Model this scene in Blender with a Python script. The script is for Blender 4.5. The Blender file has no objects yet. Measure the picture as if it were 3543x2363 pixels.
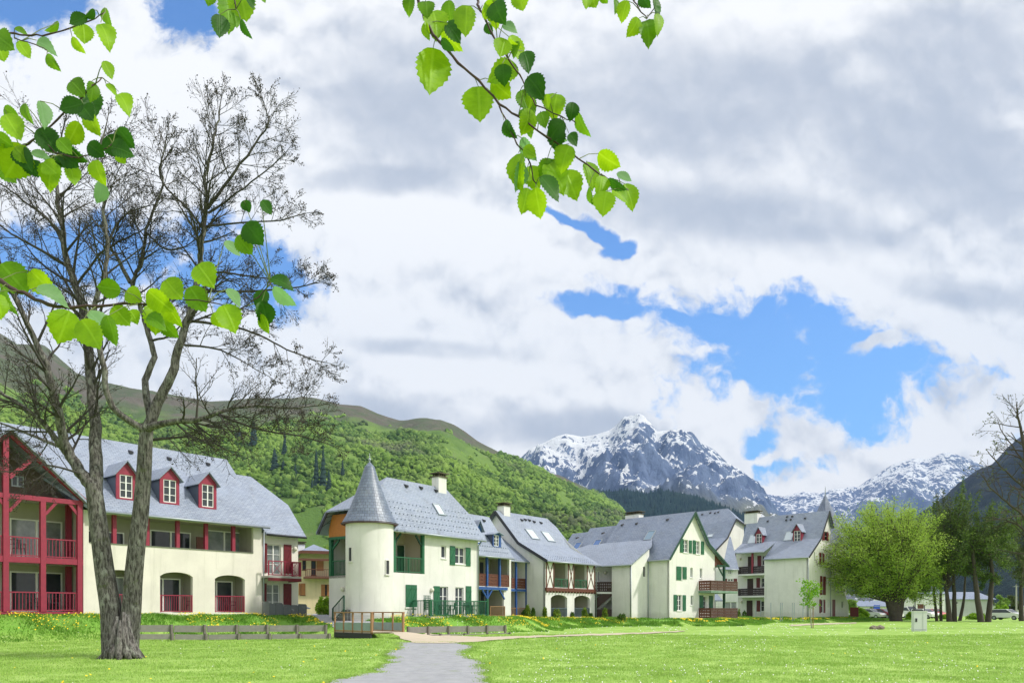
import bpy, bmesh, math, random
import numpy as np
from mathutils import Vector, noise as mnoise
from mathutils.geometry import tessellate_polygon
random.seed(7); RNG = np.random.default_rng(7)
SC = bpy.context.scene; COL = SC.collection
R = math.radians
# ------------------------------------------------------------------ camera
FPX, CX, HY, EYE = 2620.0, 1771.5, 2110.0, 1.65      # measured on the 3543 px wide photograph
cam = bpy.data.cameras.new('camera'); camo = bpy.data.objects.new('camera', cam); COL.objects.link(camo)
camo.location = (0, 0, EYE); camo.rotation_euler = (R(90), 0, 0)
cam.sensor_width = 36; cam.lens = FPX/3543*36; cam.shift_y = (HY-1181.5)/3543
cam.clip_start = 0.05; cam.clip_end = 60000
SC.camera = camo
# ------------------------------------------------------------------ view, sun
SC.view_settings.view_transform = 'Standard'; SC.view_settings.look = 'None'
SC.view_settings.exposure = 0.85; SC.view_settings.gamma = 1
SUN_EL = 46; SUN_AZ = 100          # azimuth clockwise from +Y
sl = bpy.data.lights.new('sun', 'SUN'); slo = bpy.data.objects.new('sun', sl); COL.objects.link(slo)
sl.energy = 2.0; sl.angle = R(4); sl.color = (1, .955, .87)
sv = Vector((math.sin(R(SUN_AZ))*math.cos(R(SUN_EL)), math.cos(R(SUN_AZ))*math.cos(R(SUN_EL)), math.sin(R(SUN_EL))))
slo.rotation_euler = sv.to_track_quat('Z', 'Y').to_euler(); slo.location = (0, 0, 60)

# ------------------------------------------------------------------ node expression helper
class NT:
    def __init__(s, nt): s.nt = nt
    def n(s, t, **k):
        o = s.nt.nodes.new(t)
        for a, b in k.items(): setattr(o, a, b)
        return o
    def put(s, sock, val):
        if isinstance(val, bpy.types.NodeSocket): s.nt.links.new(val, sock)
        elif val is not None: sock.default_value = val
    def m(s, op, a, b=None, c=None, clamp=False):
        o = s.n('ShaderNodeMath', operation=op, use_clamp=clamp)
        s.put(o.inputs[0], a); s.put(o.inputs[1], b); s.put(o.inputs[2], c); return o.outputs[0]
    def vm(s, op, a, b=None, out=0):
        o = s.n('ShaderNodeVectorMath', operation=op); s.put(o.inputs[0], a)
        if op == 'SCALE': s.put(o.inputs[3], b)
        else: s.put(o.inputs[1], b)
        return o.outputs[out]
    def noise(s, vec, scale, detail=6, rough=.55, dist=0, col=False, ntype='FBM', lac=2.0):
        o = s.n('ShaderNodeTexNoise', noise_dimensions='3D', noise_type=ntype)
        s.put(o.inputs['Vector'], vec); o.inputs['Scale'].default_value = scale; o.inputs['Detail'].default_value = detail
        o.inputs['Roughness'].default_value = rough; o.inputs['Distortion'].default_value = dist; o.inputs['Lacunarity'].default_value = lac
        return o.outputs[1 if col else 0]
    def ss(s, x, a, b, c=0.0, d=1.0, kind='SMOOTHSTEP'):
        o = s.n('ShaderNodeMapRange', interpolation_type=kind)
        s.put(o.inputs[0], x); s.put(o.inputs[1], a); s.put(o.inputs[2], b); s.put(o.inputs[3], c); s.put(o.inputs[4], d)
        return o.outputs[0]
    def mix(s, f, a, b, blend='MIX'):
        o = s.n('ShaderNodeMix', data_type='RGBA', blend_type=blend)
        s.put(o.inputs[0], f); s.put(o.inputs[6], c4(a)); s.put(o.inputs[7], c4(b)); return o.outputs[2]
def c4(c):
    if isinstance(c, tuple) and len(c) == 3: return (*c, 1.0)
    return c
# ------------------------------------------------------------------ world: sky with the photographed weather
W = bpy.data.worlds.new('World'); SC.world = W; W.use_nodes = True
wt = W.node_tree; wt.nodes.clear(); w = NT(wt)
out = w.n('ShaderNodeOutputWorld'); bg = w.n('ShaderNodeBackground'); wt.links.new(bg.outputs[0], out.inputs[0])
bg.inputs[1].default_value = 0.1
sky = w.n('ShaderNodeTexSky', sky_type='NISHITA', sun_disc=False)
sky.sun_elevation = R(SUN_EL); sky.sun_rotation = R(SUN_AZ); sky.altitude = 700; sky.air_density = 1.0; sky.dust_density = .6; sky.ozone_density = 3
tc = w.n('ShaderNodeTexCoord'); sp = w.n('ShaderNodeSeparateXYZ'); wt.links.new(tc.outputs['Generated'], sp.inputs[0])
ay = w.m('MAXIMUM', w.m('ABSOLUTE', sp.outputs[1]), .18)
U = w.m('DIVIDE', sp.outputs[0], ay); V = w.m('DIVIDE', sp.outputs[2], ay)
cb = w.n('ShaderNodeCombineXYZ'); w.put(cb.inputs[0], U); w.put(cb.inputs[1], V); uv = cb.outputs[0]
warp = w.vm('SCALE', w.vm('SUBTRACT', w.noise(uv, 9.0, 4, .6, col=True), (.5, .5, .5)), .055)
warp = w.vm('MULTIPLY', warp, (1, 1, 0))
uvw = w.vm('ADD', uv, warp)
def ell(px, py, rx, ry, rot=0.0, src=None):
    """1 - normalised radius: positive inside the ellipse (directions given as tangents from the photograph)"""
    mp = w.n('ShaderNodeMapping', vector_type='TEXTURE')
    w.put(mp.inputs[0], src or uvw)
    mp.inputs[1].default_value = ((px-CX)/FPX, (HY-py)/FPX, 0); mp.inputs[2].default_value = (0, 0, R(-rot)); mp.inputs[3].default_value = (rx/FPX, ry/FPX, 1)
    return w.m('SUBTRACT', 1.0, w.vm('LENGTH', mp.outputs[0], out=1))
def union(lst):
    r = lst[0]
    for e in lst[1:]: r = w.m('SMOOTH_MAX', r, e, .15)
    return r
holes = union([
    ell(60, 0, 290, 130), ell(640, 30, 140, 110, 35), ell(-200, 0, 300, 220),
    ell(250, 880, 620, 130, -4), ell(840, 950, 360, 120, 8), ell(1950, 742, 110, 20, 22), ell(2075, 800, 95, 24, 34), ell(2150, 858, 62, 24, -12),
    ell(2150, 1065, 280, 42, 5), ell(2450, 1120, 350, 105, 14), ell(2700, 1270, 335, 220, 30), ell(3040, 1265, 450, 135, 15),
    ell(2860, 1420, 300, 150, -15), ell(2720, 1560, 150, 110, 0), ell(3330, 1310, 330, 62, 12)])
adds = union([ell(3090, 1560, 270, 105, -6), ell(3380, 1480, 290, 170, -12), ell(2890, 1680, 180, 60), ell(2730, 1560, 34, 45), ell(2600, 1600, 120, 18, -10),
              ell(2560, 1400, 30, 50), ell(3040, 1185, 80, 24, -20), ell(2700, 1705, 900, 30)])
T = w.m('MAXIMUM', w.m('MULTIPLY', holes, -.85), w.m('MULTIPLY', adds, .55))
def fbm(vec):
    a_ = w.noise(vec, 6.0, 10, .62); b_ = w.noise(vec, 17.0, 8, .6)
    bl = w.m('ABSOLUTE', w.m('SUBTRACT', b_, .5))
    return w.m('SUBTRACT', w.m('ADD', a_, w.m('MULTIPLY', bl, -.55)), -.04)
n1 = fbm(uvw)
T = w.m('ADD', T, w.m('MULTIPLY', w.m('SUBTRACT', n1, .5), 3.3))
T = w.m('ADD', T, .15)
mask = w.ss(T, -.14, .34)
thick = w.ss(T, .05, .8)
dark = union([ell(3150, 520, 620, 260, 15, uv), ell(2500, 330, 700, 330, 0, uv), ell(3300, 200, 420, 260, 0, uv), ell(1450, 330, 420, 300, 0, uv), ell(2600, 760, 700, 150, 8, uv),
              ell(1180, 1480, 420, 110, -5, uv), ell(1950, 1480, 420, 75, 0, uv), ell(3300, 1010, 420, 60, 10, uv), ell(1350, 620, 300, 70, 0, uv), ell(1500, 1210, 330, 40, 5, uv)])
lite = union([ell(520, 180, 330, 230, 0, uv), ell(1500, 800, 560, 120, 8, uv), ell(2250, 1180, 330, 110, 20, uv), ell(1650, 1290, 380, 90, 5, uv), ell(2900, 920, 520, 90, 8, uv),
              ell(2600, 80, 420, 150, 0, uv), ell(1100, 1100, 330, 150, 0, uv), ell(3100, 1520, 270, 80, 0, uv), ell(2450, 1330, 140, 150, 0, uv), ell(300, 300, 500, 300, 0, uv), ell(300, 640, 500, 150, 0, uv)])
off = w.vm('ADD', uvw, (.006, .022, 0))
def soft(v_): return w.m('ADD', w.noise(v_, 8.0, 4, .5), w.m('MULTIPLY', w.noise(v_, 22.0, 3, .55), .35))
relief = w.m('SUBTRACT', soft(uvw), soft(off))
g = w.m('ADD', w.ss(dark, -.4, .7, 0, .95), w.m('MULTIPLY', w.m('SUBTRACT', w.noise(uv, 3.0, 6, .6), .5), 1.1))
g = w.m('SUBTRACT', g, w.ss(lite, -.3, .6, 0, .6))
g = w.m('ADD', g, .0)
g = w.m('MULTIPLY', g, w.ss(thick, 0, 1, .25, 1.0))
g = w.m('SUBTRACT', g, w.m('MULTIPLY', relief, w.ss(dark, -.4, .5, 3.9, 1.7)))
g = w.ss(g, -.35, 1.25)
ccol = w.mix(g, (6.5, 6.45, 6.4), (3.3, 3.55, 4.05))
blue = w.mix(1.0, sky.outputs[0], (.60, 1.08, 1.5), 'MULTIPLY')
hz = w.ss(sp.outputs[2], 0.05, .42, .75, 0)
blue = w.mix(hz, blue, (1.5, 3.3, 5.3))
fin = w.mix(mask, blue, ccol)
low = w.ss(sp.outputs[2], -.05, .0)
fin = w.mix(low, (2.0, 2.6, 1.2), fin)
wt.links.new(fin, bg.inputs[0])

# ------------------------------------------------------------------ materials
MATS = {}
def mat(name, col=None, rough=.7, col2=None, scale=3.0, amt=.5, bump=0, bscale=30, metal=0, spec=.5, detail=5, trans=None, coord='Object', stain=None):
    if name in MATS: return MATS[name]
    M = bpy.data.materials.new(name); M.use_nodes = True; t = M.node_tree; b = t.nodes['Principled BSDF']; k = NT(t)
    b.inputs['Roughness'].default_value = rough; b.inputs['Metallic'].default_value = metal; b.inputs['Specular IOR Level'].default_value = spec
    co = k.n('ShaderNodeTexCoord').outputs[coord] if coord != 'World' else k.n('ShaderNodeNewGeometry').outputs['Position']
    c = c4(col)
    if col2:
        c = k.mix(k.ss(k.noise(co, scale, detail, .6), .5-amt*.5, .5+amt*.5, kind='LINEAR'), col, col2)
    if stain:
        c = k.mix(k.ss(k.noise(co, stain[1], 6, .65), .55, .75, 0, stain[2]), c, stain[0])
    k.put(b.inputs['Base Color'], c)
    if bump:
        bp = k.n('ShaderNodeBump'); bp.inputs['Strength'].default_value = bump; bp.inputs['Distance'].default_value = .02
        k.put(bp.inputs['Height'], k.noise(co, bscale, 4, .6)); k.put(b.inputs['Normal'], bp.outputs[0])
    if trans:
        tr = k.n('ShaderNodeBsdfTranslucent'); k.put(tr.inputs[0], c4(trans)); mx = k.n('ShaderNodeMixShader'); mx.inputs[0].default_value = .45
        t.links.new(b.outputs[0], mx.inputs[1]); t.links.new(tr.outputs[0], mx.inputs[2]); t.links.new(mx.outputs[0], t.nodes['Material Output'].inputs[0])
    MATS[name] = M; return M
def plaster(name, c):
    M = bpy.data.materials.new(name); M.use_nodes = True; t = M.node_tree; b = t.nodes['Principled BSDF']; k = NT(t); pos = k.n('ShaderNodeNewGeometry').outputs['Position']
    f = lambda q: tuple(x*q for x in c)
    o = k.mix(k.ss(k.noise(pos, .55, 6, .6), .35, .65), c, f(.90)); st = k.noise(k.vm('MULTIPLY', pos, (2.6, 2.6, .22)), 1.0, 6, .7)
    o = k.mix(k.ss(st, .50, .72, 0, .50), o, (c[0]*.70, c[1]*.71, c[2]*.68)); o = k.mix(k.ss(k.noise(pos, 5, 6, .7), .54, .75, 0, .3), o, f(.80))
    sz = k.n('ShaderNodeSeparateXYZ'); k.put(sz.inputs[0], pos); lo = k.m('ADD', sz.outputs[2], k.m('MULTIPLY', k.noise(pos, 1.6, 5, .7), 1.3)); o = k.mix(k.ss(lo, 1.75, 2.25, .40, 0), o, (c[0]*.62, c[1]*.62, c[2]*.55))
    k.put(b.inputs['Base Color'], o); b.inputs['Roughness'].default_value = .92; b.inputs['Specular IOR Level'].default_value = .2
    bp = k.n('ShaderNodeBump'); bp.inputs['Strength'].default_value = .35; bp.inputs['Distance'].default_value = .012; k.put(bp.inputs['Height'], k.noise(pos, 18, 5, .7)); k.put(b.inputs['Normal'], bp.outputs[0])
    MATS[name] = M; return M
def slate(name, c1, c2, bw=.3, bh=.16):
    M = bpy.data.materials.new(name); M.use_nodes = True; t = M.node_tree; b = t.nodes['Principled BSDF']; k = NT(t)
    uvn = k.n('ShaderNodeUVMap').outputs[0]
    br = k.n('ShaderNodeTexBrick'); k.put(br.inputs['Vector'], uvn)
    br.inputs['Color1'].default_value = c4(c1); br.inputs['Color2'].default_value = c4(c2); br.inputs['Mortar'].default_value = c4(tuple(x*.35 for x in c1))
    br.inputs['Scale'].default_value = 1; br.inputs['Brick Width'].default_value = bw; br.inputs['Row Height'].default_value = bh
    br.inputs['Mortar Size'].default_value = .012; br.inputs['Mortar Smooth'].default_value = .3; br.inputs['Bias'].default_value = 0
    pos = k.n('ShaderNodeNewGeometry').outputs['Position']
    c = k.mix(k.ss(k.noise(pos, .5, 7, .65), .35, .7, 0, .5), br.outputs[0], tuple(x*1.35 for x in c1))
    c = k.mix(k.ss(k.noise(pos, 1.7, 8, .7), .56, .72, 0, .45), c, (.10, .105, .095)); c = k.mix(k.ss(k.noise(k.vm('MULTIPLY', pos, (2, 2, .4)), 1.0, 6, .7), .50, .70, 0, .22), c, (.36, .38, .42))
    k.put(b.inputs['Base Color'], c); b.inputs['Roughness'].default_value = .42; b.inputs['Specular IOR Level'].default_value = .6
    bp = k.n('ShaderNodeBump'); bp.inputs['Strength'].default_value = .5; bp.inputs['Distance'].default_value = .012
    k.put(bp.inputs['Height'], k.m('ADD', k.m('SUBTRACT', 1.0, br.outputs[1]), k.m('MULTIPLY', k.noise(pos, 9, 4), .5))); k.put(b.inputs['Normal'], bp.outputs[0])
    MATS[name] = M; return M
CREAM = plaster('plaster cream', (.79, .75, .675)); WARM = plaster('plaster off white', (.77, .755, .735)); GREYW = plaster('plaster pale grey', (.78, .77, .78)); PALEC = plaster('plaster pale cream', (.80, .785, .76))
PEACH = plaster('plaster peach', (.75, .60, .40)); SHADEW = plaster('shaded loggia plaster', (.40, .385, .32))  # loggia plaster darkened, recess shade put into its colour
SLATE = slate('slate roof', (.225, .265, .35), (.30, .345, .43)); SLATED = slate('slate roof worn', (.175, .215, .305), (.25, .295, .385))
SLATECONE = slate('slate cone', (.11, .14, .205), (.185, .225, .30), .25, .2)
RED = mat('paint crimson', (.33, .025, .06), .5, (.22, .02, .045), 4, .6); DRED = mat('paint dark red', (.16, .014, .02), .5, (.12, .012, .02), 4)
GREEN = mat('paint green', (.02, .14, .065), .5, (.015, .10, .05), 4, .6); DGREEN = mat('paint dark green', (.012, .06, .035), .5)
BLUE = mat('paint blue', (.025, .09, .33), .5, (.02, .07, .24), 4, .6)
BROWN = mat('wood red brown', (.16, .05, .028), .6, (.09, .03, .02), 6, .7); DBROWN = mat('wood dark brown', (.05, .02, .015), .6, (.03, .014, .012), 6)
ORANGE = mat('wood orange', (.52, .20, .04), .6, (.40, .14, .03), 5); TAN = mat('wood tan', (.30, .17, .08), .65, (.20, .11, .05), 7, .8)
GREYWOOD = mat('weathered wood', (.30, .29, .26), .85, (.17, .165, .15), 5, .9, .4, 20); WHITE = mat('white frame', (.80, .80, .78), .45)
METAL = mat('zinc', (.34, .38, .42), .45, metal=.4); DARK = mat('dark edge', (.03, .032, .04), .6); CONC = mat('concrete', (.42, .41, .38), .9, (.30, .30, .28), 2)
GLASS = mat('window glass', (.02, .026, .032), .09, (.06, .07, .08), .9, .7, spec=.45)
CURT = mat('curtained glass', (.30, .33, .33), .12, (.12, .14, .15), 2.2, .5, spec=.8)
SKYG = mat('skylight glass', (.55, .62, .68), .08, spec=.9); SKYB = mat('skylight blue glass', (.05, .14, .38), .06, spec=.9)
LAMPW = mat('lamp glass', (.70, .68, .58), .3)
# ------------------------------------------------------------------ mesh builder
class MB:
    def __init__(s): s.v = []; s.f = []; s.uv = {}
    def add(s, pts): i = len(s.v); s.v.extend([tuple(p) for p in pts]); return i
    def poly(s, pts, uv=None):
        i = s.add(pts); s.f.append(tuple(range(i, i+len(pts))))
        if uv: s.uv[len(s.f)-1] = uv
    def hexa(s, p):
        i = s.add(p)
        for q in ((0, 3, 2, 1), (4, 5, 6, 7), (0, 1, 5, 4), (1, 2, 6, 5), (2, 3, 7, 6), (3, 0, 4, 7)): s.f.append(tuple(i+k for k in q))
    def obox(s, o, a, b, c):
        o = Vector(o); a = Vector(a); b = Vector(b); c = Vector(c)
        s.hexa([o, o+a, o+a+b, o+b, o+c, o+a+c, o+a+b+c, o+b+c])
    def bar(s, p0, p1, w, h=None, up=(0, 0, 1)):
        h = h or w; p0 = Vector(p0); p1 = Vector(p1); d = (p1-p0).normalized(); up = Vector(up)
        if abs(d.dot(up)) > .95: up = Vector((0.6, 0.8, 0))
        x = d.cross(up).normalized()*w/2; y = x.cross(d).normalized()*h/2
        s.hexa([p0-x-y, p0+x-y, p0+x+y, p0-x+y, p1-x-y, p1+x-y, p1+x+y, p1-x+y])
    def slab(s, pts, t, uvf=None):
        pts = [Vector(p) for p in pts]; n = len(pts); dn = Vector((0, 0, -t))
        s.poly(pts, [uvf(p) for p in pts] if uvf else None); s.poly([p+dn for p in reversed(pts)])
        for i in range(n):
            a, b = pts[i], pts[(i+1) % n]; s.poly([a, a+dn, b+dn, b])
    def tube(s, pts, rad, n=6, cap=True):
        pts = [Vector(p) for p in pts]; m = len(pts); base = len(s.v); prev = None
        for i, p in enumerate(pts):
            d = (pts[min(i+1, m-1)]-pts[max(i-1, 0)]).normalized()
            if prev is None:
                x = d.cross(Vector((0, 0, 1)) if abs(d.z) < .9 else Vector((1, 0, 0))).normalized()
            else:
                x = (prev-d*prev.dot(d)); x = x.normalized() if x.length > 1e-6 else d.orthogonal().normalized()
            prev = x; y = d.cross(x); r = rad[i] if hasattr(rad, '__len__') else rad
            for k in range(n):
                a = 2*math.pi*k/n; s.v.append(tuple(p+x*(r*math.cos(a))+y*(r*math.sin(a))))
        for i in range(m-1):
            for k in range(n):
                a = base+i*n+k; b = base+i*n+(k+1) % n; s.f.append((a, b, b+n, a+n))
        if cap:
            s.f.append(tuple(base+k for k in reversed(range(n)))); s.f.append(tuple(base+(m-1)*n+k for k in range(n)))
    def cyl(s, c, r, h, n=12, r2=None): s.tube([c, (c[0], c[1], c[2]+h)], [r, r if r2 is None else r2], n)
    def sphere(s, c, r, seg=10, rings=6, sc=(1, 1, 1)):
        pts = []; b = len(s.v)
        for j in range(rings+1):
            t = math.pi*j/rings
            for i in range(seg):
                a = 2*math.pi*i/seg; s.v.append((c[0]+r*sc[0]*math.sin(t)*math.cos(a), c[1]+r*sc[1]*math.sin(t)*math.sin(a), c[2]+r*sc[2]*math.cos(t)))
        for j in range(rings):
            for i in range(seg):
                i2 = (i+1) % seg; s.f.append((b+j*seg+i, b+(j+1)*seg+i, b+(j+1)*seg+i2, b+j*seg+i2))
    def build(s, name, m, parent=None, smooth=False, **props):
        me = bpy.data.meshes.new(name); loc = Vector(parent.location) if (parent and parent.type == 'EMPTY') else Vector((0, 0, 0))
        if parent and parent.type != 'EMPTY' and parent.parent: loc = Vector(parent.parent.location)
        me.from_pydata([(a-loc.x, b-loc.y, c-loc.z) for a, b, c in s.v], [], s.f)
        if s.uv:
            l = me.uv_layers.new(name='UVMap').data
            for fi, u in s.uv.items():
                st = me.polygons[fi].loop_start
                for k, c in enumerate(u): l[st+k].uv = c
        me.materials.append(m)
        if smooth:
            for p in me.polygons: p.use_smooth = True
        me.validate(); me.update()
        o = bpy.data.objects.new(name, me); COL.objects.link(o)
        if parent: o.parent = parent
        for k, v in props.items(): o[k] = v
        return o
def thing(name, label, cat, loc, group=None):
    o = bpy.data.objects.new(name, None); COL.objects.link(o); o.location = loc; o.empty_display_size = .3
    o['label'] = label; o['category'] = cat
    if group: o['group'] = group
    return o
def tag(o, label, cat, group=None):
    o['label'] = label; o['category'] = cat
    if group: o['group'] = group
    return o
def copy_tree(o, parent=None):
    c = o.copy(); COL.objects.link(c)
    if parent: c.parent = parent
    for ch in o.children: copy_tree(ch, c)
    return c
# pixel of the photograph (3543 wide) at a depth -> point of the place
def PX(px, py, Y): return Vector(((px-CX)/FPX*Y, Y, EYE+(HY-py)/FPX*Y))
def sh(px, py): return (px-.03*(py-2000), py)         # the photograph's verticals lean a little
def Z1(x, y): return sh(x/1.629, 1400+y/1.629)
def Z2(x, y): return sh(400+x/1.629, 1400+y/1.629)
def Z3(x, y): return sh(1050+x/2.24, 1550+y/2.24)
def Z4(x, y): return sh(1500+x/2.852, 1650+y/2.852)
def Z5(x, y): return sh(1900+x/3.136, 1700+y/3.136)
def Z6(x, y): return sh(2400+x/2.852, 1650+y/2.852)
def Z7(x, y): return (2750+x/1.743, 1350+y/1.743)
class Fr:
    """upright plane: u runs along it to the right, v into the house, z up"""
    def __init__(s, o, d): s.o = Vector((o[0], o[1])); s.d = Vector(d).normalized(); s.n = Vector((-s.d.y, s.d.x))
    def P(s, u, v, z): q = s.o+s.d*u+s.n*v; return Vector((q.x, q.y, z))
    def U(s, px, v=0):
        a = (px-CX)/FPX; q = s.o+s.n*v; return (a*q.y-q.x)/(s.d.x-a*s.d.y)
    def V(s, px, u=0):
        a = (px-CX)/FPX; q = s.o+s.d*u; return (a*q.y-q.x)/(s.n.x-a*s.n.y)
    def m(s, pt, v=0):
        u = s.U(pt[0], v); Y = s.P(u, v, 0).y; return u, EYE+(HY-pt[1])/FPX*Y
    def r(s, Z, x0, y0, x1, y1, v=0):
        ym = (y0+y1)/2; xm = (x0+x1)/2
        return s.U(Z(x0, ym)[0], v), s.U(Z(x1, ym)[0], v), s.m(Z(xm, y1), v)[1], s.m(Z(xm, y0), v)[1]
    def side(s, u, v=0): q = s.P(u, v, 0); return Fr((q.x, q.y), (-s.n.x, -s.n.y))     # face on the left end, u<0 goes back
    def at(s, u, v=0): q = s.P(u, v, 0); return Fr((q.x, q.y), s.d)
    def hit(s, pt, ve, ze, vr, zr):
        lo, hi = ve-1, vr+1
        for _ in range(40):
            m_ = (lo+hi)/2; z = s.m(pt, m_)[1]
            if z > ze+(zr-ze)/(vr-ve)*(m_-ve): lo = m_
            else: hi = m_
        u, z = s.m(pt, lo); return u, lo, z
    def box(s, mb, u0, u1, v0, v1, z0, z1):
        mb.hexa([s.P(u0, v0, z0), s.P(u1, v0, z0), s.P(u1, v1, z0), s.P(u0, v1, z0), s.P(u0, v0, z1), s.P(u1, v0, z1), s.P(u1, v1, z1), s.P(u0, v1, z1)])
def FrVP(px, Y, xv):
    p = PX(px, HY, Y); return Fr((p.x, p.y), ((xv-CX)/FPX, 1))
def rect(u0, u1, z0, z1): return [(u0, z0), (u1, z0), (u1, z1), (u0, z1)]
def arch(u0, u1, z0, z1, rise, n=10):
    pts = [(u0, z0), (u1, z0)]
    for i in range(n+1):
        t = 1-2*i/n; pts.append(((u0+u1)/2+t*(u1-u0)/2, z1-rise+rise*math.sqrt(max(0, 1-t*t*.92))-(rise*math.sqrt(.08) if False else 0)))
    return pts
def wall(mb, fr, outer, holes=(), v=0, t=.22, back=True):
    loops = [outer]+[list(h) for h in holes]
    v3 = [[Vector((a, b, 0)) for a, b in l] for l in loops]; flat = [p for l in loops for p in l]
    tri = tessellate_polygon(v3)
    for vv, fl in ((v, False), (v+t, True)):
        if fl and not back: continue
        i = mb.add([fr.P(a, vv, b) for a, b in flat])
        for q in tri: mb.f.append(tuple(i+k for k in (reversed(q) if fl else q)))
    for l in loops:
        n = len(l)
        for k in range(n):
            a, b = l[k], l[(k+1) % n]; mb.poly([fr.P(a[0], v, a[1]), fr.P(b[0], v, b[1]), fr.P(b[0], v+t, b[1]), fr.P(a[0], v+t, a[1])])
def roofpoly(mb, fr, pts, t=.13):
    """pts: (u, v, z) ; slates run along u"""
    p3 = [fr.P(*p) for p in pts]
    u0, v0, z0 = pts[0]
    def uvf(i): a, b, c = pts[i]; return (a-u0+50, math.hypot(b-v0, c-z0)+50)
    n = len(pts); dn = Vector((0, 0, -t))
    i = mb.add(p3); mb.f.append(tuple(range(i, i+n))); mb.uv[len(mb.f)-1] = [uvf(k) for k in range(n)]
    i = mb.add([p+dn for p in p3]); mb.f.append(tuple(reversed(range(i, i+n))))
    for k in range(n):
        a, b = p3[k], p3[(k+1) % n]; mb.poly([a, a+dn, b+dn, b])
def window(par, fr, u0, u1, z0, z1, v=.10, cols=2, rows=3, fm=None, gm=None, sill=True, name='window', bw=.055):
    fm = fm or WHITE; gm = gm or GLASS; mb = MB()
    if u1 < u0: u0, u1 = u1, u0
    u0 += .004; u1 -= .004; z0 += .004; z1 -= .004
    fr.box(mb, u0, u0+bw, v, v+.06, z0, z1); fr.box(mb, u1-bw, u1, v, v+.06, z0, z1)
    fr.box(mb, u0+bw, u1-bw, v, v+.06, z0, z0+bw*1.2); fr.box(mb, u0+bw, u1-bw, v, v+.06, z1-bw, z1)
    for i in range(1, cols):
        c = u0+(u1-u0)*i/cols; b_ = bw*.75 if (cols % 2 == 0 and i == cols//2) else .018; fr.box(mb, c-b_, c+b_, v+.003, v+.055, z0+bw*1.2, z1-bw)
    for j in range(1, rows):
        c = z0+(z1-z0)*j/rows; fr.box(mb, u0+bw, u1-bw, v+.008, v+.05, c-.017, c+.017)
    if sill: fr.box(mb, u0-.05, u1+.05, -.06, v-.002, z0-.07, z0-.006)
    o = mb.build(name, fm, par)
    g_ = MB(); g_.poly([fr.P(u0+.01, v+.045, z0+.01), fr.P(u1-.01, v+.045, z0+.01), fr.P(u1-.01, v+.045, z1-.01), fr.P(u0+.01, v+.045, z1-.01)])
    g_.build('pane', gm, o)
    return o
def shutter(par, fr, u0, u1, z0, z1, m, v=-.05):
    mb = MB(); u0, u1 = min(u0, u1), max(u0, u1); fr.box(mb, u0, u1, v, v+.035, z0, z1); h = z1-z0
    for t in (.15, .8): fr.box(mb, u0+.01, u1-.01, v-.02, v-.001, z0+h*t, z0+h*t+.08)
    p0 = fr.P(u0+.04, v-.012, z0+h*.2); p1 = fr.P(u1-.04, v-.012, z0+h*.8); mb.bar(p0, p1, .02, .06, up=fr.P(0, 0, 1)-fr.P(0, 0, 0))
    n = max(2, int((u1-u0)/.13))
    return mb.build('shutter', m, par)
def railing(par, fr, u0, u1, z0, z1, v, m, style='bars', name='railing', posts=(), gap=.13, th=.05):
    mb = MB(); u0, u1 = min(u0, u1), max(u0, u1)
    fr.box(mb, u0, u1, v-th/2-.01, v+th/2+.01, z1-.06, z1)
    if style in ('bars', 'cross'): fr.box(mb, u0, u1, v-.02, v+.02, z0+.03, z0+.08)
    for p in [u0+.03, u1-.03]+list(posts): fr.box(mb, p-.035, p+.035, v-.033, v+.033, z0, z1-.062)
    if style == 'bars':
        n = max(1, int((u1-u0)/gap))
        for i in range(1, n): c = u0+(u1-u0)*i/n; fr.box(mb, c-.014, c+.014, v-.014, v+.014, z0+.081, z1-.061)
    elif style == 'cross':
        ps = sorted([u0+.06]+list(posts)+[u1-.06])
        for a, b in zip(ps[:-1], ps[1:]):
            c = (a+b)/2; w2 = min((b-a)*.3, .35)
            fr.box(mb, c-w2-.015, c-w2+.015, v-.013, v+.013, z0+.081, z1-.061); fr.box(mb, c+w2-.015, c+w2+.015, v-.013, v+.013, z0+.081, z1-.061)
            mb.bar(fr.P(c-w2, v, z0+.09), fr.P(c+w2, v, z1-.07), .022, .022); mb.bar(fr.P(c-w2, v+.004, z1-.07), fr.P(c+w2, v+.004, z0+.09), .022, .022)
            k = int((b-a)/.3)
    elif style == 'board':
        n = max(2, int((u1-u0)/.17)); zt = z1-.062; h = zt-z0
        for i in range(n):
            a = u0+(u1-u0)*i/n; b = u0+(u1-u0)*(i+1)/n; c = (a+b)/2; w_ = (b-a)/2*.96
            # sawn board: full width with cut-outs between neighbours
            prof = [(1, 0), (1, .12), (.55, .2), (1, .28), (1, .4), (.6, .5), (1, .6), (1, .72), (.55, .8), (1, .88), (1, 1)]
            for (wa, ta), (wb, tb) in zip(prof[:-1], prof[1:]):
                mb.hexa([fr.P(c-w_*wa, v-.012, z0+h*ta), fr.P(c+w_*wa, v-.012, z0+h*ta), fr.P(c+w_*wa, v+.012, z0+h*ta), fr.P(c-w_*wa, v+.012, z0+h*ta),
                         fr.P(c-w_*wb, v-.012, z0+h*tb), fr.P(c+w_*wb, v-.012, z0+h*tb), fr.P(c+w_*wb, v+.012, z0+h*tb), fr.P(c-w_*wb, v+.012, z0+h*tb)])
        fr.box(mb, u0, u1, v-.03, v-.013, z0, z0+.08)
    return mb.build(name, m, par)
def post(par, fr, u, v, z0, z1, w_, m, name='post'):
    mb = MB(); fr.box(mb, u-w_/2, u+w_/2, v-w_/2, v+w_/2, z0, z1); return mb.build(name, m, par)
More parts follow.
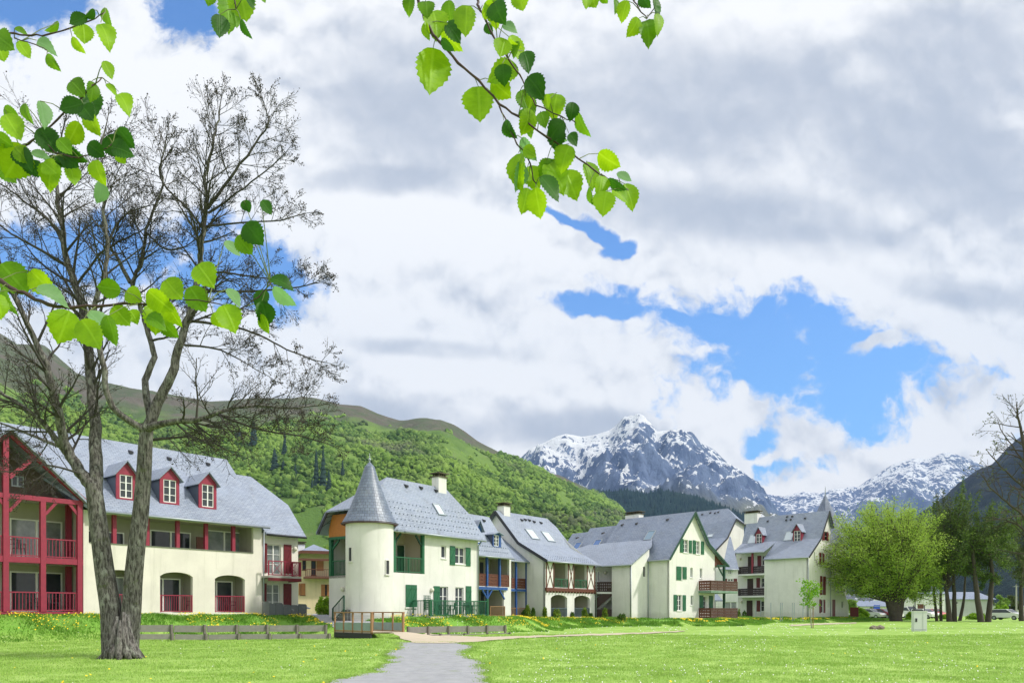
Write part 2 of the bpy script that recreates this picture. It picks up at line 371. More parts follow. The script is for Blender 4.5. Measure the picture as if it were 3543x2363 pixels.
def recess(par, fr, u0, u1, z0, z1, depth, m, v0=.22, name='loggia_wall'):
    mb = MB(); t = .02
    mb.poly([fr.P(u0, depth, z0), fr.P(u1, depth, z0), fr.P(u1, depth, z1), fr.P(u0, depth, z1)])
    mb.poly([fr.P(u0, v0, z0), fr.P(u0, depth, z0), fr.P(u0, depth, z1), fr.P(u0, v0, z1)])
    mb.poly([fr.P(u1, v0, z0), fr.P(u1, v0, z1), fr.P(u1, depth, z1), fr.P(u1, depth, z0)])
    mb.poly([fr.P(u0, v0, z1), fr.P(u0, depth, z1), fr.P(u1, depth, z1), fr.P(u1, v0, z1)])
    mb.poly([fr.P(u0, v0, z0), fr.P(u1, v0, z0), fr.P(u1, depth, z0), fr.P(u0, depth, z0)])
    return mb.build(name, m, par)
def dormer(par, fr, pt_l, pt_r, ybot, ytop, yapex, roof, wallm, frm, Z, win, cheek=None, cols=2, rows=3):
    """pt_l/pt_r: zoom x of the dormer front; heights as zoom y"""
    ve, ze, vr, zr = roof; xm = (pt_l+pt_r)/2
    uc, vf, zb = fr.hit(Z(xm, ybot), ve, ze, vr, zr)
    vf -= .02
    u0 = fr.U(Z(pt_l, (ybot+ytop)/2)[0], vf); u1 = fr.U(Z(pt_r, (ybot+ytop)/2)[0], vf); zt = fr.m(Z(xm, ytop), vf)[1]; za = fr.m(Z(xm, yapex), vf)[1]
    vz = lambda z: ve+(z-ze)/((zr-ze)/(vr-ve))
    uc = (u0+u1)/2
    d = MB(); wx0, wx1, wy1, wy0 = win
    a = u0+(u1-u0)*wx0; b = u0+(u1-u0)*wx1; zc = zb+(zt-zb)*wy0; zd = zb+(zt-zb)*wy1
    wall(d, fr, [(u0, zb), (u1, zb), (u1, zt), (uc, za), (u0, zt)], [rect(a, b, zc, zd)], v=vf, t=.08)
    D = d.build('dormer', wallm, par)
    window(par, Fr(fr.P(0, vf, 0).xy, fr.d), a, b, zc, zd, .03, cols, rows, frm, GLASS, False, 'dormer_window', .045)
    c = MB()
    for uu in (u0, u1):
        s_ = .002 if uu == u0 else -.002
        c.poly([fr.P(uu+s_, vf+.081, zb), fr.P(uu+s_, vf+.081, zt), fr.P(uu+s_, vz(zt)+.05, zt)])
    c.build('dormer_cheek', cheek or DARK, D)
    r_ = MB(); oh = .16; k = (za-zt)/((u1-u0)/2); ov = .22
    for s_, uu in ((-1, u0-oh), (1, u1+oh)):
        zz = zt-k*oh+.03; za2 = za+.03
        roofpoly(r_, fr, [(uu, vf-ov, zz), (uc, vf-ov, za2), (uc, vz(za2)+.1, za2), (uu, vz(zz)+.1, zz)] if s_ < 0 else [(uc, vf-ov, za2), (uu, vf-ov, zz), (uu, vz(zz)+.1, zz), (uc, vz(za2)+.1, za2)], .06)
    r_.build('dormer_roof', SLATE, D)
    return D
def skylight(par, fr, roof, Z, x, y, w_, h_, m=None):
    ve, ze, vr, zr = roof; u, v, z = fr.hit(Z(x, y), *roof); s_ = Vector((vr-ve, zr-ze)).normalized(); nn = Vector((-s_.y, s_.x))
    def q(du, dl, up): return fr.P(u+du, v+s_.x*dl+nn.x*up, z+s_.y*dl+nn.y*up)
    mb = MB(); e = .07
    for (a0, a1, b0, b1) in ((-w_/2, w_/2, -h_/2, -h_/2+e), (-w_/2, w_/2, h_/2-e, h_/2), (-w_/2, -w_/2+e, -h_/2+e, h_/2-e), (w_/2-e, w_/2, -h_/2+e, h_/2-e)):
        mb.hexa([q(a0, b0, 0), q(a1, b0, 0), q(a1, b1, 0), q(a0, b1, 0), q(a0, b0, .09), q(a1, b0, .09), q(a1, b1, .09), q(a0, b1, .09)])
    o = mb.build('skylight', METAL, par)
    g_ = MB(); g_.poly([q(-w_/2+.02, -h_/2+.02, .06), q(w_/2-.02, -h_/2+.02, .06), q(w_/2-.02, h_/2-.02, .06), q(-w_/2+.02, h_/2-.02, .06)]); g_.build('pane', m or SKYG, o)
def vent(par, fr, roof, Z, x, y):
    u, v, z = fr.hit(Z(x, y), *roof); mb = MB()
    mb.hexa([fr.P(u-.11, v-.12, z-.02), fr.P(u+.11, v-.12, z-.02), fr.P(u+.11, v+.2, z+.1), fr.P(u-.11, v+.2, z+.1), fr.P(u-.09, v-.14, z+.13), fr.P(u+.09, v-.14, z+.13), fr.P(u+.07, v+.2, z+.24), fr.P(u-.07, v+.2, z+.24)])
    mb.build('roof_vent', DARK, par)
def chimney(par, fr, u0, u1, v0, v1, z0, z1, m):
    mb = MB(); fr.box(mb, u0, u1, v0, v1, z0, z1); c = mb.build('chimney', m, par)
    k = MB(); fr.box(k, u0-.08, u1+.08, v0-.08, v1+.08, z1+.001, z1+.07); n = 4
    for i in range(n):
        for j in (0, 1):
            uu = u0+(u1-u0)*(i+.5)/n; vv = v0+.06 if j == 0 else v1-.06; fr.box(k, uu-.04, uu+.04, vv-.04, vv+.04, z1+.07, z1+.24)
    fr.box(k, u0-.14, u1+.14, v0-.14, v1+.14, z1+.241, z1+.30)
    k.build('chimney_cap', mat('cap stone', (.10, .08, .055), .9), c); return c
def pipe(par, pts, m=None, r=.045, name='downpipe'):
    mb = MB(); mb.tube(pts, r, 8); return mb.build(name, m or METAL, par, True)
def gutter(par, fr, u0, u1, v, z, m=None):
    mb = MB(); mb.tube([fr.P(u0, v, z), fr.P(u1, v, z)], .07, 8); return mb.build('gutter', m or METAL, par, True)
def lamp(par, fr, Z, x, y, v=0):
    u, z = fr.m(Z(x, y), v); mb = MB(); p = fr.P(u, v-.08, z); mb.sphere(p, .14, 12, 8, (1, 1, 1.15)); mb.build('wall_lamp', LAMPW, par, True)
# ------------------------------------------------------------------ main frames of the houses
FA = FrVP(285, 40.0, 3918)                      # long red and cream house, left
FB = FrVP(Z3(690, 1000)[0], 47.5, 3722)         # house with the round tower
FC = Fr(PX(Z4(437, 1000)[0], HY, 59.0).xy, FB.d)
FD = Fr(PX(Z4(1104, 1000)[0], HY, 66.0).xy, FrVP(1900, 66, 3900).d)
FE = FrVP(Z5(1306, 1000)[0], 71.0, 4630)        # green shuttered gable
FF = Fr(PX(Z6(1128, 1000)[0], HY, 86.7).xy, FE.d)
def sstep(t): t = np.clip(t, 0, 1); return t*t*(3-2*t)
_c = [FA.P(-14, -.9, 1.36), FA.P(0, -.9, 1.36), FA.P(FA.U(1025), -.9, 1.28), PX(1135, HY, 47.6), PX(1225, HY, 44.6), PX(1300, HY, 44.4), FB.P(0, -.8, 1.22), FB.P(9.5, -2.4, 1.15),
      FC.P(3.5, -1.6, .95), FD.P(-2.5, -1.2, .9), FD.P(6.3, -1.5, .85), FE.P(-3.2, 1.4, .8), FE.P(-.6, -1.0, .78), FE.P(4.5, -2.6, .75), FE.P(9, -1, .75), FF.P(-6.5, 4.5, .72), FF.P(0, -1.0, .72), FF.P(7, -1.0, .7), FF.P(13, 0, .6), PX(3060, HY, 102)]
for i_, z_ in ((3, 1.05), (4, .95), (5, 1.0), (19, .32)): _c[i_].z = z_
CREST = np.array([tuple(p) for p in _c])
def ground_z(x, y):
    x = np.asarray(x, float); y = np.asarray(y, float)
    base = .22*sstep((y-20)/18)+.06*np.sin(x*.23+1)*np.sin(y*.19)*sstep((y-18)/10)+.12*sstep((y-60)/40)
    best = np.full(x.shape, 1e9); cz = np.zeros(x.shape); sd = np.zeros(x.shape)
    for a, b in zip(CREST[:-1], CREST[1:]):
        dx, dy = b[0]-a[0], b[1]-a[1]; L2 = dx*dx+dy*dy
        t = np.clip(((x-a[0])*dx+(y-a[1])*dy)/L2, 0, 1); qx = a[0]+t*dx-x; qy = a[1]+t*dy-y
        d = np.hypot(qx, qy); side = (dx*(y-a[1])-dy*(x-a[0]))/math.sqrt(L2)
        m_ = d < best-1e-9; best = np.where(m_, d, best); cz = np.where(m_, a[2]+t*(b[2]-a[2]), cz); sd = np.where(m_, side, sd)
    # beyond the two ends and behind the line of the houses
    front = (sd < 0)
    wd = np.where(x < -12, 3.6, np.where(x < 2, 3.3, 3.0))
    k = np.where(front, 1-sstep((best-.1)/wd), 1-.0*best)
    endf = 1-sstep((x-CREST[-1][0]+4)/8)
    k = k*endf
    z = base+(cz-base)*k
    # small ditch the footbridge crosses
    dd = np.hypot((x+8.6)/1.7, (y-40.6)/1.1); z = z-.42*np.exp(-dd**2)
    return z
def gz(x, y): return float(ground_z(np.array([x]), np.array([y]))[0])
def on_ground(px, py, y0=12, y1=140):
    a = (px-CX)/FPX; b = (HY-py)/FPX; ys = np.linspace(y0, y1, 2600); g_ = ground_z(a*ys, ys); h = EYE+b*ys
    i = np.argmax(h <= g_)
    return Vector((a*ys[i], ys[i], g_[i]))
# ------------------------------------------------------------------ ground sheet
def geo(a, b, n): return list(np.geomspace(a, b, n))
xs = [-x for x in reversed(geo(48, 9000, 26))]+list(np.arange(-47.5, 80, .5))+geo(81, 9000, 26)
ys = [-x for x in reversed(geo(8, 3000, 12))]+list(np.arange(-7, 12, 1))+list(np.arange(12, 112, .4))+geo(113, 12000, 34)
X, Yg = np.meshgrid(xs, ys); Zg = ground_z(X.ravel(), Yg.ravel())
n_ = len(xs); vs = np.stack([X.ravel(), Yg.ravel(), Zg], 1)
vs[:, 2] += np.where((np.abs(vs[:, 0]) < 90) & (vs[:, 1] < 115), .018*np.sin(vs[:, 0]*2.3+np.sin(vs[:, 1]*1.7)*2)*np.sin(vs[:, 1]*1.9), 0)
def np_mesh(name, v, f, m, smooth=False):
    me = bpy.data.meshes.new(name); v = np.asarray(v, np.float32); f = np.asarray(f, np.int32); k = f.shape[1]
    me.vertices.add(len(v)); me.vertices.foreach_set('co', v.ravel()); me.loops.add(f.size); me.loops.foreach_set('vertex_index', f.ravel())
    me.polygons.add(len(f)); me.polygons.foreach_set('loop_start', np.arange(0, f.size, k, dtype=np.int32)); me.polygons.foreach_set('loop_total', np.full(len(f), k, np.int32))
    if smooth: me.polygons.foreach_set('use_smooth', np.ones(len(f), bool))
    me.update(); me.validate(); me.materials.append(m)
    o = bpy.data.objects.new(name, me); COL.objects.link(o); return o
def grid_faces(nr, nc):
    i = np.arange((nr-1)*(nc-1)); r = i//(nc-1); c = i % (nc-1); a = r*nc+c
    return np.stack([a, a+1, a+nc+1, a+nc], 1)
def grass_mat():
    M = bpy.data.materials.new('grass ground'); M.use_nodes = True; t = M.node_tree; b = t.nodes['Principled BSDF']; k = NT(t)
    pos = k.n('ShaderNodeNewGeometry').outputs['Position']
    c = k.mix(k.ss(k.noise(pos, .35, 6, .6), .35, .68), (.27, .44, .08), (.40, .57, .15))
    c = k.mix(k.ss(k.noise(pos, 1.3, 8, .75), .44, .66), c, (.20, .37, .05))
    c = k.mix(k.ss(k.noise(pos, 1.1, 8, .7), .60, .74, 0, .6), c, (.42, .53, .22))
    c = k.mix(k.ss(k.noise(k.vm('MULTIPLY', pos, (1, 1, .2)), 38, 3, .7), .45, .75, 0, .45), c, (.13, .28, .04))
    sz = k.n('ShaderNodeSeparateXYZ'); k.put(sz.inputs[0], pos)
    c = k.mix(k.ss(sz.outputs[2], .38, .75, 0, .75), c, (.14, .33, .04))
    k.put(b.inputs['Base Color'], c); b.inputs['Roughness'].default_value = .85; b.inputs['Specular IOR Level'].default_value = .2
    bp = k.n('ShaderNodeBump'); bp.inputs['Strength'].default_value = .7; bp.inputs['Distance'].default_value = .05
    k.put(bp.inputs['Height'], k.noise(pos, 14, 6, .75)); k.put(b.inputs['Normal'], bp.outputs[0]); return M
GRASSG = grass_mat()
g = np_mesh('ground', vs, grid_faces(len(ys), n_), GRASSG, True); g['kind'] = 'structure'
# ------------------------------------------------------------------ paths: draped sheets with ragged edges
def ragged(pts, step=.25, amp=.22, seed=0):
    rr = random.Random(seed); o = []
    n = len(pts)
    for i in range(n):
        a, b = pts[i], pts[(i+1) % n]; L = math.hypot(b[0]-a[0], b[1]-a[1]); k = max(1, int(L/step))
        for j in range(k):
            t = j/k; x = a[0]+(b[0]-a[0])*t; y = a[1]+(b[1]-a[1])*t
            q = mnoise.noise(Vector((x*1.3, y*1.3, seed)))*amp*1.6+mnoise.noise(Vector((x*4, y*4, seed+5)))*amp*.8+rr.uniform(-1, 1)*amp*.25
            nx, ny = -(b[1]-a[1])/max(L, .01), (b[0]-a[0])/max(L, .01); o.append((x+nx*q, y+ny*q))
    return o
def inside(poly, x, y):
    p = np.array(poly); r = np.zeros(x.shape, bool); j = len(p)-1
    for i in range(len(p)):
        c = ((p[i, 1] > y) != (p[j, 1] > y)) & (x < (p[j, 0]-p[i, 0])*(y-p[i, 1])/(p[j, 1]-p[i, 1]+1e-12)+p[i, 0]); r ^= c; j = i
    return r
def drape(name, poly, lift, m, extra=None, res=.18):
    bm = bmesh.new()
    v3 = [bm.verts.new((x, y, 0)) for x, y in poly]
    x0, x1 = min(p[0] for p in poly), max(p[0] for p in poly); y0, y1 = min(p[1] for p in poly), max(p[1] for p in poly)
    tri = tessellate_polygon([[Vector((x, y, 0)) for x, y in poly]])
    for q in tri:
        try: bm.faces.new([v3[i] for i in q])
        except ValueError: pass
    st = res*2.5; y = y0
    while y < y1:
        y += st; bmesh.ops.bisect_plane(bm, geom=bm.verts[:]+bm.edges[:]+bm.faces[:], plane_co=(0, y, 0), plane_no=(0, 1, 0))
    x = x0; sx = max(st, (x1-x0)/70)
    while x < x1:
        x += sx; bmesh.ops.bisect_plane(bm, geom=bm.verts[:]+bm.edges[:]+bm.faces[:], plane_co=(x, 0, 0), plane_no=(1, 0, 0))
    a = np.array([v.co[:] for v in bm.verts]); z = ground_z(a[:, 0], a[:, 1])+lift
    z += .018*np.sin(a[:, 0]*2.3+np.sin(a[:, 1]*1.7)*2)*np.sin(a[:, 1]*1.9)
    if extra: z = np.maximum(z, extra(a[:, 0], a[:, 1]))
    for v, zz in zip(bm.verts, z): v.co.z = zz
    bmesh.ops.recalc_face_normals(bm, faces=bm.faces[:])
    if sum(f.normal.z for f in bm.faces) < 0: bmesh.ops.reverse_faces(bm, faces=bm.faces[:])
    me = bpy.data.meshes.new(name); bm.to_mesh(me); bm.free(); me.materials.append(m)
    o = bpy.data.objects.new(name, me); COL.objects.link(o); o['kind'] = 'structure'; return o
GRAVEL = mat('gravel asphalt', (.42, .43, .45), .9, (.24, .25, .27), 2.6, .8, .8, 60, stain=((.22, .27, .15), 1.5, .6), coord='World')
SANDP = mat('sandy path', (.56, .48, .37), .95, (.44, .38, .28), 1.4, .8, .4, 50, coord='World')
def gp(lst): return [tuple(on_ground(x, y)[:2]) for x, y in lst]
pg = gp([(1640, 2236), (1590, 2262), (1655, 2285), (1672, 2318), (1680, 2330), (1668, 2361)])+[(-.05*1.0+.1, 12.5), (-3.3, 12.5)]+gp([(1140, 2361), (1290, 2328), (1352, 2285), (1340, 2262), (1385, 2240), (1384, 2222), (1560, 2222)])
PATHPOLY = ragged(pg, .22, .20, 3)
drape('path', PATHPOLY, .022, GRAVEL)
def bridge_ramp(x, y):       # the path climbs to the deck
    d = np.hypot((x+6.6), (y-39.7)*1.0); return .50-np.maximum(0, d-1.2)*.16
ps = gp([(1392, 2212), (1440, 2226), (1560, 2226), (1665, 2220), (1800, 2208), (2080, 2199), (2360, 2185), (2372, 2181), (2200, 2189), (1900, 2199), (1700, 2205), (1580, 2200), (1480, 2187)])+[(-5.85, 39.9), (-7.4, 39.3)]+gp([(1320, 2200), (1360, 2208)])
SANDPOLY = ragged(ps, .3, .10, 8)
drape('sand_path', SANDPOLY, .034, SANDP, bridge_ramp)
ps2 = gp([(2735, 2166), (2960, 2157), (2965, 2153), (2735, 2161)]); drape('far_path', ragged(ps2, .6, .1, 2), .03, SANDP)
# gravel yard behind the bridge, between the houses
yd = [tuple(PX(a, HY, b).xy) for a, b in ((1085, 48.5), (1160, 43.2), (1262, 42.8), (1300, 43.8), (1200, 47), (1145, 52), (1150, 75), (1050, 75), (1040, 56))]
drape('yard', ragged(yd, .5, .1, 4), .03, GRAVEL)
# ================================================================== long red and cream house (left)
A = thing('apartment_house', 'cream apartment house with a crimson timber porch gable and three dormers behind the bare tree', 'house', FA.P(0, 0, 1.3))
zb = 1.0
uE = FA.U(Z2(822, 950)[0]); zE = FA.m(Z2(415, 648))[1]
u2, zE2 = FA.m(Z2(1040, 742), 0)
uW = FA.U(Z2(1028, 950)[0], .35)
# porch gable
uL = FA.U(sh(-420, 1900)[0]); uR = FA.U(Z1(455, 850)[0])
zap = FA.m(Z1(30, 150))[1]; uap = FA.U(Z1(30, 500)[0]); zbeam = FA.m(Z1(230, 535))[1]; zmid = FA.m(Z1(250, 880))[1]; zlow = FA.m(Z1(250, 1165))[1]
zap2 = zbeam+(zap-zbeam)
# wall right of the porch and main facade
mb = MB()
log_u0 = FA.U(Z1(492, 700)[0]); log_u1 = FA.U(Z2(770, 760)[0]); zpar = FA.m(Z2(385, 812))[1]; ztop = zE-.12
arches = []
for x0, x1, ya in ((-75, 122, 930), (253, 437, 943), (562, 731, 960)):
    a, b, c, d = FA.r(Z2, x0, ya, x1, 1165); arches.append((a, b, d))
zfl = FA.m(Z2(345, 1170))[1]
holes = [rect(log_u0, log_u1, zpar, ztop)]+[arch(a, b, zfl, d, .34) for a, b, d in arches]
wall(mb, FA, [(uR+.02, zb), (uE, zb), (uE, zE), (uR+.02, zE)], holes, 0, .25)
# end wall (right) and the set-back wing
E1 = FA.at(0, .35)
wing_h = []
wA = FA.r(Z2, 850, 787, 930, 955, .35); wB = FA.r(Z2, 855, 1010, 930, 1120, .35)
zfl2 = FA.m(Z2(900, 1160), .35)[1]; wB = (wB[0], wB[1], zfl2, wB[3])
wall(mb, FA, rect(uE-.02, uW, zb, zE2+.05), [rect(*wA), rect(*wB)], .35, .25)
dep = 7.2
mb.poly([FA.P(uW, .35, zb), FA.P(uW, dep-.3, zb), FA.P(uW, dep-.3, zE2), FA.P(uW, dep/2, zE2+2.6), FA.P(uW, .35, zE2)])
mb.poly([FA.P(uE, 0, zb), FA.P(uE, .35, zb), FA.P(uE, .35, zE), FA.P(uE, 0, zE)])
mb.poly([FA.P(uL, dep, zb), FA.P(uW, dep, zb), FA.P(uW, dep, zE2), FA.P(uL, dep, zE2)])
mb.build('wall', CREAM, A)
# loggia
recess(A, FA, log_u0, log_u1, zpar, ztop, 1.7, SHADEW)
for x0, x1 in ((185, 415), (488, 715), (-190, 40)):
    a, b, c, d = FA.r(Z2, x0, 712, x1, 840, 1.68); window(A, FA.at(0, 1.6), a, b, zpar-.9+.9, d, 0, 2, 1, WHITE, CURT if x0 == 488 else GLASS, False, 'sliding_door', .07)
mb = MB(); FA.box(mb, log_u0+.05, log_u1-.02, -.04, .28, zpar-.001, zpar+.05); mb.build('parapet_cap', mat('cap grey green', (.16, .17, .13), .8), A)
for x in (-190, -16, 170, 341, 501, 655): post(A, FA, FA.U(Z2(x, 740)[0], .12), .12, zpar+.051, ztop-.005, .2, RED)
mb = MB(); a, b, c, d = FA.r(Z2, 448, 745, 488, 812, 1.0); FA.box(mb, a, b, .95, 1.0, zpar, d); mb.build('wooden_screen', BROWN, A)
# arched ground floor openings
for i, (a, b, d) in enumerate(arches):
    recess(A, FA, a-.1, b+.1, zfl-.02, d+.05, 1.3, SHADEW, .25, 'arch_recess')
    window(A, FA.at(0, 1.15), a-.35, b-.15, zfl, d-.32, 0, 2, 1, WHITE, CURT if i == 0 else GLASS, False, 'sliding_door', .07)
    railing(A, FA, a, b, zfl+.02, zfl+1.02, .04, RED, 'bars')
# porch
pv = -.25
mb = MB(); 
for z0, z1 in ((zmid-.14, zmid+.16), (zbeam-.12, zbeam+.12), (zlow-.12, zlow)):
    FA.box(mb, uL, uR, pv, pv+.18, z0, z1)
b1 = uap; rk = (zap-zbeam)/(uR+.35-uap)
for s_ in (1, -1):
    mb.bar(FA.P(b1, pv+.09, zap-.1), FA.P(b1+s_*(uR+.3-uap), pv+.09, zbeam-.05), .16, .26)
mb.bar(FA.P(b1, pv+.09, zbeam+.9), FA.P(b1+1.35, pv+.09, zbeam+2.3), .12, .2); mb.bar(FA.P(b1, pv+.09, zbeam+.9), FA.P(b1-1.35, pv+.09, zbeam+2.3), .12, .2)
for s_, uu in ((1, b1), (-1, b1), (-1, uR-.15), (1, FA.U(Z1(240, 700)[0]))):
    mb.bar(FA.P(uu, pv+.09, zbeam-.75), FA.P(uu+s_*.5, pv+.09, zbeam-.1), .1, .14)
mb.build('porch_beams', RED, A)
pus = [FA.U(Z1(30, 850)[0], pv), FA.U(Z1(240, 850)[0], pv), FA.U(Z1(447, 850)[0], pv)]
pus = [2*pus[0]-pus[2], 2*pus[0]-pus[1]]+pus
for i, uu in enumerate(pus): post(A, FA, uu, pv+.09, zlow, zbeam-.125 if i != 2 else zap-.2, .24, RED)
post(A, FA, pus[-1]-.02, 1.2, zlow, zbeam, .24, RED)
for z0 in (zlow+.02, zmid+.17):
    for a, b in zip(pus[:-1], pus[1:]): railing(A, FA, a+.125, b-.125, z0, z0+.98, pv+.09, RED, 'bars', gap=.15)
mb = MB()
for z0, z1 in ((zlow-.05, zmid-.15), (zmid+.16, zbeam)):
    mb.poly([FA.P(uL, 2.0, z0), FA.P(uR, 2.0, z0), FA.P(uR, 2.0, z1), FA.P(uL, 2.0, z1)])
    mb.poly([FA.P(uR, pv+.19, z0), FA.P(uR, pv+.19, z1), FA.P(uR, 2, z1), FA.P(uR, 2, z0)])
    FA.box(mb, uL, uR-.002, pv+.185, 1.99, z0-.08, z0); 
mb.poly([FA.P(uL, pv+.2, zmid-.16), FA.P(uL, 2, zmid-.16), FA.P(uR, 2, zmid-.16), FA.P(uR, pv+.2, zmid-.16)])
mb.poly([FA.P(uL, pv+.2, zbeam+.01), FA.P(uL, 2, zbeam+.01), FA.P(uR, 2, zbeam+.01), FA.P(uR, pv+.2, zbeam+.01)])
mb.poly([FA.P(uR, pv, zb-.5), FA.P(uR, .3, zb-.5), FA.P(uR, .3, zbeam), FA.P(uR, pv, zbeam)])
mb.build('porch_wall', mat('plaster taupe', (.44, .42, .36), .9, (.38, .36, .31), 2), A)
for z0 in (zlow, zmid+.165):
    for x0, x1 in ((48, 345), (-330, -60)):
        a = FA.U(Z1(x0, 800)[0], 1.95); b = FA.U(Z1(x1, 800)[0], 1.95); window(A, FA.at(0, 1.9), a, b, z0, z0+2.1, 0, 2, 1, WHITE, CURT if z0 > 3 else GLASS, False, 'sliding_door', .07)
mb = MB(); wall(mb, FA, [(uap-(uR-uap), zbeam+.1), (uR, zbeam+.1), (uap, zap-.12)], [rect(*FA.r(Z1, 48, 400, 120, 462, 1.2))], 1.2, .1); mb.build('gable_wall', mat('board brown grey', (.12, .085, .07), .8, (.08, .06, .05), 4), A)
window(A, FA.at(0, 1.2), *FA.r(Z1, 48, 400, 120, 462, 1.2), .03, 2, 1, METAL, GLASS, False)
mb = MB(); k_ = (zap-zbeam)/(uR-uap)*.98
for s_ in (1, -1):
    e = uR+.35-uap; pts = [(uap, -.55, zap+.12), (uap+s_*e, -.55, zap+.12-k_*e), (uap+s_*e, 4.5, zap+.12-k_*e), (uap, 5.2, zap+.12)]
    if s_ > 0: pts = [pts[0], pts[3], pts[2], pts[1]]
    p3 = pts[::-1]; uvf = None
    i = mb.add([FA.P(*p) for p in p3]); mb.f.append((i, i+1, i+2, i+3)); mb.uv[len(mb.f)-1] = [(p[1]+20, abs(p[0]-uap)*1.4+20) for p in p3]
    dn = Vector((0, 0, -.14)); q = [FA.P(*p) for p in p3]; mb.poly([p+dn for p in reversed(q)])
    for j in range(4): a, b = q[j], q[(j+1) % 4]; mb.poly([a, a+dn, b+dn, b])
mb.build('porch_roof', SLATE, A)
# main roof
ve = -.5; zev = FA.m(Z2(415, 641), ve)[1]; vr = FA.V(Z2(605, 300)[0], uE+.25); zr = FA.m(Z2(300, 258), vr)[1]
RA = (ve, zev, vr, zr)
vzp = ve+(zap-zev)/((zr-zev)/(vr-ve))
mb = MB(); roofpoly(mb, FA, [(uR+.32, ve, zev), (uE+.25, ve, zev), (uE+.25, vr, zr), (-14, vr, zr), (-14, vzp, zap), (uap, vzp, zap)])
roofpoly(mb, FA, [(-14, vr+.001, zr), (uE+.25, vr+.001, zr), (uE+.25, vr*2+.6, zev), (-14, vr*2+.6, zev)])
ve2 = -.1; uk = u2+.3; zev2 = FA.m(Z2(935, 730), ve2)[1]
vk = FA.V(Z2(960, 565)[0], uk); zk = FA.m(Z2(960, 565), vk)[1]
vr2 = min(vr-.1, vk+1.8); uh, zr2 = FA.m(Z2(745, 405), vr2)
roofpoly(mb, FA, [(uE+.26, ve2, zev2), (uk, ve2, zev2), (uk, vk, zk), (uh, vr2, zr2), (uE-.5, vr2, zr2)])
roofpoly(mb, FA, [(uk, vk, zk), (uk, 2*vr2-vk, zk), (uh, vr2+.001, zr2)], .1)
roofpoly(mb, FA, [(uE+.26, vr2+.002, zr2), (uh, vr2+.002, zr2), (uk, 2*vr2-vk, zk), (uk, 2*vr2+.3, zev2), (uE+.26, 2*vr2+.3, zev2)])
mb.build('roof', SLATE, A)
print('A roof', RA, 'vk', vk, 'vr2', vr2, 'zr2', zr2)
gutter(A, FA, uR+.5, uE+.25, ve-.05, zev-.1); gutter(A, FA, uE+.3, uk, ve2-.05, zev2-.1, DARK)
for x0, x1, yb, yt, ya in ((235, 345, 560, 412, 352), (455, 555, 585, 440, 382), (-12, 98, 535, 385, 318)):
    dormer(A, FA, x0, x1, yb, yt, ya, RA, RED, WHITE, Z2, (.18, .84, .93, .06), mat('slate cheek', (.07, .085, .13), .5))
for x, y in ((65, 275), (283, 312), (502, 342)): vent(A, FA, RA, Z2, x, y)
window(A, FA, *wA, .1 if False else .45, 2, 3, WHITE, CURT, False, 'french_door'); window(A, FA, *wB, .45, 2, 3, WHITE, CURT, False, 'french_door')
for x0, x1, y0, y1, m_ in ((827, 848, 780, 945, DRED), (943, 986, 788, 950, DRED), (833, 852, 1005, 1165, DRED), (948, 992, 1008, 1165, DRED)):
    a, b, c, d = FA.r(Z2, x0, y0, x1, y1, .35); shutter(A, FA, a, b, c, d, m_, .29)
lamp(A, FA, Z2, 1003, 812, .35)
# balcony of the wing
bv = -.75; a, b, c, d = FA.r(Z2, 832, 880, 1046, 965, bv); a = uE+.02
mb = MB(); FA.box(mb, a, b, bv, .35, c-.12, c); mb.build('balcony_slab', CONC, A)
mb = MB(); FA.box(mb, a, b, bv-.01, bv+.07, c-.32, c-.121); FA.box(mb, b-.25, b-.08, bv+.08, .35, c-.34, c-.121); mb.build('balcony_beam', DRED, A)
railing(A, FA, a, b, c+.02, d, bv+.05, RED, 'cross', posts=((a+b)/2,))
S_ = Fr(FA.P(b-.05, bv+.1, 0).xy, FA.n); railing(A, S_, 0.02, .9, c+.02, d, 0, RED, 'bars')
pipe(A, [FA.P(uE+.12, -.07, zE-.2), FA.P(uE+.1, -.07, zb+.3)])
# low slate lean-to beside the wing
p = FA.m(Z2(1075, 1135), 0); mb = MB()
FA.box(mb, p[0]-.5, p[0]+.35, .5, 1.6, zb-.3, p[1]-.15); mb.build('meter_box', GREYW, A)
mb = MB(); roofpoly(mb, FA, [(p[0]-.7, .2, p[1]-.12), (p[0]+.55, .2, p[1]-.12), (p[0]+.3, 1.0, p[1]+.16), (p[0]-.6, 1.0, p[1]+.16)], .05); mb.build('lean_to_roof', SLATED, A)
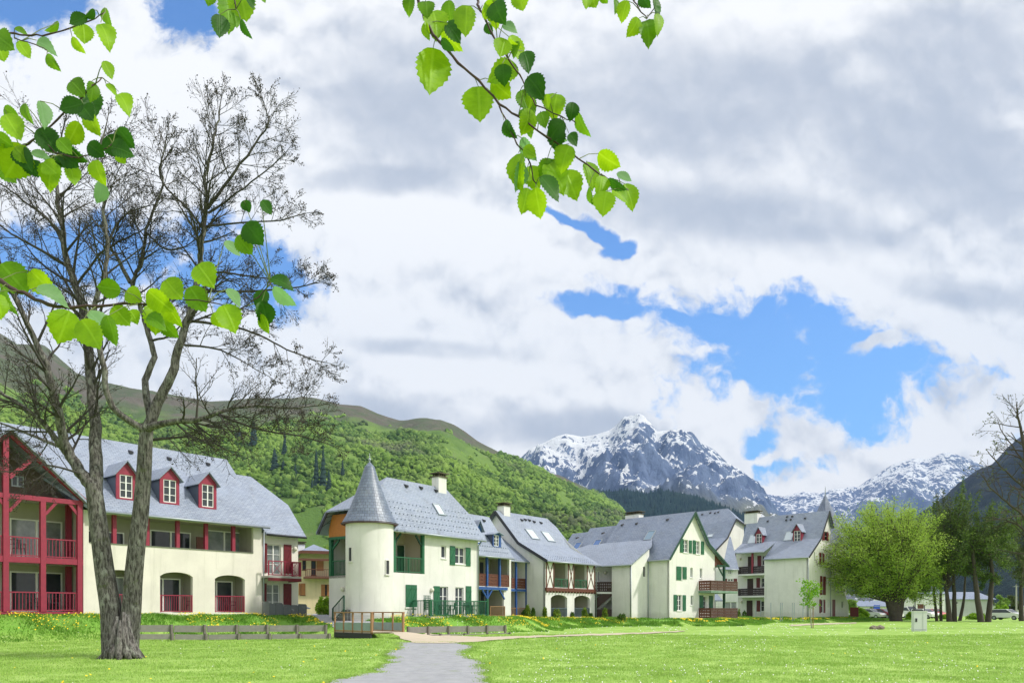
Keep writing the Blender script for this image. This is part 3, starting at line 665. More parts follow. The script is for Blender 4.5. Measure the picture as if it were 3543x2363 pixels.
# upright slate slabs
slab_lab = ['pale grey slate slab at the left end of the slab row', 'short slate slab second from the left in the row', 'dark slate slab standing third from the left in the row', 'slate slab with a round white patch near its top',
            'slate slab with a tall white patch below its top', 'dark slate slab at the right end of the slab row']
slx = [(836, 874, 1108), (876, 908, 1120), (910, 950, 1116), (952, 994, 1126), (996, 1036, 1128), (1038, 1084, 1122)]
for i, (x0, x1, y0) in enumerate(slx):
    v = -1.35; a, b, c, d = FA.r(Z2, x0, y0, x1, 1200, v); mb = MB(); q = [FA.P(a, v, c-.3), FA.P(b, v, c-.3), FA.P(b+.01, v+.03, d-.08), FA.P(b-.08, v+.03, d), FA.P(a+.06, v+.03, d+.01), FA.P(a, v+.03, d-.05)]
    dn = FA.P(0, .06, 0)-FA.P(0, 0, 0); mb.poly(q); mb.poly([p+dn for p in reversed(q)])
    for j in range(6): mb.poly([q[j], q[j]+dn, q[(j+1) % 6]+dn, q[(j+1) % 6]])
    st = ((.75, .75, .74), 1.4, .95) if i in (3, 4) else ((.3, .31, .3), 2.5, .5)
    tag(mb.build('slate_slab', mat('slab %d' % i, (.20, .205, .19) if i == 0 else (.085, .10, .115), .7, (.14, .15, .16), 2, .8, .3, 20, stain=st, coord='World')), slab_lab[i], 'stone slab', 'upright slate slabs beside the red shuttered wing')
# ================================================================== brown chalet behind
G = Fr(PX(Z2(1030, 1000)[0], HY, 76).xy, (.93, .36)); GB = thing('chalet', 'peach chalet with brown balcony and half hipped slate roof, between the two nearest houses', 'house', G.P(0, 0, .9))
uw = G.U(Z2(1260, 1000)[0]); zz = G.m(Z2(1100, 860))[1]
mb = MB(); a1 = G.r(Z2, 1045, 1010, 1070, 1072); a2 = G.r(Z2, 1163, 1012, 1202, 1076)
up1 = G.r(Z2, 1050, 875, 1072, 930); up2 = G.r(Z2, 1100, 878, 1128, 960)
um = G.U(Z2(1128, 1000)[0]); zpk = G.m(Z2(1120, 815))[1]
wall(mb, G, [(0, .3), (uw, .3), (uw, zz-.3), (um+1.2, zpk), (um-1.2, zpk), (0, zz-.3)], [rect(*a1), rect(*a2), rect(*up1), rect(*up2)]); G.box(mb, 0, uw, .23, 8, .3, zz-.4); mb.build('wall', PEACH, GB)
for q in (a1, a2, up1, up2): window(GB, G, *q, .08, 1, 2, BROWN, GLASS, True)
BR2 = mat('wood light brown', (.42, .17, .06), .6, (.33, .13, .05), 4)
for x0, x1, y0, y1 in ((1047, 1071, 1006, 1072), (1160, 1182, 1012, 1076), (1193, 1206, 1012, 1076), (1034, 1044, 1006, 1072)): shutter(GB, G, *G.r(Z2, x0, y0, x1, y1), BR2)
shutter(GB, G, *G.r(Z2, 1130, 872, 1170, 935), BR2)
c, d = G.m(Z2(1120, 972))[1], G.m(Z2(1120, 928))[1]; railing(GB, G, .6, uw, c, d, -1.0, BROWN, 'bars', gap=.2)
mb = MB(); G.box(mb, .5, uw, -1.05, 0, c-.15, c); mb.build('balcony_slab', BROWN, GB)
mb = MB(); zt = G.m(Z2(1090, 778))[1]; zs = G.m(Z2(1100, 826))[1]; ze = G.m(Z2(1035, 866))[1]
L0, L1, T0, T1 = (um-3.6, ze), (um+3.9, ze-.2), (um-1.5, zs), (um+1.4, zs)
roofpoly(mb, G, [(T0[0], -1.2, zs), (T1[0], -1.2, zs), (um, 1.6, zt)]); roofpoly(mb, G, [(L0[0], -1.2, ze), (T0[0], -1.2, zs), (um, 1.6, zt), (um, 8, zt), (L0[0], 8, ze)])
roofpoly(mb, G, [(T1[0], -1.2, zs), (L1[0], -1.2, L1[1]), (L1[0], 8, L1[1]), (um, 8, zt), (um, 1.6, zt)]); mb.build('roof', SLATED, GB)
mb = MB(); mb.bar(G.P(L0[0], -1.22, ze-.15), G.P(T0[0], -1.22, zs-.15), .08, .3); mb.bar(G.P(T0[0], -1.22, zs-.15), G.P(T1[0], -1.22, zs-.15), .08, .3); mb.bar(G.P(T1[0], -1.22, zs-.15), G.P(L1[0], -1.22, L1[1]-.15), .08, .3)
mb.bar(G.P(um-2.2, -1.2, zs-.9), G.P(um+2.2, -1.2, zs-.9), .12, .2); mb.build('barge_board', BROWN, GB)
cu = G.U(Z2(1042, 770)[0], 4); chimney(GB, G, cu-.35, cu+.35, 4, 4.7, zt-1.5, zt+.15, GREYW)

# ================================================================== house with the round tower
B = thing('tower_house', 'off white house with a round slate capped tower and green shutters behind the footbridge', 'house', FB.P(0, 0, 1.2))
zb = .9; uS = -1.2; uB1 = FB.U(Z3(1352, 1000)[0]); zeB = FB.m(Z3(1100, 680))[1]
lg = FB.r(Z3, 693, 650, 933, 968); lg = (lg[0]-.02, lg[1], lg[2], FB.m(Z3(810, 660))[1])
w1 = FB.r(Z3, 1062, 755, 1100, 853); w2 = FB.r(Z3, 1170, 768, 1246, 897); g0 = FB.r(Z3, 797, 1058, 878, 1230); zf = FB.m(Z3(1150, 1300))[1]
d1 = FB.r(Z3, 1060, 1072, 1125, 1200); d2 = FB.r(Z3, 1181, 1078, 1245, 1200); d1 = (d1[0], d1[1], zf, d1[3]); d2 = (d2[0], d2[1], zf, d2[3])
mb = MB(); wall(mb, FB, rect(uS, uB1, zb, zeB+.1), [rect(*lg), rect(*w1), rect(*w2), rect(*g0), rect(*d1), rect(*d2)], 0, .25)
SB = FB.side(uS); vd = SB.U(Z3(203, 1150)[0]); dB = -vd
zbal = SB.m(Z3(260, 988), 0)[1]; zbal = EYE+(HY-Z3(260, 988)[1])/FPX*SB.P(vd*.75, 0, 0).y
zpb = EYE+(HY-Z3(250, 690)[1])/FPX*SB.P(vd*.8, 0, 0).y
# left end wall: solid below the balcony, open loggia above at the far part
mb.poly([SB.P(vd, 0, zb-.3), SB.P(0, 0, zb-.3), SB.P(0, 0, zbal), SB.P(vd, 0, zbal)]); mb.poly([FB.P(uS, dB, zb), FB.P(uB1, dB, zb), FB.P(uB1, dB, zeB), FB.P(uS, dB, zeB)])
mb.poly([FB.P(uB1, 0, zb), FB.P(uB1, dB, zb), FB.P(uB1, dB, zeB), FB.P(uB1, dB/2, zeB+3.0), FB.P(uB1, 0, zeB)])
mb.poly([FB.P(uS+1.9, .3, zbal-.3), FB.P(uS+1.9, dB, zbal-.3), FB.P(uS+1.9, dB, zeB), FB.P(uS+1.9, dB/2, zeB+2.6), FB.P(uS+1.9, .3, zeB)])
mb.build('wall', WARM, B)
mb = MB(); FB.box(mb, uS, uS+1.9, 1.0, dB, zbal-.15, zbal); mb.build('balcony_slab', CONC, B)
# tower
tc_ = PX(1279-.03*(1900-2000)*0, HY, 46.5); tr = 1.45; tz0 = .8; tzt = EYE+(HY-(1550+562/2.24))/FPX*45.3
mb = MB(); n = 40
slits = []
mb.tube([(tc_.x, tc_.y, tz0), (tc_.x, tc_.y, tzt)], tr, 48, cap=False); tw = mb.build('tower', WARM, B, True)
def tower_slit(x, y0, y1):
    px = Z3(x, (y0+y1)/2)[0]; a = (px-CX)/FPX; # nearest hit of the ray with the round wall
    A_ = a*a+1; B_ = -2*(a*tc_.x+tc_.y); C_ = tc_.x**2+tc_.y**2-tr*tr; Y = (-B_-math.sqrt(B_*B_-4*A_*C_))/2/A_; p = Vector((a*Y, Y))
    nrm = (p-tc_.xy).normalized(); fr = Fr((p+nrm*.05), (-nrm.y*1, nrm.x*1)); fr.n = -nrm; fr.d = Vector((-nrm.y, nrm.x))
    z0 = EYE+(HY-(1550+y1/2.24))/FPX*Y; z1 = EYE+(HY-(1550+y0/2.24))/FPX*Y
    mb = MB(); w_ = .17
    for u0, u1, a0, a1 in ((-w_, -w_+.04, z0, z1), (w_-.04, w_, z0, z1), (-w_+.04, w_-.04, z1-.04, z1)): fr.box(mb, u0, u1, 0, .2, a0, a1)
    fr.box(mb, -w_-.04, w_+.04, -.03, .2, z0-.08, z0); o = mb.build('slit_window', WARM, B)
    mb = MB(); mb.poly([fr.P(-w_+.03, .04, z0), fr.P(w_-.03, .04, z0), fr.P(w_-.03, .04, z1-.03), fr.P(-w_+.03, .04, z1-.03)]); mb.build('pane', DARK, o)
tower_slit(360, 765, 875); tower_slit(646, 865, 975)
mb = MB(); N = 48; rz = [(tr+.27, tzt-.12), (tr+.20, tzt+.02), (tr-.03, tzt+.42), (tr*.80, tzt+1.0), (tr*.60, tzt+1.75), (tr*.40, tzt+2.55), (tr*.20, tzt+3.45), (.03, EYE+(HY-(1550+108/2.24))/FPX*46.5)]
sl = 0
for (r0, z0), (r1, z1) in zip(rz[:-1], rz[1:]):
    L = math.hypot(r1-r0, z1-z0)
    for i in range(N):
        a, b = 2*math.pi*i/N, 2*math.pi*(i+1)/N
        mb.poly([(tc_.x+r0*math.cos(a), tc_.y+r0*math.sin(a), z0), (tc_.x+r0*math.cos(b), tc_.y+r0*math.sin(b), z0), (tc_.x+r1*math.cos(b), tc_.y+r1*math.sin(b), z1), (tc_.x+r1*math.cos(a), tc_.y+r1*math.sin(a), z1)],
                [(a*1.2, sl), (b*1.2, sl), (b*1.2, sl+L), (a*1.2, sl+L)])
    sl += L
co = mb.build('tower_roof', SLATECONE, B, True)
mb = MB(); mb.tube([(tc_.x, tc_.y, tzt-.14), (tc_.x, tc_.y, tzt-.05)], [tr+.2, tr+.29], 48); mb.build('tower_eave', BROWN, B)
zt = rz[-1][1]; mb = MB(); mb.tube([(tc_.x, tc_.y, zt-.25), (tc_.x, tc_.y, zt+.02), (tc_.x, tc_.y, zt+.55)], [.09, .035, .012], 8); mb.sphere((tc_.x, tc_.y, zt+.15), .09, 10, 6); mb.sphere((tc_.x, tc_.y, zt+.32), .045, 8, 5); mb.build('finial', METAL, B, True)
# roof
ve = -.45; zev = FB.m(Z3(1050, 668), ve)[1]; vr = dB/2+.1; zr = FB.m(Z3(850, 268), vr)[1]; RB = (ve, zev, vr, zr)
ur = FB.U(Z3(1080, 315)[0], vr); ul = FB.U(Z3(622, 222)[0], vr); ue = uB1+.3
vk = vr-1.5; zk = zev+(zr-zev)/(vr-ve)*(vk-ve)
print('B', 'dB', dB, 'ur', ur, 'uB1', uB1, 'ul', ul, RB)
vkk = .9; zkk = zev+(zr-zev)/(vr-ve)*(vkk-ve)
mb = MB(); hl = uS-.55; zq = 8.0; vq = ve+(zq-zev)/((zr-zev)/(vr-ve))
roofpoly(mb, FB, [(hl, ve, zev), (ue, ve, zev), (ue, vkk, zkk), (ur, vr, zr), (ul, vr, zr), (hl, vq, zq)])
roofpoly(mb, FB, [(ul, vr+.002, zr), (ur, vr+.002, zr), (ue, 2*vr-vkk, zkk), (ue, 2*vr-ve, zev), (hl, 2*vr-ve, zev), (hl, 2*vr-vq, zq)])
roofpoly(mb, FB, [(hl, vq, zq), (ul, vr, zr), (hl, 2*vr-vq, zq)], .1); roofpoly(mb, FB, [(ue, vkk, zkk), (ue, 2*vr-vkk, zkk), (ur, vr+.001, zr)], .1)
# snow hooks are part of the roof surface
for r_ in range(5):
    for c_ in range(26):
        uu = .3+c_*.36+(r_ % 2)*.18; vv = ve+.25+r_*.3; z_ = zev+(zr-zev)/(vr-ve)*(vv-ve)
        if uu < ue-.2: FB.box(mb, uu-.02, uu+.02, vv-.05, vv, z_-.02, z_+.05)
mb.build('roof', SLATE, B)
gutter(B, FB, uS+1.8, ue, ve-.05, zev-.1)
for x, y in ((775, 303), (890, 317), (1008, 340)): vent(B, FB, RB, Z3, x, y)
skylight(B, FB, RB, Z3, 1032, 478, .75, 1.05)
cu, cv, cz = FB.hit(Z3(1035, 312), *RB); chimney(B, FB, cu-.42, cu+.42, vr-.35, vr+.3, zr-1.0, FB.m(Z3(1035, 232), vr)[1], WARM)
# windows and doors
window(B, FB, *w1, .09, 1, 1, WHITE, GLASS); window(B, FB, *w2, .09, 2, 2); window(B, FB, *d1, .09, 2, 3, sill=False, name='french_door'); window(B, FB, *d2, .09, 2, 3, sill=False, name='french_door')
for x0, x1, y0, y1 in ((1128, 1167, 758, 905), (1250, 1287, 771, 913)): shutter(B, FB, *FB.r(Z3, x0, y0, x1, y1), GREEN)
for x0, x1 in ((1012, 1058), (1262, 1303)): a = FB.r(Z3, x0, 1068, x1, 1290); shutter(B, FB, *a, GREEN)
um_ = (g0[0]+g0[1])/2; shutter(B, FB, g0[0]-.02, um_-.006, g0[2], g0[3], GREEN); shutter(B, FB, um_+.006, g0[1]+.02, g0[2], g0[3], GREEN)
mb = MB(); FB.box(mb, g0[0]-.06, g0[1]+.06, -.08, .01, g0[2]-.09, g0[2]-.01); mb.build('sill', WHITE, B)
lamp(B, FB, Z3, 993, 1097)
# loggia
recess(B, FB, lg[0], lg[1], lg[2], lg[3]+.3, 1.9, mat('shaded loggia plaster warm', (.50, .44, .36), .9), .25)  # loggia walls toned darker, recess shade put into the plaster colour
q = FB.r(Z3, 775, 755, 862, 960, 1.85); window(B, FB.at(0, 1.8), q[0], q[1], lg[2], q[3], 0, 2, 3, sill=False, name='french_door')
for x0, x1 in ((716, 772), (866, 915)): q = FB.r(Z3, x0, 755, x1, 950, 1.85); shutter(B, FB.at(0, 1.85), q[0], q[1], lg[2], q[3], DGREEN)
for uu in (lg[0]+.1, lg[1]-.1): post(B, FB, uu, .1, lg[2], lg[3], .2, GREEN)
railing(B, FB, lg[0]+.2, lg[1]-.2, lg[2]+.03, lg[2]+1.02, .06, GREEN, 'bars', posts=((lg[0]+lg[1])/2,))
mb = MB(); mb.bar(FB.P(lg[0]+.2, .1, lg[3]-.7), FB.P(lg[0]+.75, .1, lg[3]-.05), .09, .12); mb.build('brace', DGREEN, B); mb = MB(); mb.bar(FB.P(lg[1]-.2, .1, lg[3]-.7), FB.P(lg[1]-.75, .1, lg[3]-.05), .09, .12); mb.build('brace', DGREEN, B)
# left gable end: orange boarding, green posts, balcony
SBf = FB.side(uS-.02)
mb = MB(); pts = [(vd, zpb), (-.3, zpb), (-.3, zeB+.5), (-vq, zq-.2), (-(2*vr-vq), zq-.2), (vd, zeB+.15)]; wall(mb, SBf, pts, (), 0, .08); mb.build('gable_boarding', ORANGE, B)
for uu in (vd+.12, vd+2.35): post(B, SBf, uu, .1, zbal, zpb-.1, .22, GREEN)
mb = MB(); SBf.box(mb, vd, 0, -.03, .2, zpb-.14, zpb+.04); mb.bar(SBf.P(vd+.25, .1, zpb-.75), SBf.P(vd+.9, .1, zpb-.16), .09, .12); mb.build('gable_beam', GREEN, B)
railing(B, SBf, vd+.24, vd+2.2, zbal+.02, zbal+1.0, .1, GREEN, 'bars')
mb = MB(); mb.bar(SBf.P(vd-.5, -.5, zev-.05), SBf.P(-2*vr+vq+.0, -.5, zq-.12), .06, .28); mb.build('barge_board', DARK, B)
lamp(B, SBf, Z3, 311, 1090)
# outside stair with green railing at the left end
mb = MB(); s0 = SBf.U(Z3(205, 1250)[0], -.5)
p1 = SBf.P(-1.6, -.15, zb+1.0)
a0 = PX(Z3(236, 1300)[0], HY, 46.2); a1_ = PX(Z3(320, 1200)[0], HY, 45.0); b_z0 = EYE+(HY-(1550+1350/2.24))/FPX*46; 
t0z = EYE+(HY-(1550+1240/2.24))/FPX*46; t1z = EYE+(HY-(1550+1140/2.24))/FPX*45
mb.tube([(a0.x, a0.y, t0z), (a1_.x, a1_.y, t1z)], .035, 6); mb.tube([(a0.x, a0.y, t0z-.8), (a1_.x, a1_.y, t1z-.8)], .03, 6)
for i in range(9):
    t = i/8; x, y = a0.x+(a1_.x-a0.x)*t, a0.y+(a1_.y-a0.y)*t; zt_ = t0z+(t1z-t0z)*t; mb.tube([(x, y, zt_-.82 if 0 < i < 8 else zb), (x, y, zt_)], .055 if i in (0, 8) else .014, 6)
mb.build('stair_railing', DGREEN, B)
mb = MB()
for i in range(6):
    t = i/6; x, y = a0.x+(a1_.x-a0.x)*t, a0.y+(a1_.y-a0.y)*t; mb.obox((x, y+.08, zb), (.3, -.1, 0), (.5, .8, 0), (0, 0, .08+.14*i))
mb.build('stair', mat('dark concrete', (.13, .13, .12), .9), B)
pipe(B, [FB.P(uB1-.0, -.35, zev-.12), FB.P(uB1-.06, -.08, zev-.45), FB.P(uB1-.06, -.08, zb+.2)])
# terrace railing and green furniture
tv = -1.7; tz = FB.m(Z3(1200, 1303), tv)[1]; t1 = FB.U(Z3(1432, 1250)[0], tv); t0 = FB.U(Z3(992, 1250)[0], tv)
T_ = thing('terrace_railing', 'green metal terrace railing in front of the tower house french doors', 'railing', FB.P(t0, tv, tz)); 
railing(T_, FB, t0, t1, tz+.05, tz+1.05, tv, GREEN, 'bars', 'baluster_panel', posts=(t0+(t1-t0)*.25, t0+(t1-t0)*.5, t0+(t1-t0)*.75)); post(T_, FB, t1, tv, tz-.2, tz+1.2, .13, GREEN); post(T_, FB, t0, tv, tz-.2, tz+1.1, .1, GREEN)
S_ = Fr(FB.P(t0, tv, 0).xy, FB.n); railing(T_, S_, .06, 1.55, tz+.05, tz+1.05, 0, GREEN, 'bars', 'baluster_panel')
mb = MB(); FB.box(mb, t0-.1, t1+.1, tv-.1, -.01, tz-.35, tz+.02); mb.build('terrace_slab', CONC, T_)
def garden_chair(x, y, z, rz, m, lab, grp):
    t = thing('garden_chair', lab, 'chair', (0, 0, 0), grp); 
    s_ = MB(); s_.obox((-.22, -.22, .42), (.44, 0, 0), (0, .44, 0), (0, 0, .035)); s_.build('seat', m, t)
    b = MB()
    for i in range(5): b.obox((-.21+i*.095, .2+.0, .46), (.04, 0, 0), (0, .02, 0), (0, .08, .42))
    b.bar((-.24, .30, .90), (.24, .30, .90), .04); b.build('backrest', m, t)
    for sx in (-1, 1):
        for sy in (-1, 1): l = MB(); l.bar((sx*.24, sy*.25, 0), (sx*.2, sy*.2, .42), .035); l.build('leg', m, t)
        l = MB(); l.bar((sx*.24, -.22, .42), (sx*.24, -.2, .64), .03); l.bar((sx*.24, -.24, .65), (sx*.24, .27, .66), .05, .03); l.build('armrest', m, t)
    t.location = (x, y, z); t.rotation_euler = (0, 0, rz); return t
def garden_table(x, y, z, m, lab):
    t = thing('garden_table', lab, 'table', (0, 0, 0)); a = MB(); a.obox((-.6, -.38, .70), (1.2, 0, 0), (0, .76, 0), (0, 0, .04)); a.build('tabletop', m, t)
    for sx in (-1, 1):
        for sy in (-1, 1): l = MB(); l.bar((sx*.48, sy*.3, 0), (sx*.52, sy*.32, .70), .045); l.build('leg', m, t)
    t.location = (x, y, z); t.rotation_euler = (0, 0, math.atan2(FB.d.y, FB.d.x)); return t
GP = mat('green resin', (.015, .10, .06), .4)
cl = ['green garden chair nearest the stacked chairs on the tower house terrace', 'green garden chair left of the terrace table, facing the doors', 'green garden chair between the two terrace tables', 'green garden chair at the right end of the tower house terrace']
for i, (t, v, r_) in enumerate(((.36, -.9, 1.2), (.52, -.8, -1.2), (.72, -1.25, .4), (.9, -.8, 2.4))):
    p = FB.P(t0+(t1-t0)*t, v, tz+.02); garden_chair(p.x, p.y, p.z, r_, GP, cl[i], 'green chairs on the terrace of the tower house')
p = FB.P(t0+(t1-t0)*.44, -1.0, tz+.02); garden_table(p.x, p.y, p.z, GP, 'green garden table between chairs, left on the terrace'); p = FB.P(t0+(t1-t0)*.81, -1.15, tz+.02); garden_table(p.x, p.y, p.z, GP, 'green garden table at the right end of the terrace')
sl_ = ['green resin chair at the bottom of the terrace stack', 'green resin chair second from the bottom of the terrace stack', 'green resin chair third in the terrace stack', 'green resin chair on top of the terrace stack']
p = FB.P(t0+.35, -1.15, tz+.02)
for i in range(4): garden_chair(p.x, p.y, p.z+.14*i, .3, GP, sl_[i], 'stacked green chairs on the terrace')
# dark chairs behind the crimson railings of the left house
cdat = [(Z1(105, 1000), 0, zmid+.17, 'dark garden chair on the upper porch balcony of the left house'), (Z1(300, 1130), 0, zlow+.02, 'dark garden chair on the lower porch of the left house, right bay'), (Z1(190, 1130), 1, zlow+.02, 'dark garden chair on the lower porch of the left house, beside the middle post'),
        (Z2(425, 1130), 1, zfl, 'dark garden chair behind the first arch rail right of the tree trunk'), (Z2(650, 1130), 0, zfl, 'dark garden chair behind the rightmost arch rail of the left house')]
for (px, py), k, z, lab in cdat:
    v = .75; u = FA.U(px, v); p = FA.P(u, v, z+.01); garden_chair(p.x, p.y, p.z, 1.0+k, mat('dark resin', (.02, .02, .025), .4), lab, 'dark chairs on the porch and behind the arches')
# ================================================================== houses with blue balcony posts (between tower house and half-timbered house)
SC_ = dict()
def bay(parent, fr, Z, x0, x1, yt, yf, yr, yg0, yg1, posts, railm, label=None):
    pass
C_ = thing('blue_post_house', 'off white house with blue balcony posts and two dormers, right of the tower house', 'house', FC.P(0, 0, 1))
zb = .6; ze = FC.m(Z4(600, 785))[1]; u1 = FC.U(Z4(765, 1000)[0]); zf2 = FC.m(Z4(600, 1078))[1]; zg = FC.m(Z4(650, 1372))[1]
opR = FC.U(Z4(748, 1000)[0]); ogR = FC.U(Z4(700, 1200)[0])
mb = MB(); wall(mb, FC, rect(-.6, u1, zb, ze), [rect(-.3, opR, zf2, ze-.12), rect(-.3, ogR, zg, zf2-.3)], 0, .2)
mb.poly([FC.P(u1, 0, zb), FC.P(u1, 6, zb), FC.P(u1, 6, ze), FC.P(u1, 0, ze)]); mb.poly([FC.P(-.6, 0, zb), FC.P(-.6, 6, zb), FC.P(-.6, 6, ze), FC.P(-.6, 0, ze)])
mb.build('wall', WARM, C_)
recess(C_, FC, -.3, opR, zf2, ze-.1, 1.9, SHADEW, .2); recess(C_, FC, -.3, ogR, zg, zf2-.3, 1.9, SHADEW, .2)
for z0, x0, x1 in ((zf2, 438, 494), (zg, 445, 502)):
    a, b = FC.U(Z4(x0, 900)[0], 1.85), FC.U(Z4(x1, 900)[0], 1.85); window(C_, FC.at(0, 1.82), a-.5, b, z0, z0+2.1, 0, 2, 1, SHADEW, GLASS, False, 'balcony_door')
for x in (519, 643): post(C_, FC, FC.U(Z4(x, 900)[0], .0)-.0, -.05, zf2-.0, ze-.02, .17, BLUE)
post(C_, FC, FC.U(Z4(529, 1200)[0]), -.05, zg-.2, zf2-.3, .17, BLUE)
mb = MB(); FC.box(mb, -.5, FC.U(Z4(722, 1080)[0]), -.14, .02, zf2-.28, zf2-.06); c = FC.U(Z4(529, 1200)[0])
for s_ in (-1, 1): mb.bar(FC.P(c, -.06, zf2-1.0), FC.P(c+s_*.62, -.06, zf2-.3), .1, .1)
mb.bar(FC.P(ogR+.0, -.06, zf2-1.0), FC.P(ogR-.65, -.06, zf2-.3), .1, .1); mb.build('balcony_beam', BLUE, C_)
for a, b in ((442, 512), (530, 634), (655, 745)): railing(C_, FC, FC.U(Z4(a, 1010)[0], -.0), FC.U(Z4(b, 1010)[0], -.0), zf2+.02, FC.m(Z4(590, 958))[1], -.0, BROWN, 'board', 'balcony_panel')
railing(C_, FC, FC.U(Z4(548, 1010)[0]), ogR, zg, FC.m(Z4(640, 1272))[1], -.1, TAN, 'bars', gap=.12)
ve = -.5; zev = FC.m(Z4(610, 779), ve)[1]; uv = FC.U(Z4(785, 800)[0], ve); vr = FC.V(Z4(530, 392)[0], uv); zr = FC.m(Z4(440, 380), vr)[1]; RC = (ve, zev, vr, zr); print('C', RC, u1)
mb = MB(); roofpoly(mb, FC, [(-5, ve, zev), (uv, ve, zev), (uv, vr, zr), (-5, vr, zr)]); roofpoly(mb, FC, [(-5, vr+.002, zr), (uv, vr+.002, zr), (uv, 2*vr, zev), (-5, 2*vr, zev)])
for r_ in range(3):
    for c_ in range(14):
        uu = -.4+c_*.3+(r_ % 2)*.15; vv = ve+.25+r_*.3; z_ = zev+(zr-zev)/(vr-ve)*(vv-ve)
        if uu < uv-.1: FC.box(mb, uu-.02, uu+.02, vv-.05, vv, z_-.02, z_+.05)
mb.build('roof', SLATE, C_); gutter(C_, FC, -.6, uv, ve-.05, zev-.1)
dormer(C_, FC, 398, 460, 655, 505, 428, RC, BLUE, WHITE, Z4, (.2, .8, .93, .08), mat('slate cheek')); dormer(C_, FC, 578, 656, 690, 565, 545, RC, BLUE, WHITE, Z4, (.08, .72, .93, .06), mat('slate cheek'))
vent(C_, FC, RC, Z4, 480, 440)
# second part, set back
C2 = thing('blue_post_annex', 'narrow set back house with blue posts and brown balcony boards, beside the half timbered house', 'house', FC.P(u1, 2, 1))
F2 = FC.at(u1, 1.9); ze = F2.m(Z4(850, 826))[1]; uD = F2.U(Z4(930, 1000)[0])+.5; zf2 = F2.m(Z4(850, 1100))[1]; zg = F2.m(Z4(850, 1365))[1]
mb = MB(); wall(mb, F2, rect(-.5, uD, zb, ze), [rect(.02-.3, uD-.05, zf2, ze-.12), rect(.02-.3, uD-.05, zg, zf2-.28)], 0, .2); mb.build('wall', WARM, C2)
recess(C2, F2, -.3, uD-.05, zf2, ze-.1, 1.9, SHADEW, .2); recess(C2, F2, -.3, uD-.05, zg, zf2-.3, 1.9, SHADEW, .2)
for x in (808, 912): post(C2, F2, F2.U(Z4(x, 1000)[0]), -.06, zg-.2, ze-.02, .16, BLUE)
mb = MB(); F2.box(mb, -.2, uD-.1, -.1, .02, zf2-.25, zf2-.04); mb.build('balcony_beam', BLUE, C2)
for a, b in ((770, 800), (820, 905)): railing(C2, F2, F2.U(Z4(a, 1040)[0]), F2.U(Z4(b, 1040)[0]), zf2+.02, F2.m(Z4(850, 1000))[1], 0, BROWN, 'board', 'balcony_panel')
railing(C2, F2, -.1, uD-.2, zg, F2.m(Z4(850, 1288))[1], -.1, TAN, 'bars', gap=.12)
ve = -.4; zev = F2.m(Z4(850, 824), ve)[1]; v2 = F2.V(Z4(600, 520)[0], uD-.3); z2 = F2.m(Z4(600, 520), v2)[1]
mb = MB(); roofpoly(mb, F2, [(-.4, ve, zev), (uD+.05, ve, zev), (uD+.05, v2, z2), (-.4, v2, z2)]); mb.build('roof', SLATED, C2); gutter(C2, F2, -.3, uD, ve-.05, zev-.1)
garden_chair(*F2.P(.9, .9, zf2+.02), 1.0, mat('dark resin'), 'dark chair on the upper balcony of the narrow set back house', None); 
q = FC.P(1.9, .9, FC.m(Z4(650, 1372))[1]+.01); garden_chair(*q, 2.0, mat('dark resin'), 'dark chair on the ground floor terrace under the blue balcony beam', None)
# ================================================================== half-timbered house
D = thing('half_timbered_house', 'half timbered house with two ground floor arches and green cross pattern balcony rails', 'house', FD.P(0, 0, 1))
zb = .5; uD1 = FD.U(Z4(1592, 1000)[0]); ze = FD.m(Z4(1350, 845))[1]; zm = FD.m(Z4(1350, 1118))[1]; ztim = FD.m(Z4(1350, 1098))[1]
SD = FD.side(0); ve = -.4; zev = FD.m(Z4(1350, 838), ve)[1]
vr = -SD.U(Z4(607, 345)[0]); zr = SD.m(Z4(607, 345))[1]; dpt = vr*1.75; RD0 = (ve, zev, vr, zr)
# bell-cast: shallower lower part
vk = vr*.45; zk = SD.m((SD.P(-vk, 0, 0).x/SD.P(-vk, 0, 0).y*FPX+CX, 1650+ 655/2.852))[1]
pxk = Z4(845, 655)[0]; vk = -SD.U(pxk); zk = SD.m((pxk, 1650+655/2.852))[1]; print('D', 'uD1', uD1, 'vr', vr, zr, 'k', vk, zk, zev)
gA = FD.r(Z4, 1165, 1160, 1327, 1370); gB = FD.r(Z4, 1397, 1168, 1550, 1370); zg = FD.m(Z4(1350, 1378))[1]
hA = FD.r(Z4, 1190, 870, 1322, 1100); hB = FD.r(Z4, 1388, 875, 1510, 1105)
mb = MB(); wall(mb, FD, rect(0, uD1, zb, ze), [arch(gA[0], gA[1], zg, gA[3], .42), arch(gB[0], gB[1], zg, gB[3], .42), rect(hA[0], hA[1], ztim+.06, ze-.1), rect(hB[0], hB[1], ztim+.06, ze-.1)], 0, .25)
wall(mb, SD, [(-dpt, zb), (-.001, zb), (-.001, ze), (-vk, zk), (-vr, zr-.12), (-dpt, zr-.12-(dpt-vr)*1.05)], (), 0, .2)
mb.poly([FD.P(uD1, 0, zb), FD.P(uD1, dpt, zb), FD.P(uD1, dpt, ze), FD.P(uD1, vr, zr-.5), FD.P(uD1, 0, ze)])
mb.build('wall', WARM, D)
for q, z0, z1 in ((gA, zg, gA[3]), (gB, zg, gB[3]), (hA, ztim+.06, ze-.1), (hB, ztim+.06, ze-.1)): recess(D, FD, q[0]-.05, q[1]+.05, z0-.02, z1+.02, 1.7, SHADEW, .25)
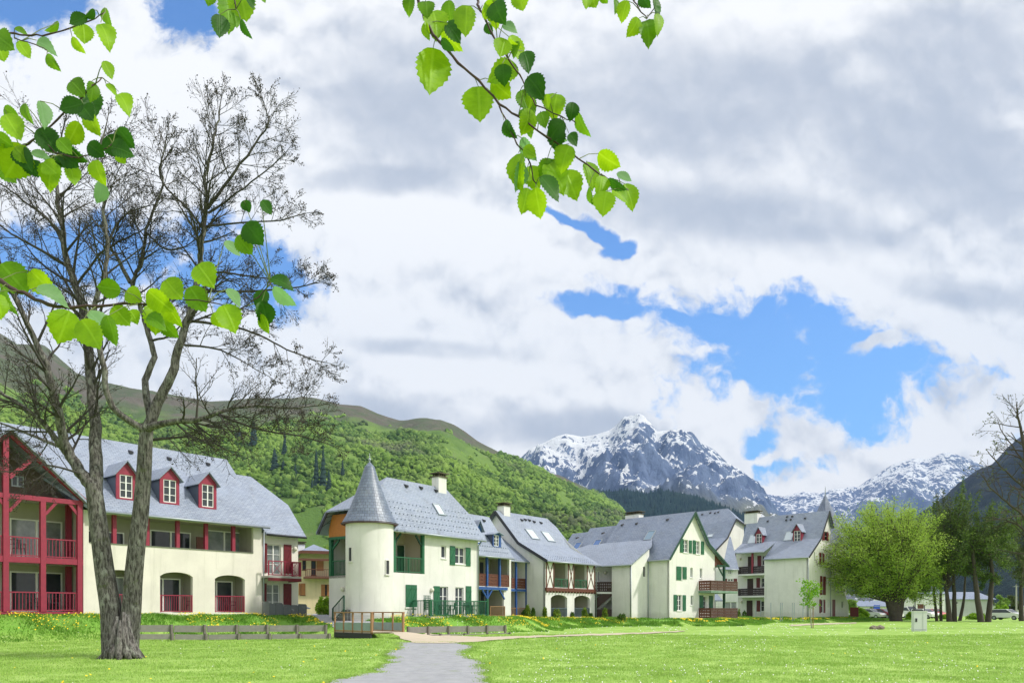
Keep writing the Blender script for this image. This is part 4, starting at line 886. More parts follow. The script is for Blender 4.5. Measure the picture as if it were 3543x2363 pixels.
for q in (gA, gB): window(D, FD.at(0, 1.6), q[0]-.3, q[0]+.9, zg, zg+2.0, 0, 2, 1, BROWN, GLASS, False, 'balcony_door'); railing(D, FD, q[0], q[1], zg+.02, FD.m(Z4(1250, 1290))[1], .05, mat('paint slate blue', (.08, .12, .15), .5), 'bars', gap=.11)
for q in (hA, hB):
    window(D, FD.at(0, 1.6), q[0]-.3, q[0]+.9, ztim+.06, ztim+2.1, 0, 2, 1, BROWN, GLASS, False, 'balcony_door')
    railing(D, FD, q[0]+.02, q[1]-.02, ztim+.08, FD.m(Z4(1250, 1002))[1], -.03, GREEN, 'cross', posts=((q[0]+q[1])/2,))
mb = MB()
pan = [(1108, 1190), (1325, 1388), (1512, 1592)]
for a, b in pan:
    ua, ub = FD.U(Z4(a, 1000)[0]), FD.U(Z4(b, 1000)[0])
    for uu in (ua+.07, ub-.07): FD.box(mb, uu-.07, uu+.07, -.035, .02, ztim, ze-.02)
    mb.bar(FD.P(ua+.14, -.02, ztim+.02), FD.P(ub-.14, -.02, ze-.05), .04, .07, up=(0, 0, 1)); mb.bar(FD.P(ua+.14, -.026, ze-.05), FD.P(ub-.14, -.026, ztim+.02), .04, .07)
FD.box(mb, -.02, uD1+.05, -.14, .02, zm-.1, ztim+.0)
for i in range(17): c = .15+i*(uD1-.3)/16; FD.box(mb, c-.06, c+.06, -.2, .0, zm-.24, zm-.101)
mb.build('timber_frame', BROWN, D)
mb = MB(); uR_ = uD1+.35; uL_ = -.3
roofpoly(mb, FD, [(uL_, ve, zev), (uR_, ve, zev), (uR_, vk, zk+.13), (uL_, vk, zk+.13)])
urr = FD.U(Z4(1102, 402)[0], vr); vq = min(vr-.3, FD.V(Z4(1200, 540)[0], uR_)); zq = zk+.13+(zr+.13-zk-.13)/(vr-vk)*(vq-vk); print('D ridge right', urr, uR_, vq)
rl = FD.P(uL_, 0, 0); roofpoly(mb, FD, [(uL_, vk, zk+.131), (uR_, vk, zk+.131), (uR_, vq, zq), (urr, vr, zr+.13), (uL_, vr, zr+.13)])
roofpoly(mb, FD, [(uL_, vr+.002, zr+.13), (urr, vr+.002, zr+.13), (uR_, vr+.9, zr-.9), (uR_, dpt+.3, zr-(dpt-vr)*1.1), (uL_, dpt+.3, zr-(dpt-vr)*1.1)]); roofpoly(mb, FD, [(uR_, vq, zq), (uR_, 2*vr-vq, zq), (urr, vr, zr+.131)], .1)
for r_ in range(3):
    for c_ in range(22):
        uu = .1+c_*.34+(r_ % 2)*.17; vv = ve+.25+r_*.32; z_ = zev+(zk+.13-zev)/(vk-ve)*(vv-ve)
        if uu < uR_-.1: FD.box(mb, uu-.02, uu+.02, vv-.05, vv, z_-.02, z_+.05)
mb.build('roof', SLATE, D); RD = (vk, zk+.13, vr, zr+.13)
gutter(D, FD, uL_, uR_, ve-.05, zev-.1)
mb = MB(); q = [(uL_-.02, ve, zev-.1), (uL_-.02, vk, zk+.02), (uL_-.02, vr, zr+.02), (uL_-.02, dpt*.85, zr+.02-(dpt*.85-vr)*1.1)]
for a, b in zip(q[:-1], q[1:]): mb.bar(FD.P(*a), FD.P(*b), .05, .26)
mb.build('barge_board', DARK, D)
cu = FD.U(Z4(675, 380)[0], vr); chimney(D, FD, cu-.45, cu+.45, vr-.4, vr+.4, zr-1, FD.m(Z4(672, 290), vr)[1], WARM)
for x, y in ((855, 433), (890, 430), (930, 435), (977, 450), (1045, 460)): vent(D, FD, RD, Z4, x, y)
skylight(D, FD, RD, Z4, 960, 566, 1.25, 1.35); skylight(D, FD, RD, Z4, 1118, 590, 1.25, 1.35)
pipe(D, [FD.P(uD1+.1, -.3, zev-.12), FD.P(uD1+.08, -.1, zev-.4), FD.P(uD1+.08, -.1, zb+.2)])
# ================================================================== long house with the green shuttered gable
E = thing('gable_house', 'long cream house with a tall green shuttered gable and brown balconies', 'house', FE.P(0, 0, .8))
zb = .4; SE = FE.side(0); W_ = FE.U(Z5(1795, 900)[0]); uap, zap = FE.m(Z5(1537, 232)); ueR, zeR = FE.m(Z5(1918, 805)); zeL = FE.m(Z5(1300, 700))[1]
uk, zk = FE.m(Z5(1700, 580)); ukl, zkl = FE.m(Z5(1420, 455)); print('E W', W_, 'apex', uap, zap, 'eR', ueR, zeR, 'eL', zeL)
v1 = -SE.U(Z5(1088, 1000)[0]); Q = Fr(FE.P(0, v1, 0).xy, FE.d); wQ = -Q.U(Z5(895, 1000)[0]); SP = FE.side(-wQ, v1); sP = -SP.U(Z5(682, 1000)[0]); L = 26
wins = [FE.r(Z5, 1445, 522, 1497, 662), FE.r(Z5, 1580, 537, 1624, 677), FE.r(Z5, 1430, 818, 1446, 955), FE.r(Z5, 1530, 825, 1557, 933), FE.r(Z5, 1634, 833, 1660, 942), FE.r(Z5, 1394, 1120, 1446, 1292), FE.r(Z5, 1543, 1127, 1571, 1233)]
zgE = FE.m(Z5(1690, 1290))[1]; dr = FE.r(Z5, 1680, 1135, 1713, 1258); dr = (dr[0], dr[1], zgE, dr[3])
up = FE.m(Z5(1692, 950))[1]
mb = MB(); bx = FE.U(Z5(1790, 750)[0]); zsl = lambda u: zap+(zk-zap)/(uk-uap)*(u-uap)
out_ = [(0, zb), (W_, zb), (W_, FE.m(Z5(1790, 690))[1]), (uk, zk-.05), (uap, zap), (ukl, zkl), (0, zeL)]
wall(mb, FE, out_, [rect(*q) for q in wins]+[rect(*dr)], 0, .25)
S0 = SE; S0.n = FE.d
wall(mb, S0, rect(-v1, -.001, zb, zeL), (), 0, .2)
slitq = Q.r(Z5, 1017, 815, 1043, 922); zql = Q.m(Z5(893, 770))[1]; zqr = Q.m(Z5(1068, 640))[1]
wall(mb, Q, [(-wQ, zb), (0, zb), (0, zqr+.15), (-wQ, zql-.1)], [rect(*slitq)], 0, .2)
wall(mb, SP, rect(-sP, -.001, zb, zql-.1), (), 0, .2)
mb.poly([FE.P(W_, 0, zb), FE.P(W_, L, zb), FE.P(W_, L, zeR+1), FE.P(W_, 0, zeR+1)]); mb.poly([FE.P(-wQ, v1+sP+5, zb), FE.P(-wQ, L, zb), FE.P(-wQ, L, zql), FE.P(-wQ, v1+sP+5, zql)])
mb.build('wall', PALEC, E)
mb = MB(); Q.box(mb, slitq[0], slitq[1], .1, .2, slitq[2], slitq[3]); mb.build('slit_window', DARK, E)
for i, q in enumerate(wins): window(E, FE, *q, .09, 1 if i in (2, 3, 4, 6) else 2, 1 if i in (2, 3, 4, 6) else 3, WHITE, CURT if i in (3, 4, 6) else GLASS)
window(E, FE, *dr, .09, 1, 3, WHITE, GLASS, False, 'french_door')
for x0, x1, y0, y1 in ((1408, 1443, 512, 660), (1505, 1536, 530, 668), (1547, 1576, 528, 675), (1636, 1668, 541, 682), (1378, 1428, 812, 960), (1447, 1487, 817, 950), (1357, 1391, 1118, 1293), (1455, 1489, 1122, 1293), (1637, 1677, 1125, 1290), (1743, 1782, 1130, 1290)):
    a = list(FE.r(Z5, x0, y0, x1, y1)); a[1] = min(a[1], W_-.02); shutter(E, FE, *a, GREEN)
# roof: left slope and right slope along the ridge, stepping down at the far end
mb = MB(); go = -.35
def rf(u, v, z): return (u, v, z)
def slope_l(v0, v1_, dz=0, eu=-.35, ez=None):
    ez = zeL-.28 if ez is None else ez
    pts = [(eu, v0, ez), (eu, v1_, ez), (ukl, v1_, zkl+.13+dz), (ukl, v0, zkl+.13+dz)]; P_ = [SE_q(p) for p in pts]
    roofpoly(mb, SEr, P_); pts = [(ukl, v0, zkl+.13+dz), (ukl, v1_, zkl+.13+dz), (uap, v1_, zap+.13+dz), (uap, v0, zap+.13+dz)]; roofpoly(mb, SEr, [SE_q(p) for p in pts])
    pts = [(uap+.002, v0, zap+.13+dz), (uap+.002, v1_, zap+.13+dz), (uk, v1_, zk+.1+dz), (uk, v0, zk+.1+dz)]; roofpoly(mb, SEr, [SE_q(p) for p in pts])
    pts = [(uk, v0, zk+.101+dz), (uk, v1_, zk+.101+dz), (ueR, v1_, zeR+dz), (ueR, v0, zeR+dz)]; roofpoly(mb, SEr, [SE_q(p) for p in pts])
SEr = Fr(SE.o, SE.d); SE_q = lambda p: (-p[1], p[0], p[2])
SR = FE.side(0); rv = lambda Z, x, y: -Fr(FE.P(uap, 0, 0).xy, SE.d).U(Z(x, y)[0])
va = rv(Z5, 750, 300); vb = rv(Z5, 430, 400); vc = rv(Z5, 240, 455)
za_ = Fr(FE.P(uap, 0, 0).xy, SE.d).m(Z5(600, 380))[1]; zb_ = Fr(FE.P(uap, 0, 0).xy, SE.d).m(Z5(330, 447))[1]; print('E ridge', zap, va, vb, vc, za_, zb_)
slope_l(go, va); slope_l(va+.001, vb, za_-zap-.13, ez=zeL-.7); slope_l(vb+.001, vc, zb_-zap-.13, ez=zeL-1.2)
mb.build('roof', SLATED, E)
RE = (ukl, zkl+.13, uap, zap+.13)
# catslide roof over the projecting stair wing
mb = MB(); ke = .35
eq = Q.m(Z5(878, 768))[1]; zq2 = Q.m(Z5(1100, 585), -.25)[1]; uq2 = Q.U(Z5(1100, 585)[0], -.25); uq3, zq3 = Q.m(Z5(1200, 520), -.25)
zin = zeL-.28+(zkl+.13-zeL+.28)/(ukl+.35)*(1.3+.35)
vL = v1+sP+9
roofpoly(mb, SEr, [SE_q(p) for p in [(-wQ-.35, v1-.3, eq-.15), (-wQ-.35, vL, eq-.15), (uq2, vL, zq2), (uq2, v1-.3, zq2)]])
roofpoly(mb, SEr, [SE_q(p) for p in [(uq2, v1-.3, zq2+.001), (uq2, vL, zq2+.001), (max(uq3, .6), vL-2.5, zq3+.1), (max(uq3, .6), v1+.8, zq3+.1)]])
mb.build('stair_wing_roof', SLATE, E); print('cat', wQ, v1, sP, eq, uq2, zq2, uq3, zq3)
gutter(E, SEr, -vL, -v1+.3, -wQ-.40, eq-.25); gutter(E, SEr, -v1+.2, .3, -.4, zeL-.38)
mb = MB(); 
for a, b in (((-.37, go, zeL-.35), (ukl, go, zkl+.02)), ((ukl, go, zkl+.02), (uap, go, zap+.02)), ((uap, go, zap+.02), (uk, go, zk)), ((uk, go, zk), (ueR, go, zeR-.1))): mb.bar(FE.P(*a), FE.P(*b), .06, .2)
mb.build('barge_board', DGREEN, E)
mb = MB(); wall(mb, FE, [(W_+.002, FE.m(Z5(1790, 808))[1]), (ueR-.25, FE.m(Z5(1900, 812))[1]), (uk+(ueR-uk)*.5, (zk+zeR)/2-.15), (W_+.002, FE.m(Z5(1790, 685))[1])], (), -.0, .06); mb.build('gable_boarding', BROWN, E)
for x, y in ((290, 512), (568, 462), (930, 357), (1265, 315), (775, 372)):
    try: vent(E, SEr, RE, Z5, x, y)
    except Exception as ex: print('vent', ex)
for x, y, m_ in ((292, 600, SKYB), (505, 572, SKYB), (1080, 478, METAL)): skylight(E, SEr, RE, Z5, x, y, .95, 1.3, SKYB if m_ is SKYB else mat('skylight pale blue', (.22, .32, .42), .08))
cR = Fr(FE.P(uap, 0, 0).xy, SE.d); cu = cR.U(Z5(845, 260)[0]); chimney(E, SEr, cu-.9, cu+.9, uap+.5, uap+1.3, zap-.8, cR.m(Z5(845, 262))[1]+.15, GREYW)
for (pt, fr_, v_) in ((Z5(890, 1000), Q, -.08), (Z5(1078, 1000), Q, -.08)):
    u_ = fr_.U(pt[0], v_); top = zql-.2 if u_ < -1 else zeL-.4; pipe(E, [fr_.P(u_, v_, top), fr_.P(u_, v_, zb+.2)])
# balconies on the gable
bu0 = FE.U(Z5(1622, 1000)[0]); bd = -FE.V(Z5(1757, 1010)[0], bu0) ; print('E bal', bu0, bd)
bd = min(max(bd, 1.0), 2.4)
bu1 = FE.U(Z5(2045, 1010)[0], -bd)
def zc_(y, x=1757): return FE.m(Z5(x, y), -bd)[1]
for yt, yb in ((962, 1070), (1262, 1372)):
    z1_, z0_ = zc_(yt), zc_(yb); railing(E, FE, bu0, bu1, z0_, z1_, -bd, mat('wood balcony brown', (.11, .05, .035), .7, (.07, .032, .025), 5), 'board', 'balcony_panel', posts=[bu0+(bu1-bu0)*i/4 for i in (1, 2, 3)])
    EB = Fr(FE.P(bu0, -bd, 0).xy, FE.n); EB = FE.side(bu0, 0); railing(E, EB, .06, bd-.04, z0_, z1_, 0, BROWN, 'board', 'balcony_panel')
    mb = MB(); FE.box(mb, bu0, bu1, -bd-.02, -.005, z0_-.24, z0_-.02); 
    if yt < 1000: FE.box(mb, W_+.01, bu1, -.005, 3, z0_-.24, z0_-.02)
    mb.build('balcony_slab', mat('slab green grey', (.22, .30, .24), .8, (.12, .22, .15), 2) if yt < 1000 else CONC, E)
pu = FE.U(Z5(1900, 1000)[0], -.3); zt_ = FE.m(Z5(1895, 812))[1]
post(E, FE, pu, -.3, zc_(1370), zt_, .2, DGREEN)
mb = MB(); mb.bar(FE.P(pu-.1, -.25, zt_-1.0), FE.P(pu-1.0, -.25, zt_-.1), .1, .12); FE.box(mb, W_, ueR-.2, -.32, -.2, zt_-.05, zt_+.1); mb.build('balcony_beam', DGREEN, E)
# stair link between the half-timbered house and the wing
K = Fr(SP.P(-sP, .3, 0).xy, FD.d); K = Fr(FD.P(uD1, 1.4, 0).xy, (SP.P(-sP-.0, .0, 0).xy-FD.P(uD1, 1.4, 0).xy))
kw = (SP.P(-sP, 0, 0).xy-FD.P(uD1, 1.4, 0).xy).length; ST = thing('stair_gallery', 'covered stair gallery with dark brown balustrades between the half timbered house and the gable house', 'gallery', K.P(0, 0, .8)); print('kw', kw)
zf = K.m(Z5(600, 1085))[1]; zr1 = K.m(Z5(600, 978))[1]; ztp = K.m(Z5(600, 800))[1]+.3
mb = MB(); K.box(mb, 0, kw, 2.0, 2.2, .5, ztp); K.box(mb, 0, kw, .1, 2, zf-.2, zf-.02); mb.build('wall', GREYW, ST)
railing(ST, K, 0, kw, zf, zr1, .1, DBROWN, 'board', 'balcony_panel')
a, b, c, d = K.r(Z5, 497, 862, 553, 980, 2.0); window(ST, K.at(0, 1.9), max(a, .05), b, zf, d, 0, 2, 2, WHITE, CURT, False, 'french_door'); lamp(ST, K, Z5, 607, 880, 1.95)
mb = MB(); zs = .9
for i in range(13):
    t = i/12; u_ = .45+(kw-.5)*t; z_ = zs+(zf-.5-zs)*t; K.box(mb, u_, u_+.33, .2, 1.3, z_, z_+.09); K.box(mb, u_, u_+.04, .19, 1.3, z_-.12, z_)
mb.build('steps', CONC, ST)
mb = MB(); mb.bar(K.P(.3, .16, zs+.5), K.P(kw, .16, zf+.1), .05, .75); mb.build('stair_balustrade', DBROWN, ST)
mb = MB(); K.box(mb, 0, kw*1.0, -.05, .05, .5, 1.75); K.box(mb, -.05, .08, -.05, .1, .6, 3.2); mb.build('fence_board', DBROWN, ST)
# ================================================================== house behind
H = Fr(PX(Z5(1806, 1000)[0], HY, 99).xy, FE.d); HB = thing('rear_house', 'steep slate roofed house behind the green shuttered gable, one pale skylight', 'house', H.P(0, 0, .8))
HS = H.side(0); hu1 = H.U(Z5(2105, 370)[0]); hz1 = H.m(Z5(2105, 370))[1]; ua_, za_ = H.m(Z5(1990, 292)); zeH = H.m(Z5(1800, 620))[1]
uk_, zk_ = H.m(Z5(1900, 500)); hR = Fr(H.P(0, 0, 0).xy, HS.d)
mb = MB(); wall(mb, H, [(0, 0.5), (hu1-.2, .5), (hu1-.2, hz1-.1), (H.m(Z5(2085, 330))[0], H.m(Z5(2085, 330))[1]), (ua_, za_-.1), (uk_, zk_-.1), (0, zeH-.1)], (), 0, .2); mb.poly([H.P(0, 0, .5), H.P(0, 18, .5), H.P(0, 18, zeH), H.P(0, 0, zeH)]); mb.poly([H.P(hu1-.2, 0, .5), H.P(hu1-.2, 18, .5), H.P(hu1-.2, 18, hz1), H.P(hu1-.2, 0, hz1)]); mb.build('wall', WARM, HB)
umd = (ua_+hu1)/2+.6
q = Fr(H.P(umd, 0, 0).xy, HS.d); ur_, zr_ = q.m(Z5(1918, 182)); print('H', hu1, ua_, uk_, umd, ur_, zr_)
mb = MB(); roofpoly(mb, hR, [SE_q(p) for p in [(-.4, -.3, zeH-.2), (-.4, 20, zeH-.2), (uk_, 20, zk_), (uk_, -.3, zk_)]])
roofpoly(mb, hR, [SE_q(p) for p in [(uk_, -.3, zk_+.001), (uk_, 20, zk_+.001), (umd, 20, zr_), (umd, -ur_, zr_), (ua_, -.3, za_+.02)]])
roofpoly(mb, hR, [SE_q(p) for p in [(ua_, -.3, za_), (umd, -ur_, zr_), (hu1+.1, -.3, hz1)]], .1); roofpoly(mb, hR, [SE_q(p) for p in [(umd+.002, -ur_, zr_), (umd+.002, 20, zr_), (hu1+1, 20, hz1-1), (hu1+.2, -.3, hz1)]])
mb.build('roof', SLATED, HB)
RH = (uk_, zk_, umd, zr_)
for x, y in ((1640, 255), (1728, 238), (1780, 240), (1815, 230)): vent(HB, hR, RH, Z5, x, y)
skylight(HB, hR, RH, Z5, 1745, 462, .9, 1.3)
mb = MB()
for a, b in (((-.4, zeH-.3), (uk_, zk_-.1)), ((uk_, zk_-.1), (ua_, za_-.1)), ((ua_, za_-.1), (hu1+.1, hz1-.1))): mb.bar(H.P(a[0], -.32, a[1]), H.P(b[0], -.32, b[1]), .05, .22)
mb.build('barge_board', DARK, HB)
pipe(HB, [H.P(.05, -.1, zeH-.2), H.P(.05, -.1, .8)])
# low linking wing with steep roof, between the rear house and the dormer house
J = Fr(PX(Z5(1815, 1000)[0], HY, 91).xy, (1, -.02)); JB = thing('rear_wing', 'low rear wing with steep slate roof seen behind the brown balconies', 'house', J.P(0, 0, .8))
j1 = J.U(Z5(2050, 1000)[0]); zeJ = J.m(Z5(1950, 832))[1]; zrJ = J.m(Z5(2000, 490), 3.2)[1]; ujl = J.U(Z5(1940, 490)[0], 3.2)-.0
w_a = J.r(Z5, 1940, 945, 1998, 975); w_b = J.r(Z5, 1920, 1195, 2045, 1270); w_c = J.r(Z5, 1942, 850, 1975, 895)
mb = MB(); wall(mb, J, rect(0, j1, .5, zeJ), [rect(*w_a), rect(*w_b), rect(*w_c)]); mb.build('wall', GREYW, JB)
for q in (w_a, w_b, w_c): window(JB, J, *q, .08, 2, 1, WHITE, CURT if q is w_b else GLASS, True)
shutter(JB, J, *J.r(Z5, 2003, 945, 2040, 975), DRED); shutter(JB, J, *J.r(Z5, 1912, 945, 1930, 975), DRED)
mb = MB(); roofpoly(mb, J, [(.6, -.4, zeJ-.1), (j1, -.4, zeJ-.1), (j1, 3.2, zrJ), (ujl, 3.2, zrJ)]); mb.build('roof', SLATED, JB); gutter(JB, J, .6, j1, -.45, zeJ-.2)
mb = MB(); q = J.m(Z5(1828, 1160), -2)
roofpoly(mb, J, [(q[0]-.9, -2.6, q[1]-.2), (q[0]+.5, -2.6, q[1]-.2), (q[0]+.3, -1.0, q[1]+.55), (q[0]-.9, -1.0, q[1]+.55)]); mb.build('canopy_roof', SLATED, JB)
# ================================================================== tall house with dormers (right)
F = thing('dormer_house', 'four storey off white house with two dark red dormers and stacked balconies', 'house', FF.P(0, 0, .7))
SF = FF.side(0); SFr = Fr(SF.o, SF.d); WF = FF.U(Z6(1352, 1000)[0]); uapF, zapF = FF.m(Z6(1298, 335)); zeF = FF.m(Z6(1135, 770))[1]; ukF, zkF = FF.m(Z6(1222, 610)); print('F', WF, uapF, zapF, zeF, ukF, zkF)
uRk, zRk = FF.m(Z6(1345, 500))
LB = -SFr.U(Z6(697, 1000)[0]); LT = -SFr.U(Z6(412, 850)[0]); zgF = SFr.m(Z6(900, 1388))[1]
zb = .3; fw = []
for q in ((1263, 537, 1316, 628), (1180, 738, 1192, 822), (1245, 748, 1268, 862), (1303, 768, 1316, 850), (1262, 978, 1284, 1160), (1312, 985, 1326, 1072), (1262, 1208, 1290, 1338), (1326, 1206, 1338, 1290)): fw.append(FF.r(Z6, *q))
drF = FF.r(Z6, 1378, 1207, 1412, 1383); z0f = FF.m(Z6(1390, 1385))[1]
mb = MB(); WF2 = WF; wall(mb, FF, [(0, zb), (WF, zb), (WF, zRk-.1), (uapF, zapF-.1), (ukF, zkF-.1), (0, zeF)], [rect(*q) for q in fw if q[1] < WF-.05], 0, .25)
wall(mb, SFr, rect(-LB, -.001, zb, zeF), (), 0, .2)
mb.poly([FF.P(0, LB, zb), FF.P(2.4, LB, zb), FF.P(2.4, LB, zeF+1.6), FF.P(0, LB, zeF)])
bk = Fr(FF.P(1.5, 0, 0).xy, SF.d)                      # set-back wall behind the balconies
FW = []
for y0, y1 in ((775, 870), (995, 1085), (1220, 1325)): FW.append(bk.r(Z6, 668, y0, 715, y1))
LT2 = -bk.U(Z6(412, 1000)[0])
DRS = []
for y0, y1 in ((790, 950), (985, 1170), (1220, 1380)): DRS.append(bk.r(Z6, 533, y0, 590, y1))
for i_ in range(3): FW[i_] = (FW[i_][0], min(FW[i_][1]+.3, -LB-.1), FW[i_][2], FW[i_][3])
wall(mb, bk, rect(-LT2-.3, -LB, zb, zeF+1.2), [rect(*q) for q in FW], 0, .2)
mb.poly([FF.P(1.5, LT2+.3, zb), FF.P(WF, LT2+.3, zb), FF.P(WF, LT2+.3, zeF), FF.P(1.5, LT2+.3, zeF)]); mb.poly([FF.P(WF, 0, zb), FF.P(WF, LT2, zb), FF.P(WF, LT2, zRk), FF.P(WF, 0, zRk)])
wz = FF.r(Z6, 1470, 1222, 1490, 1292)
wu = FF.U(Z6(1470, 1250)[0]); wu2 = FF.U(Z6(1540, 1300)[0]); zw1 = FF.m(Z6(1360, 1000))[1]
wall(mb, FF, [(WF+.002, zb), (wu2, zb), (wu2, FF.m(Z6(1530, 1260))[1]), (wu, FF.m(Z6(1440, 1060))[1]), (WF+.002, zw1)], [rect(*wz), rect(drF[0], drF[1], z0f, drF[3])], .02, .25)
mb.build('wall', WARM, F)
for i, q in enumerate(fw):
    if q[1] < WF-.05: window(F, FF, *q, .08, 1, 1 if i in (1, 3, 5, 7) else 2, WHITE, CURT if i in (1, 3) else GLASS, True)
window(F, FF, *wz, .1, 1, 1, WHITE, GLASS, False)
mb = MB(); FF.box(mb, drF[0], drF[1], .08, .14, z0f, drF[3]); mb.build('door', DRED, F)
for q in ((1255, 535, 1277, 628), (1298, 545, 1317, 632), (1233, 745, 1248, 862), (1265, 752, 1281, 865), (1248, 975, 1268, 1162), (1279, 980, 1303, 1162), (1247, 1205, 1264, 1340), (1289, 1208, 1304, 1340)): shutter(F, FF, *FF.r(Z6, *q), DRED)
for q in FW: window(F, bk, *q, .08, 2, 2, WHITE, GLASS, True)
for q, yy in zip(DRS, (947, 1165, 1380)):
    mb = MB(); z0_ = bk.m(Z6(560, yy))[1]; bk.box(mb, q[0], q[1], -.04, -.002, z0_, z0_+2.05); mb.build('door', DBROWN, F)
for q in ((625, 775, 662, 880), (622, 995, 656, 1090), (630, 1217, 668, 1325)): shutter(F, bk, *bk.r(Z6, *q), DRED)
lamp(F, bk, Z6, 456, 807); lamp(F, bk, Z6, 480, 1230)
BALB = mat('wood balcony black brown', (.03, .018, .022), .6)
for yt, yb, x0 in ((880, 952, 410), (1098, 1168, 415)):
    z1_ = SFr.m(Z6(560, yt))[1]; z0_ = SFr.m(Z6(560, yb))[1]; ua = SFr.U(Z6(x0, yb)[0])
    railing(F, SFr, ua, -LB-.02, z0_, z1_, .03, BALB, 'board', 'balcony_panel'); mb = MB(); SFr.box(mb, ua, -LB-.01, -.02, 1.49, z0_-.22, z0_-.02); SFr.box(mb, ua-.3, ua, .1, .25, z0_-.45, z0_-.2); mb.build('balcony_slab', GREYW, F)
    E_ = Fr(SFr.P(ua, 1.45, 0).xy, -SFr.n); E_.n = SFr.d; railing(F, E_, .05, 1.4, z0_, z1_, 0, BALB, 'board', 'balcony_panel')
zt_ = SFr.m(Z6(500, 745))[1]; z0_ = SFr.m(Z6(500, 952))[1]
for x in (403, 576): post(F, SFr, SFr.U(Z6(x, 850)[0], .06), .06, z0_-.02, zt_+.05, .2, mat('paint wine', (.22, .02, .04), .5))
mb = MB(); zeF2 = SFr.m(Z6(550, 740))[1]; ueL = SFr.U(Z6(368, 750)[0], -.3)
uaR = Fr(FF.P(uapF, 0, 0).xy, SF.d); uL_r = uaR.U(Z6(515, 405)[0]); print('F ridge left', uL_r, 'LT', LT, 'ueL', ueL, zeF, zeF2)
us = -LB+.1
roofpoly(mb, SFr, [(us, -.35, zeF-.22), (.3, -.35, zeF-.22), (.3, ukF, zkF+.1), (us, ukF, zkF+.1)]); 
kk = (zkF+.1-(zeF-.22))/(ukF+.35)
uk2 = ueL+(uL_r-ueL)*.45
roofpoly(mb, SFr, [(ueL, -.3, zeF2), (us-.001, -.3, zeF2), (us-.001, ukF, zkF+.1), (ueL+(uL_r-ueL)*.42, ukF, zkF+.1)])
roofpoly(mb, SFr, [(ueL+(uL_r-ueL)*.42, ukF, zkF+.101), (.3, ukF, zkF+.101), (.3, uapF, zapF+.05), (uL_r, uapF, zapF+.05)])
roofpoly(mb, SFr, [(uL_r, uapF+.002, zapF+.05), (.3, uapF+.002, zapF+.05), (.3, max(uRk, WF)+.1, zRk+.05), (ueL, max(uRk, WF)+.1, zRk+.05)])
mb.build('roof', SLATE, F); RF = (ukF, zkF+.1, uapF, zapF+.05)
gutter(F, SFr, us, .3, -.4, zeF-.3); gutter(F, SFr, ueL, us, -.35, zeF2-.1)
mb = MB(); 
for a, b in (((-.35, zeF-.3), (ukF, zkF)), ((ukF, zkF), (uapF, zapF-.04)), ((uapF, zapF-.04), (uRk, zRk-.04))): mb.bar(FF.P(a[0], -.32, a[1]), FF.P(b[0], -.32, b[1]), .05, .2)
mb.build('barge_board', DARK, F)
WINE = mat('paint wine'); 
for x0, x1, yb, yt, ya, wn in ((598, 668, 672, 555, 492, (.12, .9, .96, .06)), (968, 1050, 645, 525, 460, (.12, .88, .96, .06))): dormer(F, SFr, x0, x1, yb, yt, ya, RF, WINE, WHITE, Z6, wn, WINE)
for x, y in ((572, 612), (929, 583)): skylight(F, SFr, RF, Z6, x, y, 1.1, 1.4)
for x, y in ((715, 442), (905, 398), (955, 394), (897, 430), (942, 425), (1083, 412)): vent(F, SFr, RF, Z6, x, y)
cu, cz = uaR.m(Z6(565, 368)); chimney(F, SFr, cu-.9, cu+.9, uapF-.5, uapF+.5, zapF-.7, cz+.1, GREYW)
for pt in (Z6(1130, 1000), Z6(1352, 1000)): u_ = FF.U(pt[0], -.07); pipe(F, [FF.P(u_, -.08, (zeF-.4 if u_ < 1 else zRk-.8)), FF.P(u_, -.08, zb+.3)])
# square stair tower with a pyramid roof behind it
TT = Fr(PX(Z6(1290, 1000)[0], HY, 96).xy, FF.d); TW = thing('stair_tower', 'tall tower with a steep slate pyramid roof rising behind the dormer house', 'tower', TT.P(0, 0, .8))
zt1 = TT.m(Z6(1290, 658))[1]; zap_ = TT.m(Z6(1254, 152))[1]; ua0, ua1 = TT.U(Z6(1165, 640)[0], 2), TT.U(Z6(1422, 640)[0]); c0 = TT.U(Z6(1254, 600)[0]); hw = max(c0-ua0, ua1-c0)
ctr = PX(Z6(1284, 500)[0], HY, 97); hw = 3.0
mb = MB(); mb.tube([(ctr.x, ctr.y, .5), (ctr.x, ctr.y, zt1)], hw-.4, 8); mb.build('tower_wall', WARM, TW)
mb = MB()
for i in range(8):
    a, b = 2*math.pi*(i+.5)/8, 2*math.pi*(i+1.5)/8; q0, q1 = (ctr.x+hw*math.cos(a), ctr.y+hw*math.sin(a), zt1-.1), (ctr.x+hw*math.cos(b), ctr.y+hw*math.sin(b), zt1-.1)
    wdt = 2*hw*math.sin(math.pi/8); mb.poly([q0, q1, (ctr.x, ctr.y, zap_)], [(i*3, 0), (i*3+wdt, 0), (i*3+wdt/2, zap_-zt1)])
mb.poly([(ctr.x+hw*math.cos(2*math.pi*(i+.5)/8), ctr.y+hw*math.sin(2*math.pi*(i+.5)/8), zt1-.1) for i in reversed(range(8))]); mb.build('tower_roof', SLATECONE, TW)
mb = MB(); mb.tube([(ctr.x, ctr.y, zap_-.3), (ctr.x, ctr.y, zap_+1.0)], [.08, .02], 6); mb.build('finial', METAL, TW)
